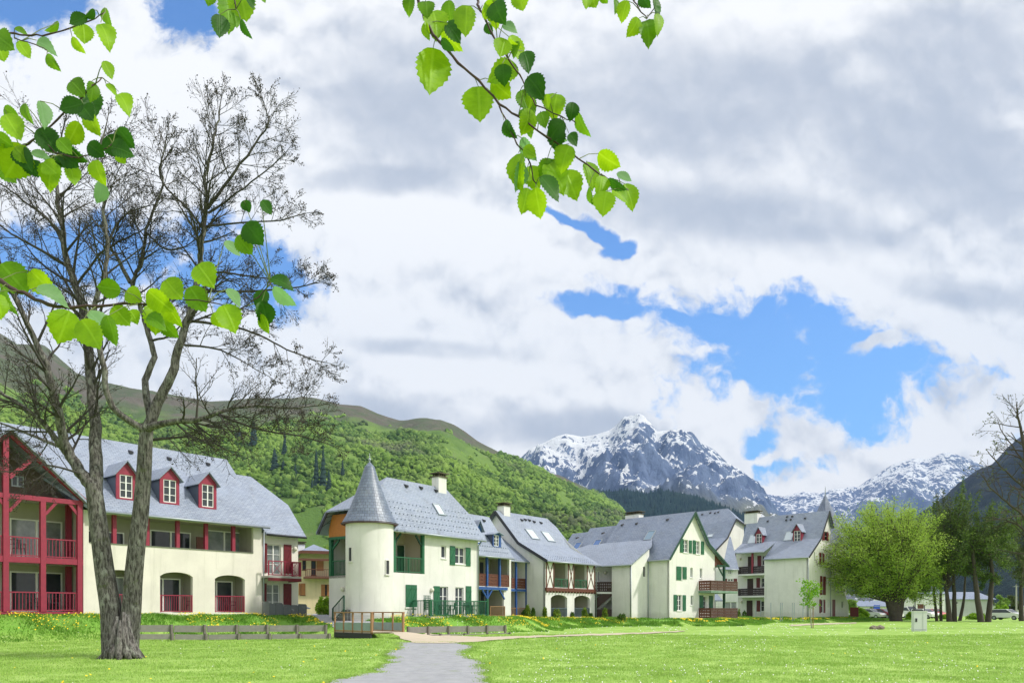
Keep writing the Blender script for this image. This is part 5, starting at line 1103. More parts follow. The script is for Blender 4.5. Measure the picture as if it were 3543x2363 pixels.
# ================================================================== far buildings beyond the car park
def low_house(name, label, x0, x1, y0, y1, Y, yr, m, dep=9, wins=(), d=(1, .02), doors=()):
    fr = Fr(PX(Z7(x0, 0)[0], HY, Y).xy, d); t = thing(name, label, 'building', fr.P(0, 0, .3)); u1 = fr.U(Z7(x1, 0)[0]); z1 = fr.m(Z7((x0+x1)/2, y0))[1]; zr = fr.m(Z7((x0+x1)/2, yr), dep/2)[1]
    W__ = [fr.r(Z7, *q) for q in wins]; Dd = [fr.r(Z7, *q) for q in doors]; mb = MB(); wall(mb, fr, rect(0, u1, 0, z1), [rect(*q) for q in W__+Dd]); wall(mb, fr, rect(0, u1, 0, z1), (), dep, .2)
    for uu in (0, u1): mb.poly([fr.P(uu, .2, 0), fr.P(uu, dep, 0), fr.P(uu, dep, z1), fr.P(uu, dep/2, zr-.2), fr.P(uu, .2, z1)])
    mb.build('wall', m, t); mb = MB(); roofpoly(mb, fr, [(-.4, -.5, z1-.1), (u1+.4, -.5, z1-.1), (u1+.4, dep/2, zr), (-.4, dep/2, zr)]); roofpoly(mb, fr, [(-.4, dep/2+.002, zr), (u1+.4, dep/2+.002, zr), (u1+.4, dep+.5, z1-.1), (-.4, dep+.5, z1-.1)]); mb.build('roof', SLATED, t)
    for q in W__: window(t, fr, *q, .08, 2, 2, WHITE, GLASS, True)
    for q in Dd: mb = MB(); fr.box(mb, q[0], q[1], .08, .15, q[2], q[3]); mb.build('door', BROWN, t)
    return t, fr
low_house('low_building', 'low pale building with brown door beyond the parked cars, left of the willow trunk', 395, 640, 1297, 1345, 150, 1268, GREYW, 10, ((452, 1300, 470, 1322), (600, 1302, 622, 1325)), doors=((560, 1297, 580, 1338),))
t_, fr_ = low_house('white_house', 'two storey white building with dark doorway, seen between the willow and the alders', 640, 905, 1222, 1342, 158, 1175, GREYW, 11, ((745, 1226, 772, 1252), (790, 1226, 806, 1246), (700, 1300, 722, 1322), (850, 1226, 868, 1248)), doors=((740, 1288, 778, 1330),))
low_house('grey_barn', 'long pale grey building with slate roof behind the alder trunks', 905, 1195, 1255, 1340, 165, 1215, mat('render grey blue', (.48, .50, .50), .9, (.38, .40, .41), .5), 12, ((960, 1270, 985, 1290),))
low_house('far_shed', 'small distant shed with grey roof beside the utility pole at the right edge', 1300, 1400, 1300, 1340, 190, 1290, GREYW, 8, ())
# ================================================================== footbridge
dz = .52
BR = thing('footbridge', 'wooden footbridge with glass infill panels leading to the tower house', 'footbridge', (-7.5, 40.8, dz))
n0 = PX(1286, HY, 39.5); n1 = PX(1159, HY, 41.8); r0 = PX(1395, HY, 40.1); r1 = PX(1291, HY, 42.3)
WR = mat('wood rail brown', (.38, .22, .11), .6, (.26, .14, .07), 6, .8); PG = mat('frosted panel', (.30, .38, .38), .25, (.22, .30, .30), 2)
for k, (a, b, np_) in enumerate(((n0, n1, 5), (r0, r1, 4))):
    hz_ = .98 if k == 0 else .98; mb = MB()
    for i in range(np_):
        t = i/(np_-1); x, y = a.x+(b.x-a.x)*t, a.y+(b.y-a.y)*t; w_ = .1 if i in (0,) else .075; mb.bar((x, y, dz-.12), (x, y, dz+hz_), w_)
    dxy = Vector((b.x-a.x, b.y-a.y, 0)).normalized()*.06
    mb.bar((a.x-dxy.x, a.y-dxy.y, dz+hz_+.03), (b.x+dxy.x, b.y+dxy.y, dz+hz_+.03), .13, .06); mb.bar((a.x, a.y, dz+.02), (b.x, b.y, dz+.02), .05, .05); mb.build('railing', WR, BR)
    mb = MB(); 
    for hh in (.72, .8, .88): mb.tube([(a.x, a.y, dz+hh), (b.x, b.y, dz+hh)], .006, 4)
    mb.build('cable', METAL, BR)
    mb = MB()
    for i in range(np_-1):
        t, t2 = (i+.06)/(np_-1), (i+.94)/(np_-1); x, y = a.x+(b.x-a.x)*t, a.y+(b.y-a.y)*t; x2, y2 = a.x+(b.x-a.x)*t2, a.y+(b.y-a.y)*t2; mb.bar((x, y, dz+.26), (x2, y2, dz+.26), .012, .42)
    mb.build('infill_panel', PG, BR)
mb = MB(); q = [n0, r0, r1, n1]; mb.slab([(p.x, p.y, dz) for p in q], .1); mb.build('deck', SANDP, BR)
mb = MB(); mb.bar((n0.x-.02, n0.y-.05, dz-.22), (n1.x, n1.y-.05, dz-.22), .1, .28); mb.build('side_beam', DARK, BR)
# ================================================================== sleeper retaining walls
def sleepers(label, pts, zt, h, n, tilt=0):
    p0 = Vector((*pts[0], 0)); p1 = Vector((*pts[1], 0)); t = thing('retaining_wall', label, 'retaining wall', (p0.x, p0.y, zt[0]-h), 'wooden retaining walls below the houses'); rr = random.Random(n)
    for i in range(n):
        a = p0+(p1-p0)*(i/n+.008); b = p0+(p1-p0)*((i+1)/n-.008); za = zt[0]+(zt[1]-zt[0])*(i/n)+rr.uniform(-.02, .02); zc = zt[0]+(zt[1]-zt[0])*((i+1)/n)+rr.uniform(-.02, .02)
        m_ = MB(); k = max(1, int(h/.2))
        for j in range(k):
            m_.bar((a.x, a.y+j*.004, za-h/k*(j+.5)), (b.x, b.y+j*.004, zc-h/k*(j+.5)), .09, h/k-.012)
        m_.build('board', GREYWOOD, t)
    for i in range(n+1):
        a = p0+(p1-p0)*(i/n); z_ = zt[0]+(zt[1]-zt[0])*(i/n); m_ = MB(); m_.bar((a.x, a.y-.09, z_-h-.35), (a.x+rr.uniform(-.02, .02), a.y-.09, z_+.03), .12); m_.build('post', mat('weathered post', (.22, .20, .17), .9, (.12, .11, .1), 5), t)
def pw(px, Y): q = PX(px, HY, Y); return (q.x, q.y)
def zy(py, Y): return EYE+(HY-py)/FPX*Y
sleepers('upper grey sleeper wall between the bare tree and the footbridge', (pw(478, 36.4), pw(1128, 40.6)), (zy(2162, 36.4), zy(2162, 40.6)), .34, 6)
sleepers('lower grey sleeper wall between the bare tree and the footbridge', (pw(478, 35.2), pw(1140, 39.4)), (zy(2196, 35.2)+.04, zy(2195, 39.4)+.04), .26, 6)
sleepers('upper grey sleeper wall right of the footbridge', (pw(1412, 42.0), pw(1748, 45.5)), (zy(2168, 42.0), zy(2163, 45.5)), .36, 5)
sleepers('low grey sleeper wall at the grass foot right of the footbridge', (pw(1440, 40.9), pw(1765, 44.0)), (zy(2194, 40.9), zy(2188, 44.0)), .16, 4)
# ================================================================== utility cabinet, stones, posts
def P0(px, py): return on_ground(px, py)
c_ = P0(3185, 2183); CB = thing('utility_cabinet', 'small white utility cabinet standing alone on the lawn', 'utility cabinet', tuple(c_)); s_ = c_.y/FPX
wd, ht = 45*s_, 68*s_; mb = MB(); mb.obox((c_.x-wd/2, c_.y, c_.z-.1), (wd, 0, 0), (0, .35, 0), (0, 0, ht+.1)); mb.build('cabinet_body', mat('grey white plastic', (.62, .64, .64), .5), CB)
mb = MB(); mb.obox((c_.x-wd/2-.03, c_.y-.03, c_.z+ht), (wd+.06, 0, 0), (0, .41, 0), (0, 0, .05)); mb.build('lid', mat('grey white plastic'), CB)
mb = MB(); mb.tube([(c_.x-wd*.34, c_.y-.02, c_.z+ht*.48), (c_.x-wd*.34, c_.y-.035, c_.z+ht*.66)], .06, 6); mb.build('lock_cover', DARK, CB)
mb = MB(); mb.bar((c_.x-wd/2+.04, c_.y-.012, c_.z+.12), (c_.x+wd/2-.04, c_.y-.012, c_.z+.12), .01, .03); mb.bar((c_.x+wd*.18, c_.y-.006, c_.z+.05), (c_.x+wd*.18, c_.y-.006, c_.z+ht-.05), .012, .012); mb.build('door_seam', METAL, CB)
for sx in (-1, 1): mb = MB(); mb.tube([(c_.x+sx*wd*.42, c_.y+.2, c_.z+ht), (c_.x+sx*wd*.42, c_.y+.2, c_.z+ht+.45)], .03, 6); mb.build('rod', DARK, CB)
def rock(loc, r, sc, seed, m, name='boulder'):
    bm = bmesh.new(); bmesh.ops.create_icosphere(bm, subdivisions=3, radius=r)
    for v in bm.verts:
        d = mnoise.noise(v.co*1.6/r+Vector((seed, seed, 0)))*.35+mnoise.noise(v.co*4/r+Vector((seed, 0, 3)))*.1; v.co = v.co*(1+d); v.co = Vector((v.co.x*sc[0], v.co.y*sc[1], v.co.z*sc[2]))
    me = bpy.data.meshes.new(name); bm.to_mesh(me); bm.free(); me.materials.append(m); o = bpy.data.objects.new(name, me); COL.objects.link(o); o.location = loc; return o
STN = mat('stone', (.17, .13, .10), .9, (.30, .27, .22), 3, .8, .5, 12)
for i, (px, s_, l) in enumerate(((3022, .26, 'brown boulder on the lawn, left of the pair near the willow'), (3045, .28, 'pale boulder on the lawn, right of the pair near the willow'))):
    p = P0(px, 2176); tag(rock((p.x, p.y, p.z+.1), s_, (1.05, .8, .8), i*7, STN if i == 0 else mat('stone pale', (.30, .25, .20), .9, (.16, .13, .11), 4, .8)), l, 'boulder')
for i, x in enumerate((772, 868, 884, 985, 1003, 1090, 672, 626)):
    px, _ = Z6(x, 1390); Y = 83.5 if x > 700 else 90; q = PX(px, HY, Y); z = gz(q.x, q.y); mb = MB(); mb.tube([(q.x, q.y, z-.1), (q.x+.03, q.y, z+2.1)], .045, 5)
    lab = ['thin metal fence stake at the left foot of the blank wall', 'thin metal fence stake, left of the close pair before the blank wall', 'thin metal fence stake, right of the close pair before the blank wall', 'thin metal fence stake, left one of the second pair before the blank wall',
           'thin metal fence stake, right one of the second pair before the blank wall', 'thin metal fence stake nearest the young tree', 'thin metal stake before the ground floor shutters of the dormer house', 'thin metal stake beside the dark ground floor door of the dormer house'][i]
    tag(mb.build('fence_stake', METAL), lab, 'stake', 'fence stakes in front of the dormer house')
p = PX(Z7(725, 1385)[0], HY, 100); z = gz(p.x, p.y); LP = thing('street_lamp', 'dark street lamp post between willow and alders by the car park', 'street lamp', (p.x, p.y, z)); zt = zy(Z7(725, 1262)[1], 100)
mb = MB(); mb.tube([(p.x, p.y, z-.1), (p.x, p.y, zt)], [.09, .06], 8); mb.build('pole', DARK, LP); mb = MB(); mb.sphere((p.x, p.y, zt+.12), .2, 10, 6, (1, 1, .7)); mb.build('lamp_head', DARK, LP)
p = PX(Z7(1336, 1335)[0], HY, 150); z = gz(p.x, p.y); tp = zy(Z7(1336, 1170)[1], 150); UP = thing('utility_pole', 'pale utility pole far right behind the white car', 'utility pole', (p.x, p.y, z)); mb = MB(); mb.tube([(p.x, p.y, z-.1), (p.x, p.y, tp)], [.17, .12], 8); mb.build('pole', CONC, UP); mb = MB(); mb.bar((p.x-.8, p.y, tp-.4), (p.x+.8, p.y, tp-.4), .1); mb.build('crossarm', METAL, UP)
# ================================================================== cars
def car(px, py, Y, ang, paint, label, van=False, grp='cars parked behind the willow and alders'):
    q = PX(px, HY, Y); z = gz(q.x, q.y); t = thing('parked_van' if van else 'parked_car', label, 'van' if van else 'car', (0, 0, 0), grp)
    Lc, Wc = (4.6, 1.85) if van else (4.1, 1.72)
    prof = [(-2.05, .35), (-2.08, .75), (-1.9, .98), (-1.75, 1.42), (-1.3, 1.5), (.25, 1.48), (1.05, 1.02), (1.85, .86), (2.07, .62), (2.05, .33)] if not van else [(-2.3, .4), (-2.3, 1.7), (-2.15, 1.92), (.9, 1.92), (1.6, 1.15), (2.2, .95), (2.3, .4)]
    gl = [(-1.68, 1.0), (-1.6, 1.38), (-1.25, 1.44), (.22, 1.42), (.95, 1.01)] if not van else [(.0, 1.25), (.0, 1.75), (.85, 1.75), (1.45, 1.2)]
    bm = MB(); n = len(prof); ws = lambda zz: Wc/2*(1-.18*max(0, (zz-.9))/.6) if not van else Wc/2*(1-.05*max(0, zz-1)); 
    for k in range(n):
        a, b = prof[k], prof[(k+1) % n]; bm.poly([(a[0], -ws(a[1]), a[1]), (a[0], ws(a[1]), a[1]), (b[0], ws(b[1]), b[1]), (b[0], -ws(b[1]), b[1])])
    bm.poly([(a[0], -ws(a[1]), a[1]) for a in reversed(prof)]); bm.poly([(a[0], ws(a[1]), a[1]) for a in prof]); bm.build('body', paint, t)
    g_ = MB()
    for s in (-1, 1):
        pts = [(a[0], s*(ws(a[1])+.006), a[1]) for a in gl]; g_.poly(pts if s > 0 else pts[::-1])
    if not van:
        g_.poly([(.33, -.62, 1.45), (1.0, -.70, 1.06), (1.0, .70, 1.06), (.33, .62, 1.45)][::-1]); g_.poly([(-1.77, -.6, 1.40), (-1.89, -.68, 1.02), (-1.89, .68, 1.02), (-1.77, .6, 1.40)])
    else: g_.poly([(.95, -.8, 1.9), (1.58, -.85, 1.2), (1.58, .85, 1.2), (.95, .8, 1.9)][::-1])
    for i, v in enumerate(g_.v):
        if abs(v[1]) < ws(v[2])-.0: g_.v[i] = (v[0]+(.02 if v[0] > 0 else -.02), v[1], v[2]+.012)
    g_.build('windows', GLASS, t)
    for x_ in (-1.3, 1.3):
        for s in (-1, 1):
            w_ = MB(); w_.tube([(x_, s*(Wc/2-.2), .31), (x_, s*(Wc/2+.01), .31)], .31, 14); wo = w_.build('wheel', DARK, t); r_ = MB(); r_.tube([(x_, s*(Wc/2), .31), (x_, s*(Wc/2+.025), .31)], .18, 10); r_.build('rim', METAL, t)
    for s in (-1, 1): h_ = MB(); h_.obox((Lc/2-.13, s*.62-.16, .62), (.12, 0, 0), (0, .32, 0), (0, 0, .14)); h_.build('headlight', LAMPW, t); h_ = MB(); h_.obox((-Lc/2-.0, s*.66-.1, .72), (.1, 0, 0), (0, .2, 0), (0, 0, .2)); h_.build('tail_light', mat('tail lamp red', (.4, .02, .02), .3), t)
    t.location = (q.x, q.y, z); t.rotation_euler = (0, 0, ang); return t
PW = mat('car paint white', (.72, .73, .74), .25); PS = mat('car paint silver', (.40, .42, .44), .3, metal=.5); PR = mat('car paint red', (.45, .02, .03), .25); PB = mat('car paint navy', (.03, .05, .14), .25); PM = mat('car paint maroon', (.16, .015, .03), .25)
def z7x(x): return Z7(x, 0)[0]
car(z7x(462), 0, 113, R(-60), PS, 'silver car at the left end of the row, next to the hedge')
car(z7x(495), 0, 119, R(-60), PW, 'white car between the silver car and the maroon car')
car(z7x(528), 0, 113, R(-58), PM, 'maroon car parked left of the willow trunk')
car(z7x(566), 0, 121, R(-62), PW, 'white car partly hidden just left of the willow trunk')
car(z7x(672), 0, 124, R(-70), PW, 'white van parked right of the willow trunk', True)
car(z7x(732), 0, 122, R(-75), PB, 'navy car parked behind the street lamp')
car(z7x(784), 0, 112, R(-72), PW, 'white car parked beside the red car')
car(z7x(838), 0, 120, R(-80), PR, 'bright red car parked left of the alder trunks')
car(z7x(1282), 0, 104, R(-62), PW, 'white hatchback standing alone at the far right by the hedge', grp=None)
# small blue parking sign on the low building
p = PX(z7x(495), HY, 149.6); mb = MB(); zc = zy(Z7(495, 1313)[1], 149.6); mb.obox((p.x-.62, p.y, zc-.62), (1.24, 0, 0), (0, .04, 0), (0, 0, 1.24)); SG = thing('wall_sign', 'small bright blue square sign on the low pale building', 'sign', (p.x, p.y, zc)); mb.build('panel', mat('sign blue', (.01, .07, .55), .4), SG)
# low stone wall and benches in the far distance
p = PX(z7x(1055), HY, 100); 
# red brown fence board beside the hedge
p0_, p1_ = PX(z7x(334), HY, 97), PX(z7x(385), HY, 97); z = gz(p0_.x, p0_.y); FBD = thing('board_fence', 'short dark red board fence between the dormer house and the hedge', 'fence', (p0_.x, p0_.y, z))
mb = MB()
for i in range(14): t = i/14; x = p0_.x+(p1_.x-p0_.x)*t; mb.obox((x, p0_.y, z), ((p1_.x-p0_.x)/14*.92, 0, 0), (0, .04, 0), (0, 0, 1.45))
mb.build('board_panel', DRED, FBD)
# rough stones on the bank under the yard
# ================================================================== foliage tools
def leafmat(name, c1, c2, c3, scale=1.2, tr=.35):
    M = bpy.data.materials.new(name); M.use_nodes = True; t = M.node_tree; b = t.nodes['Principled BSDF']; k = NT(t)
    pos = k.n('ShaderNodeNewGeometry').outputs['Position']; rnd = k.n('ShaderNodeNewGeometry').outputs['Random Per Island']
    c = k.mix(k.ss(k.noise(pos, scale, 4, .6), .38, .62), c1, c2); c = k.mix(k.ss(rnd, .55, 1.0, 0, .7), c, c3)
    k.put(b.inputs['Base Color'], c); b.inputs['Roughness'].default_value = .6; b.inputs['Specular IOR Level'].default_value = .25
    tl = k.n('ShaderNodeBsdfTranslucent'); k.put(tl.inputs[0], c); mx = k.n('ShaderNodeMixShader'); mx.inputs[0].default_value = tr
    t.links.new(b.outputs[0], mx.inputs[1]); t.links.new(tl.outputs[0], mx.inputs[2]); t.links.new(mx.outputs[0], t.nodes['Material Output'].inputs[0]); MATS[name] = M; return M
def leaf_cloud(name, pts, size, m, parent, aspect=.55, rng=RNG, up=0.0):
    """one small pointed leaf (two triangles) at every point"""
    pts = np.asarray(pts, float); n = len(pts); d = rng.normal(size=(n, 3)); d[:, 2] = d[:, 2]*.8+up; d /= np.linalg.norm(d, axis=1)[:, None]
    e = rng.normal(size=(n, 3)); s = np.cross(d, e); s /= np.linalg.norm(s, axis=1)[:, None]; sz = (size*rng.uniform(.6, 1.3, n))[:, None]
    loc = np.array(parent.location) if parent else np.zeros(3); p = pts-loc
    v = np.stack([p, p+d*sz*.45+s*sz*aspect*.5, p+d*sz, p+d*sz*.45-s*sz*aspect*.5], 1).reshape(-1, 3); f = np.arange(n*4).reshape(-1, 4)
    o = np_mesh(name, v, f, m); o.parent = parent; return o
def bark_mat():
    M = bpy.data.materials.new('bark grey'); M.use_nodes = True; t = M.node_tree; b = t.nodes['Principled BSDF']; k = NT(t); pos = k.n('ShaderNodeNewGeometry').outputs['Position']; st = k.vm('MULTIPLY', pos, (1, 1, .22))
    n_ = k.noise(st, 16, 8, .7); n2 = k.noise(k.vm('MULTIPLY', pos, (1, 1, .5)), 5, 6, .7); c = k.mix(k.ss(n_, .40, .60), (.055, .05, .046), (.20, .19, .175)); c = k.mix(k.ss(n2, .52, .66, 0, .7), c, (.34, .35, .31)); c = k.mix(k.ss(k.noise(pos, 2.2, 6, .7), .58, .7, 0, .6), c, (.10, .12, .05))
    k.put(b.inputs['Base Color'], c); b.inputs['Roughness'].default_value = .95; b.inputs['Specular IOR Level'].default_value = .15; bp = k.n('ShaderNodeBump'); bp.inputs['Strength'].default_value = 1.0; bp.inputs['Distance'].default_value = .05; k.put(bp.inputs['Height'], k.m('ADD', n_, k.m('MULTIPLY', n2, .5))); k.put(b.inputs['Normal'], bp.outputs[0]); return M
BARK = bark_mat()
BARKD = mat('bark dark', (.045, .035, .03), .95, (.09, .075, .06), 4, .8, .8, 12)
TWIGM = mat('twig dark', (.03, .022, .018), .9, (.05, .038, .03), 3)
class Tree:
    def __init__(s, seed): s.r = random.Random(seed); s.mb = MB(); s.tips = []; s.seg = 0
    def limb(s, p, d, L, r, lvl, maxl, up=.12, spread=.9, kids=5, rmin=.006, curv=.18, taper=.35):
        n = max(3, int(L/(.28 if lvl >= maxl-1 else .5))) if L < 6 else 10
        n = min(n, 9); pts = [Vector(p)]; rad = [r]; d = Vector(d).normalized(); rr = s.r
        for i in range(n):
            d = (d+Vector((rr.gauss(0, curv), rr.gauss(0, curv), rr.gauss(0, curv)+up*.35))).normalized(); pts.append(pts[-1]+d*(L/n)); rad.append(max(rmin, r*(1-(1-taper)*(i+1)/n)))
        s.mb.tube(pts, rad, 8 if r > .12 else (5 if r > .03 else 3), cap=False); s.seg += 1
        if lvl >= maxl: s.tips.extend(pts[1:]); return
        k = kids if isinstance(kids, int) else kids[min(lvl, len(kids)-1)]
        for j in range(k):
            t = .25+.75*(j+rr.random()*.8)/k; i = min(int(t*n), n-1); q = pts[i].lerp(pts[i+1], t*n-i if t*n-i <= 1 else 1); dd = (pts[i+1]-pts[i]).normalized()
            a = rr.uniform(0, 2*math.pi); o = dd.orthogonal().normalized(); o2 = dd.cross(o); side = o*math.cos(a)+o2*math.sin(a)
            nd = (dd+side*spread*rr.uniform(.6, 1.25)).normalized(); s.limb(q, nd, L*rr.uniform(.42, .68)*(1.1-.45*t), max(rmin, rad[i]*rr.uniform(.42, .6)), lvl+1, maxl, up, spread, kids, rmin, curv, taper)
        s.tips.append(pts[-1])
    def follow(s, pts, r0, r1, sides=10, wob=0.0):
        out = []
        for i in range(len(pts)-1):
            for t in (0, .25, .5, .75): out.append(pts[i].lerp(pts[i+1], t))
        out.append(pts[-1]); sm = out[:]
        for _ in range(2): sm = [sm[0]]+[(sm[i-1]+sm[i]*2+sm[i+1])/4 for i in range(1, len(sm)-1)]+[sm[-1]]
        n = len(sm); rad = [r0+(r1-r0)*(i/(n-1))**.8 for i in range(n)]
        if wob: sm = [p+Vector((s.r.gauss(0, wob), s.r.gauss(0, wob), 0))*(.3 if i < 2 else 1) for i, p in enumerate(sm)]
        s.mb.tube(sm, rad, sides, cap=False); return sm, rad
    def shoots(s, sm, rad, n, lo, hi, L, maxl, start=.25, **k):
        rr = s.r; m = len(sm)
        for j in range(n):
            t = start+(1-start)*(j+rr.random())/n; i = min(int(t*(m-1)), m-2); q = sm[i]; dd = (sm[i+1]-sm[i]).normalized(); a = rr.uniform(0, 6.283); o = dd.orthogonal().normalized(); o2 = dd.cross(o)
            sd = o*math.cos(a)+o2*math.sin(a); nd = (dd*.55+sd*rr.uniform(.6, 1.1)+Vector((0, 0, .15))).normalized(); s.limb(q, nd, L*rr.uniform(lo, hi)*(1.15-.5*t), max(.012, min(rad[i]*.5, .07*L/3)), 1, maxl, **k)
# ------------------------------------------------------------------ the big bare tree
F2 = lambda x, y, dy=0: PX(x*1.507, y*1.507, 25.4+dy)
C1 = lambda x, y, dy=0: PX(x/1.206, y/1.206, 25.4+dy)
base = P0(420, 2278); T1 = Tree(11)
BT = thing('bare_tree', 'tall bare twin stemmed tree on the lawn before the red and cream house', 'tree', (base.x, base.y, base.z-.05))
kw_ = dict(up=.16, spread=.80, kids=(6, 6, 5), rmin=.0050, curv=.105)
sL, rL = T1.follow([F2(262, 1512), F2(258, 1460), F2(255, 1400), F2(243, 1330), F2(232, 1250), F2(222, 1170), F2(214, 1112)], .385, .255, 14)
sR, rR = T1.follow([F2(292, 1512, .1), F2(296, 1460, .1), F2(302, 1400, .1), F2(306, 1330, .1), F2(314, 1250, .1), F2(324, 1170, .1), F2(331, 1080, .1), F2(334, 1015, .1), F2(338, 975, .1)], .365, .21, 14)
TR = T1.mb; T1.mb = MB()
def lim(pts, r0, r1, n, L, maxl=3, st=.2, lo=.6, hi=1.2, **k):
    r0 *= .84; L *= .86; n = int(n*1.25)
    tw = T1.mb; T1.mb = TR if r0 > .07 else tw; sm, rad = T1.follow(pts, r0, r1, 11 if r0 > .08 else 6, wob=.02); T1.mb = tw; q = dict(kw_); q.update(k); T1.shoots(sm, rad, n, lo, hi, L, maxl, st, **q); T1.limb(sm[-1], sm[-1]-sm[-3], L*.45, r1, 1, maxl, **q); return sm, rad
lim([F2(216, 1120), F2(185, 1085), F2(152, 1035), F2(136, 960, -.5), F2(120, 880, -.9), F2(85, 790, -1.2), F2(42, 700, -1.5), F2(10, 630, -1.6)], .27, .05, 14, 2.6)
lim([F2(218, 1130), F2(222, 1050, .3), F2(218, 960, .6), C1(372, 1500, .8), C1(345, 1290, .9), C1(312, 1180, 1), C1(272, 1080, 1), C1(264, 980, 1), C1(240, 850, 1), C1(238, 720, 1), C1(250, 600, 1)], .28, .035, 22, 2.7)
lim([F2(338, 985), F2(372, 905), C1(720, 1560), C1(745, 1450), C1(790, 1320), C1(825, 1180), C1(838, 1070), C1(850, 960), C1(865, 860), C1(852, 740), C1(888, 620), C1(902, 520), C1(922, 440)], .22, .02, 30, 2.15, st=.3)
lim([F2(334, 990), C1(455, 1700, -.6), C1(440, 1560, -.8), C1(380, 1300, -.9), C1(440, 1150, -1), C1(450, 1000, -1), C1(430, 880, -1), C1(432, 760, -1), C1(405, 640, -1), C1(440, 540, -1)], .14, .025, 20, 2.3, st=.3)
lim([F2(345, 960, .2), C1(600, 1580, .5), C1(650, 1490, .7), C1(620, 1390, .8), C1(590, 1290, .9), C1(545, 1180, 1), C1(600, 1090, 1), C1(600, 960, 1), C1(680, 800, 1), C1(670, 690, 1), C1(690, 600, 1)], .15, .022, 22, 2.3, st=.3)
lim([C1(545, 1180, 1), C1(480, 1060, 1.1), C1(440, 1010, 1.1), C1(520, 890, 1.2), C1(620, 860, 1.2)], .09, .02, 10, 1.8)
lim([F2(336, 985), F2(372, 972, -.3), F2(410, 966, -.5), F2(450, 966, -.7), F2(495, 950, -.9), F2(530, 938, -1), F2(590, 930, -1), F2(670, 938, -1.1), F2(715, 932, -1.2)], .16, .02, 24, 2.0, up=.03)
lim([F2(495, 950, -.9), F2(560, 975, -.8), F2(620, 992, -.8), F2(690, 1000, -.8), F2(750, 1018, -.8)], .06, .015, 14, 1.6, up=0)
lim([F2(345, 1010, .2), F2(400, 1005, .5), F2(440, 1000, .7), F2(480, 1020, .8)], .07, .02, 9, 1.5, up=0)
lim([F2(152, 1040), F2(105, 975, -.6), F2(55, 935, -.9), F2(0, 900, -1.1), F2(-60, 860, -1.2)], .13, .03, 13, 2.0, up=.03)
lim([F2(150, 1030), F2(100, 1010, .6), F2(40, 985, 1), F2(-30, 960, 1)], .09, .025, 9, 1.7, up=0)
lim([F2(190, 1090), F2(150, 1075, -.9), F2(95, 1065, -1.4), F2(40, 1085, -1.7), F2(-10, 1080, -2)], .05, .015, 11, 1.4, up=-.05)
lim([C1(825, 1180), C1(900, 1130), C1(1010, 1150), C1(1130, 1165)], .06, .02, 8, 1.5, up=.05)
lim([C1(850, 960), C1(780, 860), C1(690, 790), C1(655, 700), C1(720, 620)], .06, .018, 11, 1.7)
lim([C1(865, 870), C1(960, 750), C1(1050, 620), C1(1130, 520), C1(1100, 430)], .07, .015, 14, 1.6)
lim([C1(868, 890), C1(960, 830), C1(1080, 740), C1(1190, 640)], .05, .015, 9, 1.3)
lim([C1(860, 945), C1(1000, 930), C1(1180, 920), C1(1270, 890)], .045, .014, 9, 1.2, up=.05)
lim([C1(825, 1210), C1(1000, 1220), C1(1180, 1205), C1(1270, 1195), C1(1320, 1180)], .055, .014, 11, 1.3, up=.03)
lim([C1(800, 1340), C1(950, 1355), C1(1080, 1395), C1(1200, 1460), C1(1300, 1500), C1(1350, 1512)], .06, .014, 12, 1.4, up=0)
lim([C1(770, 1440), C1(900, 1450), C1(1000, 1500), C1(1100, 1560)], .05, .014, 9, 1.3, up=0)
lim([C1(640, 1420, .8), C1(720, 1400, .4), C1(770, 1330, .2)], .05, .02, 5, 1.3)
lim([C1(265, 1000, 1), C1(190, 900, 1.3), C1(110, 850, 1.5), C1(30, 780, 1.6), C1(-60, 740, 1.6)], .06, .02, 12, 1.8)
lim([C1(262, 1100, 1), C1(150, 1030, .6), C1(50, 980, .4), C1(-60, 900, .4)], .07, .02, 11, 1.7)
lim([C1(320, 1190, 1), C1(420, 1050, .6), C1(520, 1000, .4), C1(600, 960, .3)], .06, .02, 8, 1.6)
lim([C1(610, 970, 1), C1(690, 1050, .8), C1(780, 1030, .6), C1(860, 960, .3)], .04, .015, 6, 1.2)
TW_ = T1.mb; T1.mb = TR
# root flare
rr_f = random.Random(3)
for i_, a in enumerate(np.linspace(0, 2*math.pi, 14)[:-1]):
    cx_, cy_ = base.x+.02, base.y+.05; q = rr_f.uniform(.8, 1.25); T1.mb.tube([(cx_+.16*math.cos(a), cy_+.14*math.sin(a), base.z+(.5+.5*(i_ % 3))*q), (cx_+.30*math.cos(a), cy_+.22*math.sin(a), base.z+.42*q), (cx_+.43*math.cos(a), cy_+.33*math.sin(a), base.z+.2), (cx_+(.72*q)*math.cos(a+.1), cy_+.5*q*math.sin(a+.1), base.z-.10)], [.05, .15, .14, .05], 8)
T1.mb.build('trunk', BARK, BT, True); cr = TW_.build('crown', TWIGM if False else mat('branch bark', (.032, .027, .024), .95, (.075, .07, .06), 2.5, .8, .6, 16, coord='World'), BT)
tips = np.array([tuple(t) for t in T1.tips]); print('bare tips', len(tips), 'verts', len(TW_.v))
sel = tips[RNG.random(len(tips)) < .7]; leaf_cloud('buds', sel+RNG.normal(scale=.03, size=sel.shape), .055, TWIGM, BT, .7)
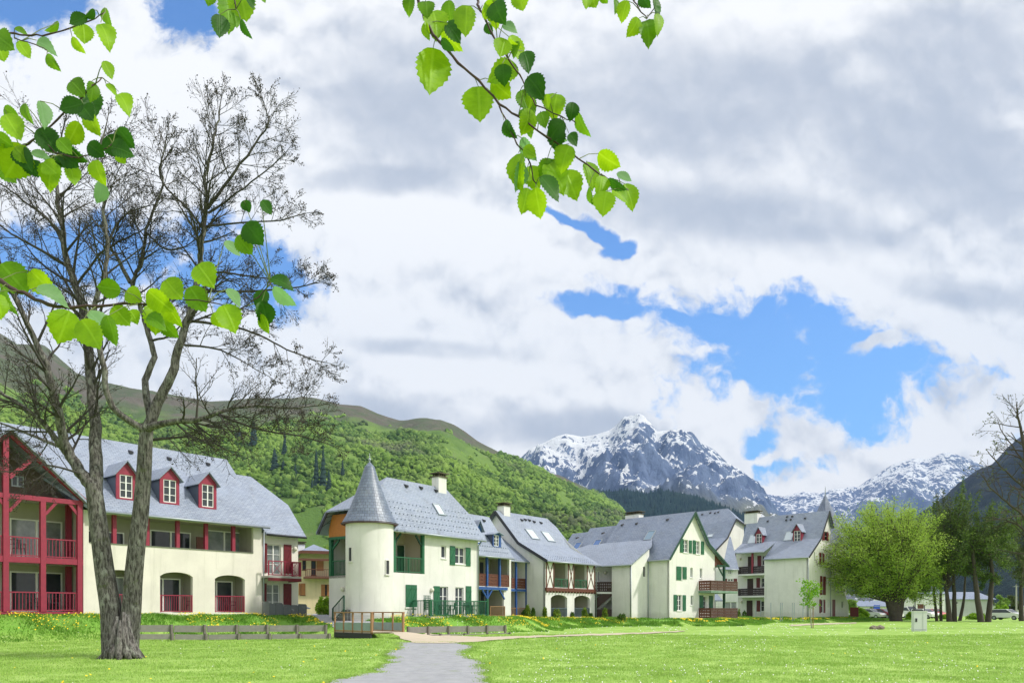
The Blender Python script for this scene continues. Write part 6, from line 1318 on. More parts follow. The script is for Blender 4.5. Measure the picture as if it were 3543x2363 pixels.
# ------------------------------------------------------------------ willow
WL = leafmat('willow leaves', (.34, .50, .07), (.46, .61, .12), (.22, .36, .05), .55, .5)
def blobs_tree(name, label, cat, px, pyb, crowns, trunkr, mleaf, mbark, nleaf, lsize, seed, stems=None, group=None, gap=.0, Y=None, twigs=True, up=.0, drift=.0):
    """crowns: (px, py, rx, ry) ellipses on the photograph; leaves fill their volumes along many limbs"""
    rr = np.random.default_rng(seed); b = P0(px, pyb) if Y is None else PX(px, HY, Y); b.z = gz(b.x, b.y) if Y is None or True else b.z; Y = b.y; s = Y/FPX
    T = Tree(seed); t = thing(name, label, cat, (b.x, b.y, b.z-.05), group); T.mb = MB(); pts = []
    stems = stems or [[(px, pyb), (px, pyb-80)]]
    fork = []
    for st in stems:
        P_ = [PX(x, y, Y+(dy if True else 0)) for x, y, dy in [(*q, 0)[:3] if len(q) == 2 else q for q in st]]; P_[0].z = b.z-.1; sm, rad = T.follow(P_, trunkr*(1 if st is stems[0] else .75), trunkr*.45, 10, wob=trunkr*.06); fork.append((sm, rad))
    T.mb.build('trunk', mbark, t, True); T.mb = MB(); tot = sum(c[2]*c[3] for c in crowns)
    for ci, c in enumerate(crowns):
        cx, cy, rx, ry = c[:4]; dy = c[4] if len(c) > 4 else rr.uniform(-.5, .5)*rx*s; cen = PX(cx, cy, Y); cen.y += dy; k = int(nleaf*c[2]*c[3]/tot)
        sm, rad = fork[ci % len(fork)]; src = sm[-1] if ci < len(fork)*2 else sm[len(sm)*2//3]; nb = max(3, int(k/260)); ax = np.array([rx*s, rx*s*.9, ry*s])
        for j in range(nb):
            d = rr.normal(size=3); d /= np.linalg.norm(d); e = np.array(cen)+d*ax*rr.uniform(.55, 1.0); mid = np.array(src)*.5+e*.5+rr.normal(size=3)*ax*.12+np.array([0, 0, .1*ax[2]])
            a, m_, e_ = Vector(src), Vector(mid), Vector(e); path = [(a*(1-u)**2+m_*2*u*(1-u)+e_*u*u) for u in np.linspace(0, 1, 7)]; T.mb.tube(path, list(np.linspace(trunkr*.15, .01, 7)), 5, cap=False)
            q = int(k/nb); u = rr.beta(2.6, 1.15, q); A_ = np.array(a); M_ = np.array(m_); E_ = np.array(e_); base_ = A_[None]*((1-u)**2)[:, None]+M_[None]*(2*u*(1-u))[:, None]+E_[None]*(u*u)[:, None]
            nsp = max(4, q//14); so = rr.normal(size=(nsp, 3))*ax*.13; idx = rr.integers(0, nsp, q); t_ = rr.random(q); p = base_+so[idx]*t_[:, None]+rr.normal(size=(q, 3))*ax*.045; p[:, 2] += drift*t_*ax[2]
            pts.append(p)
            if twigs:
                for z in range(min(nsp, 6)): bb = Vector(base_[z % q]); T.mb.tube([bb, bb+Vector(so[z])], [.025, .01], 3, cap=False)
    T.mb.build('branches', mbark, t); P_ = np.concatenate(pts); P_ = P_[P_[:, 2] > b.z+.9]; dm = np.full(len(P_), 9.0)
    for c in crowns: cc = PX(c[0], c[1], Y); dm = np.minimum(dm, np.hypot((P_[:, 0]-cc.x)/(c[2]*s), (P_[:, 2]-cc.z)/(c[3]*s)))
    P_ = P_[dm < 1.0+.12*rr.random(len(P_))]
    leaf_cloud('crown', P_, lsize, mleaf, t, .5, rr, up); return t
wc = [(3060, 1800, 190, 90), (2980, 1930, 190, 130), (3160, 1900, 160, 150), (2935, 2010, 90, 70), (3060, 1960, 190, 110), (3230, 2000, 85, 110), (3000, 1810, 110, 80, -2), (3170, 1800, 90, 60), (3080, 1870, 150, 120, -3), (2950, 1880, 110, 110, -2), (3160, 2030, 100, 70), (3080, 1745, 95, 38), (2900, 1960, 45, 80), (3262, 1930, 42, 70), (3010, 2040, 90, 40)]
blobs_tree('willow_tree', 'broad yellow green willow with a thick dark pollard trunk beside the dormer house', 'tree', 3100, 2148, wc, .75, WL, BARKD, 150000, .20, 5,
           stems=[[(3100, 2148), (3098, 2100), (3090, 2075)], [(3100, 2120), (3075, 2075), (3035, 2035)], [(3100, 2120), (3120, 2060), (3150, 2010)], [(3095, 2110), (3092, 2040), (3090, 1960)]], up=.5)
# ------------------------------------------------------------------ alders at the right
AL = leafmat('alder leaves', (.10, .17, .035), (.17, .26, .05), (.05, .08, .025), .8, .3); AL2 = leafmat('alder leaves sparse', (.09, .12, .045), (.14, .18, .06), (.04, .055, .025), .8, .3)
ag = 'alders in the clump right of the willow'
alders = [
    ('slender alder at the left edge of the alder clump', 3242, 2143, 92, [(3236, 1890, 40, 120), (3240, 1780, 30, 80), (3230, 2010, 40, 60)], .22, AL, 5500, [[(3242, 2143), (3232, 2060), (3226, 1980)]]),
    ('thin alder second from the left in the clump', 3256, 2143, 95, [(3262, 1850, 40, 130), (3258, 1740, 26, 70)], .22, AL2, 3500, [[(3256, 2143), (3254, 2040), (3262, 1900)]]),
    ('tall dark alder with the thickest leaning trunk, left of the twin trunks', 3285, 2143, 88, [(3330, 1820, 75, 100), (3340, 1740, 45, 75), (3310, 1900, 60, 80), (3330, 1690, 28, 45)], .38, AL, 9500, [[(3285, 2143), (3280, 2080), (3270, 2010)]]),
    ('straight dark alder in the middle of the alder clump', 3302, 2143, 89, [(3345, 1960, 70, 70), (3310, 1850, 50, 110), (3320, 1760, 40, 60)], .34, AL2, 6000, [[(3302, 2143), (3302, 2050), (3298, 1960)]]),
    ('bending alder standing behind the middle of the clump', 3320, 2143, 96, [(3350, 1900, 60, 90), (3370, 1820, 55, 70)], .26, AL2, 5000, [[(3320, 2143), (3335, 2080), (3340, 1990)]]),
    ('left one of the twin trunk alders', 3395, 2140, 87, [(3400, 1890, 85, 90), (3420, 1800, 60, 80), (3370, 1970, 60, 50)], .42, AL, 9000, [[(3395, 2140), (3382, 2070), (3372, 1990), (3365, 1900)]]),
    ('right one of the twin trunk alders', 3418, 2140, 88, [(3450, 1930, 75, 80), (3470, 1830, 60, 90), (3425, 2000, 50, 40)], .40, AL, 8500, [[(3418, 2140), (3428, 2070), (3432, 1980), (3425, 1900)]]),
    ('alder crown at the right edge of the photo', 3535, 2135, 93, [(3520, 1960, 70, 80), (3530, 1860, 55, 90), (3560, 1780, 60, 90)], .36, AL2, 7000, [[(3535, 2135), (3532, 2060), (3538, 1960)]])]
for i, (lab, px, py, Y, cr_, tr_, lm, nl, st) in enumerate(alders):
    cr_ = [(q[0], q[1], q[2]*1.35, q[3]*1.05) for q in cr_]; blobs_tree('alder_tree', lab, 'tree', px, py, cr_, tr_*.9, lm, BARKD, int(nl*1.5), .21, 40+i, st, ag, Y=Y)
# bare branches of a nearer tree reaching in at the right edge
T3 = Tree(77); RB_ = PX(3600, 2150, 60); RB_.z = gz(RB_.x, RB_.y); BRT = thing('budding_tree', 'tall dark budding tree whose branches reach in at the right edge', 'tree', (RB_.x, RB_.y, RB_.z))
k3 = dict(up=.05, spread=.9, kids=(4, 4, 3), rmin=.012, curv=.16)
def l3(p, r0, r1, n, L, **k):
    sm, rad = T3.follow([PX(x, y, 60+d) for x, y, d in p], r0, r1, 7, wob=.03); q = dict(k3); q.update(k); T3.shoots(sm, rad, n, .6, 1.2, L, 2, .15, **q)
l3([(3600, 2150, 0), (3590, 2000, 0), (3575, 1850, 0), (3560, 1700, 0), (3545, 1560, 0), (3525, 1450, 0), (3515, 1390, 0)], .42, .03, 34, 3.2)
l3([(3575, 1850, 0), (3540, 1780, -.5), (3480, 1735, -1), (3430, 1690, -1.5), (3395, 1640, -2)], .14, .03, 14, 2.6)
l3([(3585, 1950, 0), (3550, 1830, .5), (3490, 1800, 1), (3430, 1790, 1)], .12, .03, 12, 2.2, up=0)
l3([(3560, 1700, 0), (3500, 1650, -.5), (3450, 1600, -1), (3415, 1560, -1)], .1, .03, 12, 2.2)
l3([(3545, 1600, 0), (3500, 1540, .5), (3460, 1480, 1), (3450, 1450, 1)], .07, .02, 9, 1.8)
T3.mb.build('branches', BARKD, BRT); tp_ = np.array([tuple(t) for t in T3.tips]); leaf_cloud('young_leaves', tp_[RNG.random(len(tp_)) < .6], .16, AL2, BRT, .6)
# ------------------------------------------------------------------ young tree with stake
SAP = leafmat('maple leaves', (.20, .42, .02), (.28, .52, .03), (.12, .30, .02), 2, .5); b = P0(2808, 2172); YT = thing('young_tree', 'thin young tree with bright green leaves on the lawn before the dormer house', 'tree', tuple(b)); s_ = b.y/FPX; T4 = Tree(5)
sm, rad = T4.follow([Vector((b.x, b.y, b.z-.1)), PX(2802, 2100, b.y), PX(2800, 2050, b.y), PX(2797, 2012, b.y)], .05, .02, 7); lp = []
for cx, cy in [Z6(x, y) for x, y in ((1090, 1040), (1140, 1050), (1205, 1060), (1225, 1095), (1100, 1090), (1150, 1100), (1180, 1130), (1120, 1150), (1200, 1150), (1100, 1210), (1140, 1190), (1110, 1255), (1190, 1250), (1150, 1235), (1215, 1120), (1085, 1130 ), (1160, 1160))]:
    e = PX(cx, cy, b.y+RNG.uniform(-.5, .5)); T4.mb.tube([sm[-int(RNG.integers(2, 9))], e], [.018, .006], 4); lp.append(np.array(e)[None]+RNG.normal(scale=.17, size=(42, 3)))
T4.mb.build('trunk', mat('sapling bark', (.30, .28, .22), .9), YT); leaf_cloud('crown', np.concatenate(lp), .17, SAP, YT, .75)
mb = MB(); mb.tube([(b.x+.12, b.y, b.z-.1), (b.x+.12, b.y, b.z+1.9)], .035, 6); mb.build('stake', TAN, YT)
# ------------------------------------------------------------------ shrubs
SH = leafmat('shrub leaves', (.16, .26, .025), (.26, .36, .04), (.08, .15, .02), 2.5, .3); SHD = leafmat('shrub dark leaves', (.07, .15, .02), (.12, .22, .03), (.04, .09, .015), 2.5, .25); BSH = leafmat('bush bright leaves', (.22, .38, .02), (.30, .48, .03), (.12, .26, .02), 2, .35)
def shrub(label, px, pyt, pyb, wpx, Y, m, n=900, ls=.09, group=None, name='shrub', cone=.5):
    c = PX(px, HY, Y); z0 = min(gz(c.x, c.y), zy(pyb, Y)+.1); z1 = zy(pyt, Y); w_ = wpx/2/FPX*Y; t = thing(name, label, 'shrub', (c.x, c.y, z0), group); rr = np.random.default_rng(int(px)); h = z1-z0
    th = rr.random(n)**.8; rad_ = w_*(1-cone*th)*np.sqrt(np.clip(1-(2*th-.9)**2*.55, .1, 1))*(.45+.55*rr.random(n)**.4); a = rr.uniform(0, 6.283, n); lump = 1+.22*np.sin(a*3+th*7+px); 
    leaf_cloud('foliage', np.stack([c.x+rad_*np.cos(a)*lump, c.y+rad_*np.sin(a)*lump, z0+h*th*(.9+.12*np.sin(a*2+px))], 1), ls, m, t, .6, rr, .5); mb = MB()
    for i in range(7): aa = i*.9; mb.tube([(c.x, c.y, z0-.05), (c.x+w_*.5*math.cos(aa), c.y+w_*.5*math.sin(aa), z0+h*.7)], [.02, .008], 4)
    mb.build('stem', BARKD, t); return t
sg = 'small shrubs along the foot of the half timbered house'
for x, yt, yb, w_, Y, m, lab in ((905, 1310, 1385, 90, 66, SHD, 'wide dark shrub in front of the narrow blue post house'), (935, 1265, 1388, 70, 65.5, SH, 'tall conical shrub beside the wide dark one'), (992, 1292, 1392, 52, 65, SHD, 'narrow upright shrub on the blank wall of the half timbered house'),
        (1108, 1285, 1368, 45, 66, SH, 'small pointed shrub at the corner of the half timbered house'), (1222, 1300, 1392, 115, 67, SH, 'rounded shrub in front of the left arch'), (1380, 1335, 1378, 45, 69, SHD, 'low shrub between the two arches'),
        (1500, 1290, 1390, 75, 69, SH, 'pointed yellow green shrub in front of the right arch'), (1560, 1345, 1392, 55, 70, SHD, 'low dark shrub at the right corner of the half timbered house'), (1700, 1290, 1400, 62, 70, SH, 'tall pointed shrub before the stair gallery')):
    px, pyt = Z4(x, yt); pyb = 1650+yb/2.852; shrub(lab, px, pyt, pyb, w_/2.852, Y, m, 1100, .11, sg)
shrub('low shrub at the foot of the stair wing wall', Z5(800, 1350)[0], 1700+1325/3.136, 1700+1392/3.136, 32, 69, SHD, 700, .11, sg, cone=.3)
shrub('small shrub beside the dark ground floor door', Z6(512, 1350)[0], 1650+1318/2.852, 1650+1385/2.852, 19, 91, SHD, 500, .12); shrub('narrow shrub at the end of the lower brown balcony', Z6(458, 1350)[0], 1650+1300/2.852, 1650+1385/2.852, 14, 86, SH, 400, .12)
shrub('round bright green bush beside the yard, left of the tower house', 1120, 2066, 2132, 52, 56, BSH, 3000, .13, name='bush', cone=.25)
shrub('long clipped bright hedge left of the parked cars', z7x(385), Z7(0, 1312)[1], Z7(0, 1372)[1], 62, 101, BSH, 5000, .2, name='hedge', cone=.15)
shrub('round bush by the street lamp in the car park', z7x(693), Z7(0, 1338)[1], Z7(0, 1382)[1], 26, 100, BSH, 1600, .16, name='bush', cone=.2)
shrub('hedge beside the lone white hatchback', z7x(1245), Z7(0, 1298)[1], Z7(0, 1352)[1], 50, 118, BSH, 3600, .22, name='hedge', cone=.15)
shrub('low bush at the foot of the twin trunk alders', z7x(1095), Z7(0, 1345)[1], Z7(0, 1378)[1], 60, 104, BSH, 2200, .2, name='bush', cone=.2)
shrub('low bush between the willow and the first alder trunks', z7x(895), Z7(0, 1350)[1], Z7(0, 1382)[1], 30, 106, BSH, 1200, .18, name='bush', cone=.2)
# trees seen between the red house wing and the tower house
PAL = leafmat('pale spring leaves', (.22, .36, .06), (.32, .46, .10), (.14, .26, .05), .8, .4)
blobs_tree('spring_tree', 'pale green spring tree behind the chalet and the orange gable', 'tree', 1145, 2140, [(1135, 1900, 38, 40), (1150, 1950, 34, 50), (1120, 1945, 28, 34), (1165, 1990, 36, 60)], .25, PAL, BARKD, 6000, .3, 91, [[(1145, 2140), (1146, 2020)]], Y=95)
FIRL = leafmat('conifer leaves', (.03, .09, .05), (.06, .14, .08), (.02, .05, .03), .8, .1)
blobs_tree('dark_conifer', 'dark bluish conifer seen through the open green balcony of the tower house', 'tree', 1172, 2140, [(1172, 1960, 22, 60), (1170, 2000, 26, 50)], .2, FIRL, BARKD, 4000, .22, 92, [[(1172, 2140), (1172, 2000)]], Y=72)
# trees and brush in the far right distance
for i, (x, yt, w_, Y, m, lab) in enumerate(((1170, 1205, 70, 170, AL2, 'grey green round tree behind the twin trunk alders'), (1255, 1180, 90, 185, PAL, 'pale round tree in the distance above the hedge at right'), (1330, 1215, 80, 175, AL2, 'dull green tree in the distance beside the utility pole'),
        (345, 1235, 60, 140, PAL, 'pale tree between the dormer house and the low building'), (930, 1200, 90, 185, AL2, 'grey green tree rising behind the white building'))):
    px, py = Z7(x, yt); blobs_tree('distant_tree', lab, 'tree', px, 2125, [(px, py+40*w_/80, w_/2.6, w_/2.8), (px-w_/5, py+60, w_/3.2, w_/3.2), (px+w_/5, py+62, w_/3.2, w_/3.2)], .3, m, BARKD, 3500, .45, 120+i, [[(px, 2125), (px, 2080)]], 'trees in the distance beyond the car park', Y=Y)
# ================================================================== hills and mountains
def relief(name, ridge, Yb, Yr, zb_, m, amp, nz, seed, rows=110, step=10, power=1.25, rough=0, back=.5, kind='structure'):
    xs_ = np.arange(ridge[0][0], ridge[-1][0]+1, step); py = np.interp(xs_, [r[0] for r in ridge], [r[1] for r in ridge])
    yr_ = np.interp(xs_, [r[0] for r in ridge], [r[2] if len(r) > 2 else Yr for r in ridge]); ss_ = np.concatenate([np.linspace(0, 1, rows), np.linspace(1, 1+back, 14)[1:]])
    V_ = np.zeros((len(ss_), len(xs_), 3))
    for j, s in enumerate(ss_):
        for i, x in enumerate(xs_):
            a = (x-CX)/FPX; Y = Yb+(yr_[i]-Yb)*s; zr_ = EYE+(HY-py[i])/FPX*yr_[i]; q = min(s, 1); z = zb_+(zr_-zb_)*q**power
            if s > 1: z = zr_*(1-(s-1)*1.1)
            P_ = Vector((a*Y, Y, seed*1000.0))/nz; am = amp*(4*q*(1-q))**.7 if s <= 1 else 0
            rg = mnoise.ridged_multi_fractal(P_, 1.0, 2.1, 6, 1.0, 2.0)-1.0; fb = mnoise.fractal(P_*2.7, 1.0, 2.0, 5)
            z += am*(rg*.7+fb*.3); z += rough*fb*(.35 if s > .97 else 1)*min(1, s*6); V_[j, i] = (a*Y, Y, z)
    o = np_mesh(name, V_.reshape(-1, 3), grid_faces(len(ss_), len(xs_)), m, True); o['kind'] = kind; return o, V_, xs_, ss_
def hill_mat():
    M = bpy.data.materials.new('hill ground'); M.use_nodes = True; t = M.node_tree; b = t.nodes['Principled BSDF']; k = NT(t); pos = k.n('ShaderNodeNewGeometry').outputs['Position']; sz = k.n('ShaderNodeSeparateXYZ'); k.put(sz.inputs[0], pos)
    low_ = k.mix(k.ss(k.noise(pos, .006, 6, .6), .4, .6), (.10, .18, .04), (.17, .27, .06)); low_ = k.mix(k.ss(k.noise(pos, .02, 7, .7), .55, .68, 0, .6), low_, (.20, .21, .12))
    hi = k.mix(k.ss(k.noise(pos, .010, 8, .7), .40, .6), (.135, .12, .095), (.10, .125, .065)); hi = k.mix(k.ss(k.noise(pos, .025, 8, .7), .56, .68, 0, .7), hi, (.20, .17, .14)); hi = k.mix(k.ss(k.noise(pos, .03, 8, .7), .60, .7, 0, .6), hi, (.05, .055, .04))
    alt = k.m('ADD', sz.outputs[2], k.m('MULTIPLY', k.m('SUBTRACT', k.noise(pos, .004, 6, .6), .5), 260)); c = k.mix(k.ss(alt, 360, 430), low_, hi)
    k.put(b.inputs['Base Color'], c); b.inputs['Roughness'].default_value = .95; b.inputs['Specular IOR Level'].default_value = .1
    bp = k.n('ShaderNodeBump'); bp.inputs['Strength'].default_value = .9; bp.inputs['Distance'].default_value = 8; k.put(bp.inputs['Height'], k.noise(pos, .03, 8, .7)); k.put(b.inputs['Normal'], bp.outputs[0]); return M
S15 = 1.507
hr = [(-60, 1150), (0, 1153), (60, 790*S15), (150, 850*S15*.93), (250*S15*.7, 1290), (300*S15*.8, 1330), (620, 1370), (480*S15, 922*S15), (600*S15, 916*S15), (720*S15, 913*S15), (780*S15, 928*S15), (830*S15, 932*S15), (870*S15, 950*S15), (920*S15, 967*S15), (960*S15, 963*S15), (1010*S15, 964*S15), (1040*S15, 976*S15), (1062*S15, 990*S15), (1100*S15, 1014*S15), (1150*S15, 1040*S15), (1190*S15, 1056*S15), (1250*S15, 1082*S15), (1300*S15, 1103*S15), (1360*S15, 1130*S15), (1400*S15, 1152*S15), (1425*S15, 1168*S15), (1440*S15, 1200*S15), (1470*S15, 1300*S15), (1520*S15, 1400*S15)]
hr = sorted([(a, b, 1900 if a < 1500 else 1900+(a-1500)*.9) for a, b in hr])
hill, HV, hx, hs = relief('hill', hr, 420, 1900, -8, hill_mat(), 60, 420, 3, 120, 12, 1.12, 5)
# forest: canopy bumps over the lower slopes
def crowns(name, pos, rad, hgt, m, rng):
    bm = bmesh.new(); bmesh.ops.create_icosphere(bm, subdivisions=1, radius=1); bv = np.array([v.co[:] for v in bm.verts]); bf = np.array([[v.index for v in f.verts] for f in bm.faces]); bm.free()
    bm = None; n = len(pos); k = len(bv); j = 1+rng.normal(scale=.34, size=(n, k, 1)); v = bv[None]*j*np.stack([rad, rad, hgt], 1)[:, None]+pos[:, None]; f = bf[None]+(np.arange(n)*k)[:, None, None]; return np_mesh(name, v.reshape(-1, 3), f.reshape(-1, 3), m)
def forest_mat(name, cols, sc=.008):
    M = bpy.data.materials.new(name); M.use_nodes = True; t = M.node_tree; b = t.nodes['Principled BSDF']; k = NT(t); geo_ = k.n('ShaderNodeNewGeometry'); pos = geo_.outputs['Position']; rnd = geo_.outputs['Random Per Island']
    c = k.mix(k.ss(k.noise(pos, sc, 5, .6), .42, .58), cols[0], cols[1]); c = k.mix(k.ss(k.noise(k.vm('ADD', pos, (900, 70, 0)), sc*.8, 5, .6), .52, .66, 0, .8), c, cols[2]); c = k.mix(k.ss(rnd, .5, 1, 0, .65), c, cols[3]); c = k.mix(k.ss(rnd, .12, .0, 0, .8), c, cols[4])
    k.put(b.inputs['Base Color'], c); b.inputs['Roughness'].default_value = .9; b.inputs['Specular IOR Level'].default_value = .1
    bp = k.n('ShaderNodeBump'); bp.inputs['Strength'].default_value = .9; bp.inputs['Distance'].default_value = 2.5; k.put(bp.inputs['Height'], k.noise(pos, .35, 5, .7)); k.put(b.inputs['Normal'], bp.outputs[0]); return M
FM = forest_mat('spring forest', [(.09, .17, .035), (.21, .34, .06), (.16, .165, .11), (.27, .39, .09), (.03, .065, .02)], .0045)
def forest_pos(HV, ss_, n, s0, s1, keep, rng):
    R_, C_, _ = HV.shape; out = []; j = rng.random(n*2)*(C_-2); s = s0+(s1-s0)*rng.random(n*2)**.75; r = np.interp(s, ss_[:120], np.arange(120)); r0, c0 = r.astype(int), j.astype(int); fr, fc = (r-r0)[:, None], (j-c0)[:, None]
    p = HV[r0, c0]*(1-fr)*(1-fc)+HV[r0+1, c0]*fr*(1-fc)+HV[r0, c0+1]*(1-fr)*fc+HV[r0+1, c0+1]*fr*fc; k = np.array([keep(q) for q in p]); return p[k][:n]
def keep1(q):
    lim_ = 375+120*mnoise.fractal(Vector((q[0]*.004, q[1]*.004, 3)), 1, 2, 4)+45*mnoise.noise(Vector((q[0]*.02, q[1]*.02, 1)))
    if q[2] > lim_: return False
    return mnoise.fractal(Vector((q[0]*.007, q[1]*.007, 9)), 1, 2, 4) > -.36
fp = forest_pos(HV, hs, 62000, .05, .98, keep1, RNG); sz_ = RNG.uniform(1.4, 3.0, len(fp))*(.55+fp[:, 1]/1800)+RNG.random(len(fp))**6*2.5; fp[:, 2] += sz_*.5; print('forest', len(fp))
fo = crowns('forest', fp, sz_, sz_*RNG.uniform(.8, 1.35, len(fp)), FM, RNG); fo['kind'] = 'stuff'; fo['label'] = 'light and dark green spring forest covering the hillside'; fo['category'] = 'forest'
# single dark firs standing out on the slope
FIR = mat('fir dark', (.012, .035, .03), .9, (.02, .055, .04), .3)
def on_hill(px, py):
    a = (px-CX)/FPX; b_ = (HY-py)/FPX; i = int(np.clip((px-hx[0])/(hx[1]-hx[0]), 0, len(hx)-2)); col = HV[:120, i]; e = (col[:, 2]-EYE)/col[:, 1]; k = np.argmax(e >= b_); return Vector((a*col[k, 1], col[k, 1], col[k, 2]))
fl = [(878, 1565, 24, 70, 'lone fir on the slope above the red house roof end'), (828, 1520, 12, 30, 'smallest fir, high on the slope left of the others'), (950, 1640, 26, 62, 'broad fir directly above the lower roof of the red house'), (985, 1580, 16, 62, 'slim fir higher up on the slope'), (980, 1635, 16, 26, 'stubby fir next to the broad one'), (1094, 1698, 20, 100, 'left of the two tall firs standing side by side'),
      (1118, 1698, 20, 108, 'right of the two tall firs standing side by side'), (1080, 1700, 11, 38, 'small fir at the left foot of the tall pair'), (1138, 1710, 18, 56, 'fir at the right foot of the tall pair'), (1185, 1665, 12, 44, 'fir just left of the tower roof'), (1022, 1660, 12, 30, 'little fir between the broad one and the tall pair')]
for px, pyb, w_, h_, lab in fl:
    p = on_hill(px, pyb); s_ = p.y/FPX*1.15; H_ = h_*s_*1.2; W__ = w_*s_*.62; T_ = thing('fir_tree', lab, 'tree', tuple(p), 'dark firs standing out on the green hillside'); mb = MB(); rr = random.Random(px)
    L_ = 9
    for i in range(L_):
        z0 = p.z+H_*(.06+.9*i/L_); z1 = z0+H_*.2; r0 = W__*(1-(i/L_)**1.3*.9); n = 9; b0 = len(mb.v)
        for kk in range(n): a = 6.283*kk/n+i; q = r0*rr.uniform(.7, 1.15); mb.v.append((p.x+q*math.cos(a), p.y+q*math.sin(a), z0-rr.uniform(0, .04)*H_))
        mb.v.append((p.x, p.y, min(z1, p.z+H_))); 
        for kk in range(n): mb.f.append((b0+kk, b0+(kk+1) % n, b0+n))
    mb.build('crown', FIR, T_); mb = MB(); mb.tube([(p.x, p.y, p.z-3), (p.x, p.y, p.z+H_*.3)], W__*.1, 6); mb.build('trunk', BARKD, T_)
# snow mountain
def snow_mat(name, snow_lo, snow_hi, rock1, rock2, amt, low=(.20, .19, .12), lowz=(0, 1), conz=None, conedge=60):
    M = bpy.data.materials.new(name); M.use_nodes = True; t = M.node_tree; b = t.nodes['Principled BSDF']; k = NT(t); geo_ = k.n('ShaderNodeNewGeometry'); pos = geo_.outputs['Position']; sz = k.n('ShaderNodeSeparateXYZ'); k.put(sz.inputs[0], pos); nz_ = k.n('ShaderNodeSeparateXYZ'); k.put(nz_.inputs[0], geo_.outputs['Normal'])
    z = sz.outputs[2]; st = k.vm('MULTIPLY', pos, (1, 1, .35))
    rock = k.mix(k.ss(k.noise(st, .006, 9, .7), .38, .62), rock1, rock2); rock = k.mix(k.ss(k.noise(st, .02, 8, .7), .52, .66, 0, .6), rock, tuple(x*.55 for x in rock1))
    warp = k.vm('ADD', pos, k.vm('SCALE', k.noise(pos, .003, 4, .6, col=True), 160)); n_a = k.noise(k.vm('MULTIPLY', warp, (1.0, 1.0, .45)), .0075, 10, .72, ntype='RIDGED_MULTIFRACTAL' if False else 'FBM'); 
    f = k.m('ADD', k.ss(z, snow_lo, snow_hi, -.40, .06, 'LINEAR'), k.m('MULTIPLY', k.m('SUBTRACT', n_a, .5), 1.9)); f = k.m('ADD', f, k.m('MULTIPLY', k.m('SUBTRACT', nz_.outputs[2], .62), .9)); fine = k.noise(k.vm('MULTIPLY', warp, (1.0, 1.0, .38)), .030, 7, .65); f = k.m('ADD', f, amt); f = k.m('ADD', f, k.m('MULTIPLY', k.m('SUBTRACT', fine, .5), 2.5))
    f = k.m('SUBTRACT', f, k.ss(k.m('DIVIDE', sz.outputs[0], sz.outputs[1]), .11, .17, 0, .16) if 'central' in name else 0.0)
    lowc = k.mix(k.ss(k.noise(pos, .004, 8, .65), .42, .6), low, tuple(x*.72 for x in low)); lowc = k.mix(k.ss(k.noise(pos, .012, 8, .7), .55, .66, 0, .5), lowc, (.10, .13, .05)); altn = k.m('ADD', z, k.m('MULTIPLY', k.m('SUBTRACT', k.noise(pos, .002, 6, .6), .5), 420))
    c = k.mix(k.ss(altn, lowz[0], lowz[1]), lowc, rock)
    if conz: c = k.mix(k.ss(k.m('ADD', z, k.m('MULTIPLY', k.m('SUBTRACT', k.noise(pos, .004, 8, .7), .5), 420)), conz+conedge, conz-conedge), c, k.mix(k.ss(k.noise(pos, .05, 5, .7), .4, .65), (.010, .028, .035), (.03, .06, .06)))
    c = k.mix(k.ss(f, .0, .07), c, (.88, .90, .93)); k.put(b.inputs['Base Color'], c); b.inputs['Roughness'].default_value = .85; b.inputs['Specular IOR Level'].default_value = .15
    bp = k.n('ShaderNodeBump'); bp.inputs['Strength'].default_value = 1.0; bp.inputs['Distance'].default_value = 60; k.put(bp.inputs['Height'], k.noise(st, .006, 12, .72)); k.put(b.inputs['Normal'], bp.outputs[0]); return M
mr = [(1080, 1100), (1150, 1080), (1190, 1057), (1215, 1032), (1240, 1018), (1280, 1000), (1300, 996), (1335, 1003), (1365, 1000), (1400, 988), (1420, 972), (1433, 957), (1446, 953), (1455, 956), (1466, 951), (1480, 960), (1492, 976), (1510, 990), (1530, 988), (1565, 987), (1590, 1003), (1612, 1022), (1640, 1035), (1668, 1060), (1700, 1083), (1730, 1108), (1755, 1128), (1778, 1155), (1792, 1182), (1815, 1215), (1850, 1300)]
mr = [(a*S15, b*S15) for a, b in mr]
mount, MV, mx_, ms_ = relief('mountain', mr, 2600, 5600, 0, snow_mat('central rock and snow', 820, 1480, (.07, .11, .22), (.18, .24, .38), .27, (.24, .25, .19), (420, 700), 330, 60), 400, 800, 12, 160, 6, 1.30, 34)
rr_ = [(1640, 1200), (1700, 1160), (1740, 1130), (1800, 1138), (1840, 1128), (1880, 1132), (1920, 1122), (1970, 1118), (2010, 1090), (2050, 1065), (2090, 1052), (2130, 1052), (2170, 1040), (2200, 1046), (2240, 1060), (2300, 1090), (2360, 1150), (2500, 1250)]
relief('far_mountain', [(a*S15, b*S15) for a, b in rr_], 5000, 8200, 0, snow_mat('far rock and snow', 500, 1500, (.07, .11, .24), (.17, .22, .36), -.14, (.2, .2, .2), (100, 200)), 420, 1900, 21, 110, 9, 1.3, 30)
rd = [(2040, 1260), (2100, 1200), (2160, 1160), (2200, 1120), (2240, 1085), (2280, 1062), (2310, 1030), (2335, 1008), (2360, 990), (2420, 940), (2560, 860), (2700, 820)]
relief('right_mountain', [(a*S15, b*S15) for a, b in rd], 700, 2600, -8, snow_mat('wooded rock slope', 2500, 3000, (.08, .10, .17), (.12, .14, .21), -1, (.025, .04, .055), (380, 700), 260, 120), 120, 600, 33, 90, 12, 1.2, 10)
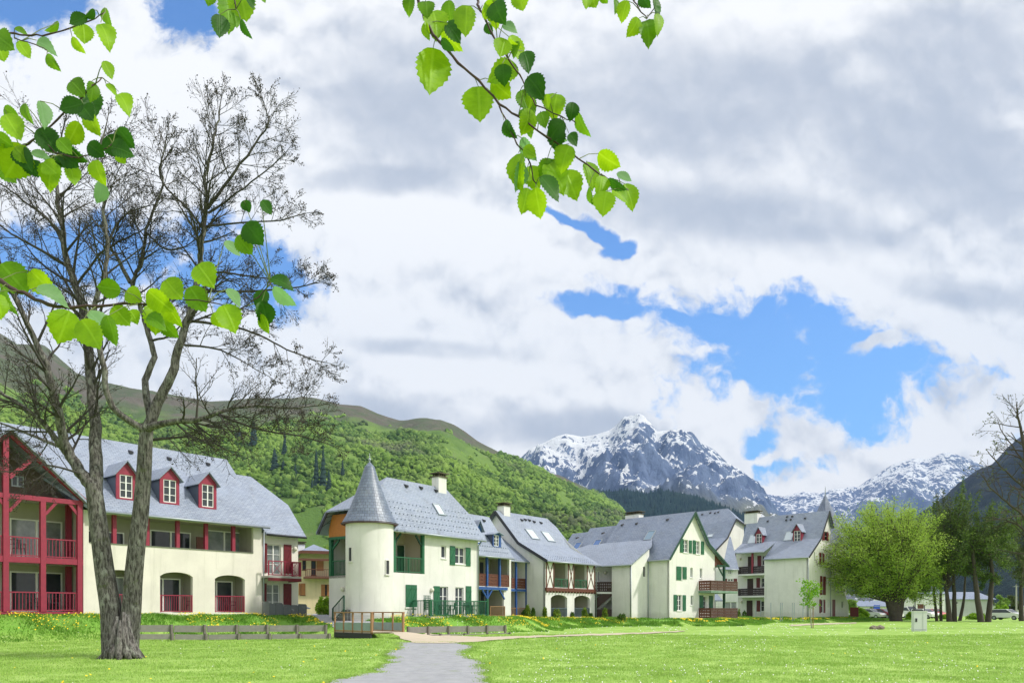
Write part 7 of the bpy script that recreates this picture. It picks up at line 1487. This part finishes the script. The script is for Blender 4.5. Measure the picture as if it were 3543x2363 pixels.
# conifer belt at the mountain foot
cb = [(1340, 1124), (1370, 1118), (1405, 1122), (1440, 1118), (1480, 1128), (1520, 1120), (1560, 1124), (1600, 1132), (1640, 1150), (1700, 1175), (1760, 1200), (1820, 1230)]
cbm = forest_mat('conifer belt', [(.012, .035, .045), (.02, .05, .055), (.03, .06, .055), (.035, .07, .065), (.008, .02, .03)], .01)
belt, BV, bx_, bs_ = relief('hill', [(1280*S15, 1180*S15)]+[((a)*S15, (b+6)*S15) for a, b in cb]+[(1880*S15, 1290*S15)], 1500, 2700, -10, cbm, 45, 500, 41, 60, 12, 1.1, 6)
n = 9000; j = RNG.random(n)*(BV.shape[1]-2); r = RNG.random(n)**.6*58; r0, c0 = r.astype(int), j.astype(int); bp_ = BV[r0, c0]*(1-(j-c0))[:, None]+BV[r0, c0+1]*(j-c0)[:, None]; hh = RNG.uniform(11, 26, n)
cv = []; cf = []
for i in range(5): a = 6.283*i/5; cv.append((math.cos(a), math.sin(a), 0))
cv.append((0, 0, 1)); cf = np.array([(i, (i+1) % 5, 5) for i in range(5)]); cv = np.array(cv); v = cv[None]*np.stack([hh*.24, hh*.24, hh], 1)[:, None]+bp_[:, None]-np.array([0, 0, 3]); f = cf[None]+(np.arange(n)*6)[:, None, None]
o = np_mesh('conifer_forest', v.reshape(-1, 3), f.reshape(-1, 3), cbm); o['kind'] = 'stuff'; o['label'] = 'dark blue green conifer forest at the foot of the snowy mountain'; o['category'] = 'forest'
# ================================================================== grass and flowers
def keep_off(x, y): return ~(inside(PATHPOLY, x, y) | inside(SANDPOLY, x, y) | inside(yd, x, y))
def blades(name, x, y, h, w_, m, rng, lean=.35):
    z = ground_z(x, y)+.018*np.sin(x*2.3+np.sin(y*1.7)*2)*np.sin(y*1.9); n = len(x); a = rng.uniform(0, 6.283, n); d = rng.normal(scale=lean, size=(n, 2))*h[:, None]; b = np.stack([x, y, z-.01], 1); s = np.stack([np.cos(a)*w_/2, np.sin(a)*w_/2, np.zeros(n)], 1)
    top = b+np.stack([d[:, 0], d[:, 1], h], 1); mid = b+np.stack([d[:, 0]*.3, d[:, 1]*.3, h*.55], 1); v = np.stack([b-s, b+s, mid+s*.8, top, mid-s*.8], 1).reshape(-1, 3); f = np.arange(n*5).reshape(-1, 5); return np_mesh(name, v, f, m)
GB_ = leafmat('lawn blades', (.31, .50, .09), (.41, .60, .14), (.46, .58, .22), .5, .35); GL_ = leafmat('long grass blades', (.13, .32, .035), (.22, .44, .05), (.30, .47, .10), .6, .35)
n = 330000; Y_ = 13.5+30*RNG.random(n)**1.15; X_ = (RNG.random(n)*2-1)*(Y_*.70+1); nz = np.array([mnoise.noise(Vector((a*.9, b*.9, 4))) for a, b in zip(X_[::1], Y_[::1])]); k = keep_off(X_, Y_) & (RNG.random(n) < .62+nz*.8); X_, Y_, nz = X_[k], Y_[k], nz[k]
g1 = blades('lawn_grass', X_, Y_, (.030+.03*RNG.random(len(X_))+.03*np.clip(nz, 0, 1))*(1+.012*(Y_-14)), .014+.0009*(Y_-14), GB_, RNG); g1['kind'] = 'stuff'; g1['label'] = 'short bright lawn grass in the foreground'; g1['category'] = 'grass'
# long grass on the bank in front of the houses
def along(n, lo, hi, i0=0, i1=None, rng=RNG):
    C = CREST[i0:i1]; L = np.hypot(*(C[1:, :2]-C[:-1, :2]).T); cs = np.concatenate([[0], np.cumsum(L)]); t = rng.random(n)*cs[-1]; i = np.clip(np.searchsorted(cs, t)-1, 0, len(L)-1); u = (t-cs[i])/L[i]; p = C[i, :2]*(1-u)[:, None]+C[i+1, :2]*u[:, None]; d = (C[i+1, :2]-C[i, :2])/L[i][:, None]; o = lo+(hi-lo)*rng.random(n)
    return p[:, 0]+d[:, 1]*o, p[:, 1]-d[:, 0]*o
x1, y1 = along(135000, -.5, 3.5); nz = np.array([mnoise.noise(Vector((a*.7, b*.7, 8))) for a, b in zip(x1, y1)]); k = keep_off(x1, y1) & (RNG.random(len(x1)) < .55+nz*1.1) & ~((np.hypot(x1+7.3, y1-40.6) < 2.0)); x1, y1, nz = x1[k], y1[k], nz[k]
hh = (.07+.12*RNG.random(len(x1))+.16*np.clip(nz, 0, 1))*np.where(y1 > 60, 1.15, .8); g2 = blades('bank_grass', x1, y1, hh, .02+.0006*y1, GL_, RNG, .5); g2['kind'] = 'stuff'; g2['label'] = 'longer dark green grass on the bank below the houses'; g2['category'] = 'grass'
rr_ = np.random.default_rng(9); pe = np.array(PATHPOLY); ii = rr_.integers(0, len(pe), 9000); qx = pe[ii, 0]+rr_.normal(scale=.10, size=9000); qy = pe[ii, 1]+rr_.normal(scale=.12, size=9000); kk_ = (qy > 13.2) & (qy < 38)
g3 = blades('edge_grass', qx[kk_], qy[kk_], .03+.045*rr_.random(kk_.sum()), .014+.0006*qy[kk_], GB_, rr_, .5); g3['kind'] = 'stuff'; g3['label'] = 'ragged grass tufts creeping over the path edges'; g3['category'] = 'grass'
def flowers(name, x, y, r, h, m, rng, label):
    z = ground_z(x, y)+h; n = len(x); a = np.arange(5)*1.2566; t = rng.normal(scale=.35, size=(n, 2)); v = np.stack([np.stack([x+r*np.cos(q), y+r*np.sin(q)*.9, z+r*(np.cos(q)*t[:, 0]+(np.sin(q)-.6)*np.abs(t[:, 1]+.5))], 1) for q in a], 1).reshape(-1, 3)
    o = np_mesh(name, v, np.arange(n*5).reshape(-1, 5), m); o['kind'] = 'stuff'; o['label'] = label; o['category'] = 'flowers'
YEL = mat('dandelion yellow', (.80, .62, .02), .8); WHF = mat('daisy white', (.82, .80, .82), .8)
def clump(x, y, sc, th, seed): return np.array([mnoise.fractal(Vector((a*sc, b*sc, seed)), 1, 2, 3) for a, b in zip(x, y)]) > th
x1, y1 = along(5600, -.4, 2.3, 0, 12); k = keep_off(x1, y1) & clump(x1, y1, .5, -.02, 3); flowers('dandelions', x1[k], y1[k], .022+.018*RNG.random(k.sum()), .13+.1*RNG.random(k.sum()), YEL, RNG, 'yellow dandelions in the grass along the foot of the houses')
x1, y1 = along(2500, -.3, 1.5, 12, 18); k = clump(x1, y1, .35, .1, 5); flowers('dandelions', x1[k], y1[k], .05+.02*RNG.random(k.sum()), .16, YEL, RNG, 'yellow dandelions before the gable house and the dormer house')
n = 5000; Y_ = 13.5+65*RNG.random(n)**1.3; X_ = (RNG.random(n)*2-1)*(Y_*.70); k = keep_off(X_, Y_) & clump(X_, Y_, .22, .02, 12) & ((X_ > -.08*Y_) | (RNG.random(n) < .18)); X_, Y_ = X_[k], Y_[k]; flowers('daisies', X_, Y_, .008+.00036*Y_, .05+0*Y_, WHF, RNG, 'tiny white daisies scattered over the lawn')
n = 60; Y_ = 14+20*RNG.random(n); X_ = (RNG.random(n)*2-1)*(Y_*.66); k = keep_off(X_, Y_); flowers('dandelions', X_[k], Y_[k], .03+0*Y_[k], .06, YEL, RNG, 'few single dandelions out on the lawn')
# ================================================================== leafy branches hanging into the top and left of the picture
def near_leaf(name, c1, c2, tr, vein):
    M = bpy.data.materials.new(name); M.use_nodes = True; t = M.node_tree; b = t.nodes['Principled BSDF']; k = NT(t); uvn = k.n('ShaderNodeUVMap').outputs[0]; s = k.n('ShaderNodeSeparateXYZ'); k.put(s.inputs[0], uvn)
    ax = k.m('ABSOLUTE', k.m('SUBTRACT', s.outputs[0], .5)); q = k.m('FRACT', k.m('MULTIPLY', k.m('SUBTRACT', s.outputs[1], k.m('MULTIPLY', ax, .62)), 8.5)); vl = k.m('MAXIMUM', k.ss(q, .0, .10, 1, 0), k.ss(ax, .008, .03, 1, 0))
    pos = k.n('ShaderNodeNewGeometry').outputs['Position']; c = k.mix(k.ss(k.noise(pos, 22, 5, .6), .35, .65), c1, c2); c = k.mix(k.m('MULTIPLY', vl, .3), c, vein); k.put(b.inputs['Base Color'], c); b.inputs['Roughness'].default_value = .5; b.inputs['Specular IOR Level'].default_value = .3
    bp = k.n('ShaderNodeBump'); bp.inputs['Strength'].default_value = .5; bp.inputs['Distance'].default_value = .0015; k.put(bp.inputs['Height'], k.m('SUBTRACT', 1.0, vl)); k.put(b.inputs['Normal'], bp.outputs[0])
    tl = k.n('ShaderNodeBsdfTranslucent'); k.put(tl.inputs[0], k.mix(1.0, c, tr, 'MULTIPLY')); mx = k.n('ShaderNodeMixShader'); mx.inputs[0].default_value = .55
    t.links.new(b.outputs[0], mx.inputs[1]); t.links.new(tl.outputs[0], mx.inputs[2]); t.links.new(mx.outputs[0], t.nodes['Material Output'].inputs[0]); return M
LF = {'b': near_leaf('lit leaf tone', (.19, .37, .005), (.28, .49, .01), (1.5, 1.35, .8, 1), (.42, .68, .06)), 'm': near_leaf('green leaf', (.11, .25, .008), (.16, .34, .01), (1.2, 1.2, .7, 1), (.26, .5, .05)),  # bright copy paints the lit look into the leaf colour
      'd': near_leaf('shaded leaf tone', (.03, .12, .008), (.05, .17, .01), (.8, .9, .5, 1), (.09, .24, .03)), 'p': near_leaf('sheen leaf tone', (.22, .40, .16), (.28, .46, .22), (.7, .9, .6, 1), (.35, .55, .3))}  # dark copy paints in shade, pale copy the glossy reflection
TWB = mat('twig brown', (.035, .018, .014), .6, (.08, .04, .03), 40)
def make_leaf(par, base, tip, wr, m, rr, curl):
    L = (tip-base).length; ax = (tip-base)/L; view = ((base+tip)/2-Vector((0, 0, EYE))).normalized(); rt = ax.cross(view).normalized(); full = .84; c = min(1, wr/full); th = math.acos(c)*(1 if rr.random() < .5 else -1); lat = rt*math.cos(th)+view*math.sin(th); nn = ax.cross(lat).normalized()
    v = []; uv_ = []; f = []; N = 18; h = L
    def half(t): return .5*full*float(np.interp(t, (0, .04, .1, .2, .32, .45, .58, .7, .8, .88, .94, 1), (0, .30, .55, .80, .95, 1, .94, .79, .56, .33, .15, 0)))
    rows = []
    for i in range(N+1):
        t = i/N; w_ = half(t)*h*(1 if rr.random() < 2 else 1); tooth = (.93 if i % 2 else 1.07) if 1 < i < N-1 else 1; cv_ = -curl*L*(t-.45)**2; row = []
        if i in (0, N): v.append(base+ax*(t*h)+nn*cv_); rows.append([len(v)-1]*5); uv_.append((.5, t)); continue
        for q in (-1, -.5, 0, .5, 1):
            ww = w_*q*(tooth if abs(q) == 1 else 1); fold = abs(q)*w_*.22+.012*L*math.sin(t*9+q*3)*abs(q); dy = (-.02*h if abs(q) == 1 and i % 2 else 0)
            v.append(base+ax*(t*h+dy)+lat*ww+nn*(cv_+fold)); uv_.append((.5+q*.5*w_/(.42*h+1e-9)*.5*2*.5, t)); row.append(len(v)-1)
        rows.append(row)
    for a, b in zip(rows[:-1], rows[1:]):
        for j in range(4):
            q = [a[j], a[j+1], b[j+1], b[j]]; q = list(dict.fromkeys(q))
            if len(q) >= 3: f.append(q)
    me = bpy.data.meshes.new('leaf'); lo = Vector(par.location); me.from_pydata([tuple(p-lo) for p in v], [], f); l = me.uv_layers.new(name='UVMap').data
    for p in me.polygons:
        p.use_smooth = True
        for li in p.loop_indices: l[li].uv = uv_[me.loops[li].vertex_index]
    me.materials.append(m); me.update(); o = bpy.data.objects.new('leaf', me); COL.objects.link(o); o.parent = par; return o
def leafy(label, conv, Y, twigs, leaves, seed, extra=0):
    rr = random.Random(seed); t = thing('leafy_branch', label, 'branch', tuple(PX(*conv(*twigs[0][0][0]), Y)), 'leafy branches hanging into the picture from above'); allp = []
    mb = MB()
    for pts, r0, r1 in twigs:
        P_ = [PX(*conv(x, y), Y+rr.uniform(-.012, .012)) for x, y in pts]; sm = [P_[0]]
        for a, b in zip(P_[:-1], P_[1:]): sm += [a.lerp(b, .33)+Vector((rr.gauss(0, .0012), 0, rr.gauss(0, .0012))), a.lerp(b, .66)+Vector((rr.gauss(0, .0012), 0, rr.gauss(0, .0012))), b]
        rad = [(r0+(r1-r0)*i/(len(sm)-1))*(1.25 if i % 3 == 0 else 1) for i in range(len(sm))]; mb.tube(sm, rad, 7); allp += sm
    mb.build('twig', TWB, t, True)
    for _ in range(extra):
        i = int(len(allp)*rr.uniform(.22, .98)); q = allp[i]; a = rr.uniform(-2.6, -.3); ln = rr.uniform(.028, .06); st = .014; dv = Vector((math.cos(a), rr.uniform(-.3, .3), math.sin(a))).normalized()
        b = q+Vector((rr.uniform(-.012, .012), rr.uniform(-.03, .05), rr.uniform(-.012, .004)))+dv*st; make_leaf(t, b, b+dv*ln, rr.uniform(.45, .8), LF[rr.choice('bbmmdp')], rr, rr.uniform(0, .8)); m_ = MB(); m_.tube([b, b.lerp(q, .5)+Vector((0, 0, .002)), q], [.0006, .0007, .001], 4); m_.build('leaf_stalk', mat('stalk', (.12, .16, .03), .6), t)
    for (x0, y0, x1, y1, w_, k) in leaves:
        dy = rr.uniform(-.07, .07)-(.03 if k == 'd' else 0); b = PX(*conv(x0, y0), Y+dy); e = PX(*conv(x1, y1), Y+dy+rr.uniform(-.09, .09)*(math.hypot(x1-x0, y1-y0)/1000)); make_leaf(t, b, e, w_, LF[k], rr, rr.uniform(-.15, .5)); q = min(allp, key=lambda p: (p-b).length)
        md = b.lerp(q, .5)+Vector((0, 0, .004)); m_ = MB(); m_.tube([b+(e-b)*.02, md, q], [.0007, .0008, .0011], 5); m_.build('leaf_stalk', MATS.get('stalk') or mat('stalk', (.12, .16, .03), .6), t)
    return t
k1 = lambda x, y: (x/1.206, y/1.206); k2 = lambda x, y: (1350+x/1.96, y/1.96)
leafy('long leafy branch slanting down from the top centre', k2, 1.55, [
    ([(150, -120), (200, 40), (230, 120), (290, 240), (350, 300), (460, 430), (600, 545), (740, 710), (870, 790), (1060, 930), (1230, 1040), (1390, 1160), (1480, 1220), (1615, 1290)], .0032, .0012),
    ([(560, -120), (595, 0), (602, 50), (640, 120), (690, 230), (730, 320), (800, 400), (880, 510), (940, 620), (985, 715), (1160, 790), (1270, 840)], .0026, .0009),
    ([(740, 720), (800, 850), (860, 980), (900, 1020), (950, 1110), (970, 1220), (990, 1250)], .0015, .0011)],
    [(290, 330, 262, 655, .68, 'b'), (520, 38, 510, 258, .6, 'b'), (600, 590, 612, 838, .72, 'b'), (870, 1032, 868, 1305, .48, 'b'), (985, 1275, 1022, 1490, .72, 'b'), (1465, 1295, 1440, 1470, .76, 'b'), (1410, 1040, 1562, 1140, .72, 'b'), (1185, 1160, 1270, 1365, .68, 'b'), (1215, 975, 1150, 1165, .72, 'b'), (1060, 1085, 1190, 1305, .6, 'b'), (930, 1130, 1010, 1300, .72, 'b'),
     (1330, 1095, 1390, 1290, .55, 'b'), (1130, 868, 1120, 1022, .95, 'd'), (890, 935, 990, 1100, .5, 'p'), (950, 735, 900, 925, .72, 'b'), (1020, 755, 1055, 865, .8, 'm'), (1240, 690, 1222, 825, .8, 'd'), (1130, 625, 1100, 808, .75, 'b'), (930, 515, 1045, 672, .78, 'd'), (880, 615, 928, 750, .66, 'm'), (690, 545, 820, 668, .98, 'b'), (870, 460, 650, 540, .62, 'b'), (760, 430, 775, 585, .98, 'd'), (775, 265, 742, 392, .95, 'b'),
     (805, 250, 905, 432, .5, 'b'), (905, 345, 945, 492, .66, 'd'), (700, 5, 770, 165, .72, 'd'), (720, -30, 705, 200, .7, 'b'), (870, -50, 905, 85, .8, 'b'), (395, 0, 410, 165, .66, 'm'), (290, 60, 320, 265, .68, 'b'), (380, 155, 480, 292, .6, 'd'), (350, 200, 492, 358, .48, 'b'), (240, 0, 250, 118, .9, 'm'), (140, -30, 118, 115, .66, 'm'), (235, 150, 262, 282, .5, 'b'), (1265, 765, 1352, 938, .34, 'm'), (1480, 1210, 1612, 1290, .36, 'd'),
     (1590, 1245, 1658, 1432, .62, 'b'), (1535, 1180, 1640, 1232, .45, 'p'), (1020, 1195, 1150, 1365, .45, 'd'), (1345, 1270, 1392, 1415, .3, 'm'), (760, 170, 868, 215, .5, 'p'), (350, 262, 440, 350, .4, 'd'), (870, 280, 830, 400, .5, 'm'), (960, 640, 940, 745, .6, 'b'), (1060, 640, 1075, 740, .5, 'b')], 1, 16)
leafy('small leafy twig in the top right part of the sky', k2, 1.7, [([(1600, -160), (1640, -20), (1690, 70), (1740, 130), (1790, 60)], .0018, .0009), ([(1380, -160), (1400, -30)], .0014, .001)],
    [(1350, -60, 1400, 62, .9, 'b'), (1430, -40, 1475, 28, .8, 'm'), (1525, -10, 1530, 105, .35, 'm'), (1605, 2, 1565, 162, .66, 'b'), (1690, 122, 1610, 258, .66, 'b'), (1735, 125, 1765, 312, .62, 'm'), (1785, -20, 1815, 150, .3, 'd'), (1805, 90, 1820, 250, .4, 'b'), (1330, -60, 1332, 66, .6, 'b'), (1700, -40, 1760, 60, .6, 'd'), (1795, 50, 1838, 82, .6, 'p')], 2)
leafy('leaf tuft hanging from the top edge, left of centre', k1, 1.45, [([(960, -160), (970, -30), (985, 40)], .002, .001), ([(1060, -120), (1080, -20)], .001, .0008)],
    [(880, -40, 868, 26, .9, 'm'), (945, -20, 962, 142, .6, 'm'), (1000, -30, 1032, 98, .8, 'b'), (915, 62, 915, 162, .66, 'd'), (1005, 82, 1050, 168, .35, 'd'), (975, 40, 990, 120, .6, 'm'), (1085, -30, 1108, 16, .6, 'm'), (1030, -20, 1060, 40, .5, 'd')], 3)
leafy('thin leafy twig in the upper left corner', k1, 1.5, [([(-120, 170), (0, 155), (60, 140), (130, 150), (200, 145), (290, 120), (370, 90), (440, 52)], .002, .0009), ([(60, 160), (150, 188), (200, 215)], .001, .0008)],
    [(-20, 145, 56, 205, .8, 'm'), (-10, 190, 18, 262, .8, 'b'), (75, 175, 128, 252, .55, 'b'), (150, 168, 238, 222, .45, 'p'), (195, 225, 250, 302, .5, 'm'), (246, 94, 188, 138, .35, 'm'), (365, 72, 288, 102, .55, 'd'), (395, 42, 355, 82, .5, 'd'), (345, 100, 352, 188, .85, 'b'), (300, 155, 356, 228, .45, 'b'), (420, 92, 466, 210, .58, 'b'), (435, 32, 462, 122, .42, 'm'), (60, 118, 122, 150, .35, 'm')], 4)
leafy('leafy branch reaching in from the left edge, above the middle', k1, 1.4, [([(-140, 660), (0, 640), (60, 620), (120, 600), (160, 570), (240, 500), (330, 420), (380, 360), (425, 325)], .0026, .0009), ([(160, 570), (230, 640), (330, 660), (400, 640), (470, 600)], .0014, .0009)],
    [(292, 335, 352, 402, .8, 'm'), (360, 370, 402, 488, .75, 'd'), (350, 435, 248, 462, .6, 'd'), (362, 468, 416, 572, .6, 'b'), (168, 420, 190, 542, .4, 'p'), (165, 535, 238, 648, .78, 'd'), (240, 580, 302, 645, .75, 'm'), (235, 640, 330, 695, .7, 'd'), (290, 685, 312, 778, .62, 'b'), (365, 600, 438, 655, .9, 'd'), (445, 570, 515, 662, .95, 'd'), (490, 535, 562, 622, .6, 'd'), (492, 640, 522, 684, .9, 'b'), (392, 665, 432, 775, .6, 'b'), (105, 610, 20, 745, .95, 'b'), (-10, 690, 70, 762, .75, 'm'), (120, 670, 162, 742, .85, 'd'),
     (182, 678, 238, 728, .85, 'b'), (20, 480, 90, 592, .62, 'b'), (15, 450, 78, 488, .6, 'm'), (98, 430, 132, 522, .4, 'm'), (432, 255, 470, 334, .6, 'b'), (442, 350, 492, 402, .4, 'b'), (130, 640, 215, 665, .4, 'p'), (-20, 560, 60, 615, .7, 'm'), (-30, 640, 60, 700, .9, 'b'), (200, 655, 260, 700, .6, 'd')], 5, 10)
leafy('long leafy branch crossing in front of the bare tree', k1, 1.35, [([(-140, 1120), (0, 1170), (60, 1210), (120, 1232), (200, 1270), (300, 1285), (400, 1280), (520, 1265), (612, 1270)], .0042, .0018), ([(612, 1270), (730, 1245), (870, 1260), (1000, 1290), (1062, 1300)], .0012, .0008), ([(1000, 1290), (1080, 1240), (1130, 1180)], .001, .0008)],
    [(0, 1100, 118, 1232, .85, 'm'), (130, 1128, 240, 1242, .5, 'b'), (150, 1198, 292, 1278, .3, 'p'), (8, 1195, 70, 1322, .3, 'm'), (-20, 1220, 15, 1332, .6, 'b'), (290, 1295, 240, 1435, .98, 'b'), (345, 1335, 425, 1462, .65, 'b'), (368, 1298, 470, 1405, .48, 'p'), (450, 1315, 490, 1448, .45, 'm'), (505, 1212, 402, 1195, .9, 'm'), (525, 1212, 592, 1258, .9, 'b'), (470, 1282, 545, 1362, .85, 'b'), (615, 1212, 728, 1305, .6, 'b'), (650, 1262, 652, 1398, .82, 'b'), (692, 1258, 757, 1368, .5, 'b'),
     (688, 1168, 762, 1252, .85, 'b'), (790, 1198, 862, 1305, .85, 'm'), (822, 1100, 892, 1198, .82, 'b'), (930, 1268, 985, 1388, .78, 'b'), (888, 1305, 932, 1372, .6, 'b'), (945, 1205, 1006, 1282, .45, 'p'), (1025, 930, 1098, 1025, .8, 'd'), (990, 985, 1055, 1065, .85, 'm'), (1018, 835, 1042, 888, .8, 'd'), (1090, 838, 1135, 898, .62, 'd'), (1128, 1158, 1232, 1205, .48, 'd'), (1112, 1212, 1070, 1298, .62, 'd'), (1140, 1198, 1238, 1278, .45, 'p'), (1105, 1275, 1148, 1318, .65, 'm'), (1090, 1310, 1122, 1395, .5, 'b'), (540, 1290, 575, 1350, .8, 'b'), (935, 1010, 1005, 1070, .5, 'p')], 6, 3)
# ================================================================== haze in the valley air
HAZE = True
if HAZE:
    mb = MB(); mb.obox((-7000, -60, -12.5), (14000, 0, 0), (0, 9800, 0), (0, 0, 3600)); hz_m = bpy.data.materials.new('haze'); hz_m.use_nodes = True; t = hz_m.node_tree; t.nodes.remove(t.nodes['Principled BSDF']); pv_ = t.nodes.new('ShaderNodeVolumePrincipled'); pv_.inputs['Color'].default_value = (.42, .63, 1, 1); pv_.inputs['Density'].default_value = 4.8e-5; pv_.inputs['Anisotropy'].default_value = 0
    t.links.new(pv_.outputs[0], t.nodes['Material Output'].inputs[1]); hzo = mb.build('haze', hz_m); hzo['kind'] = 'stuff'; hzo['label'] = 'thin bluish air filling the valley'; hzo['category'] = 'haze'
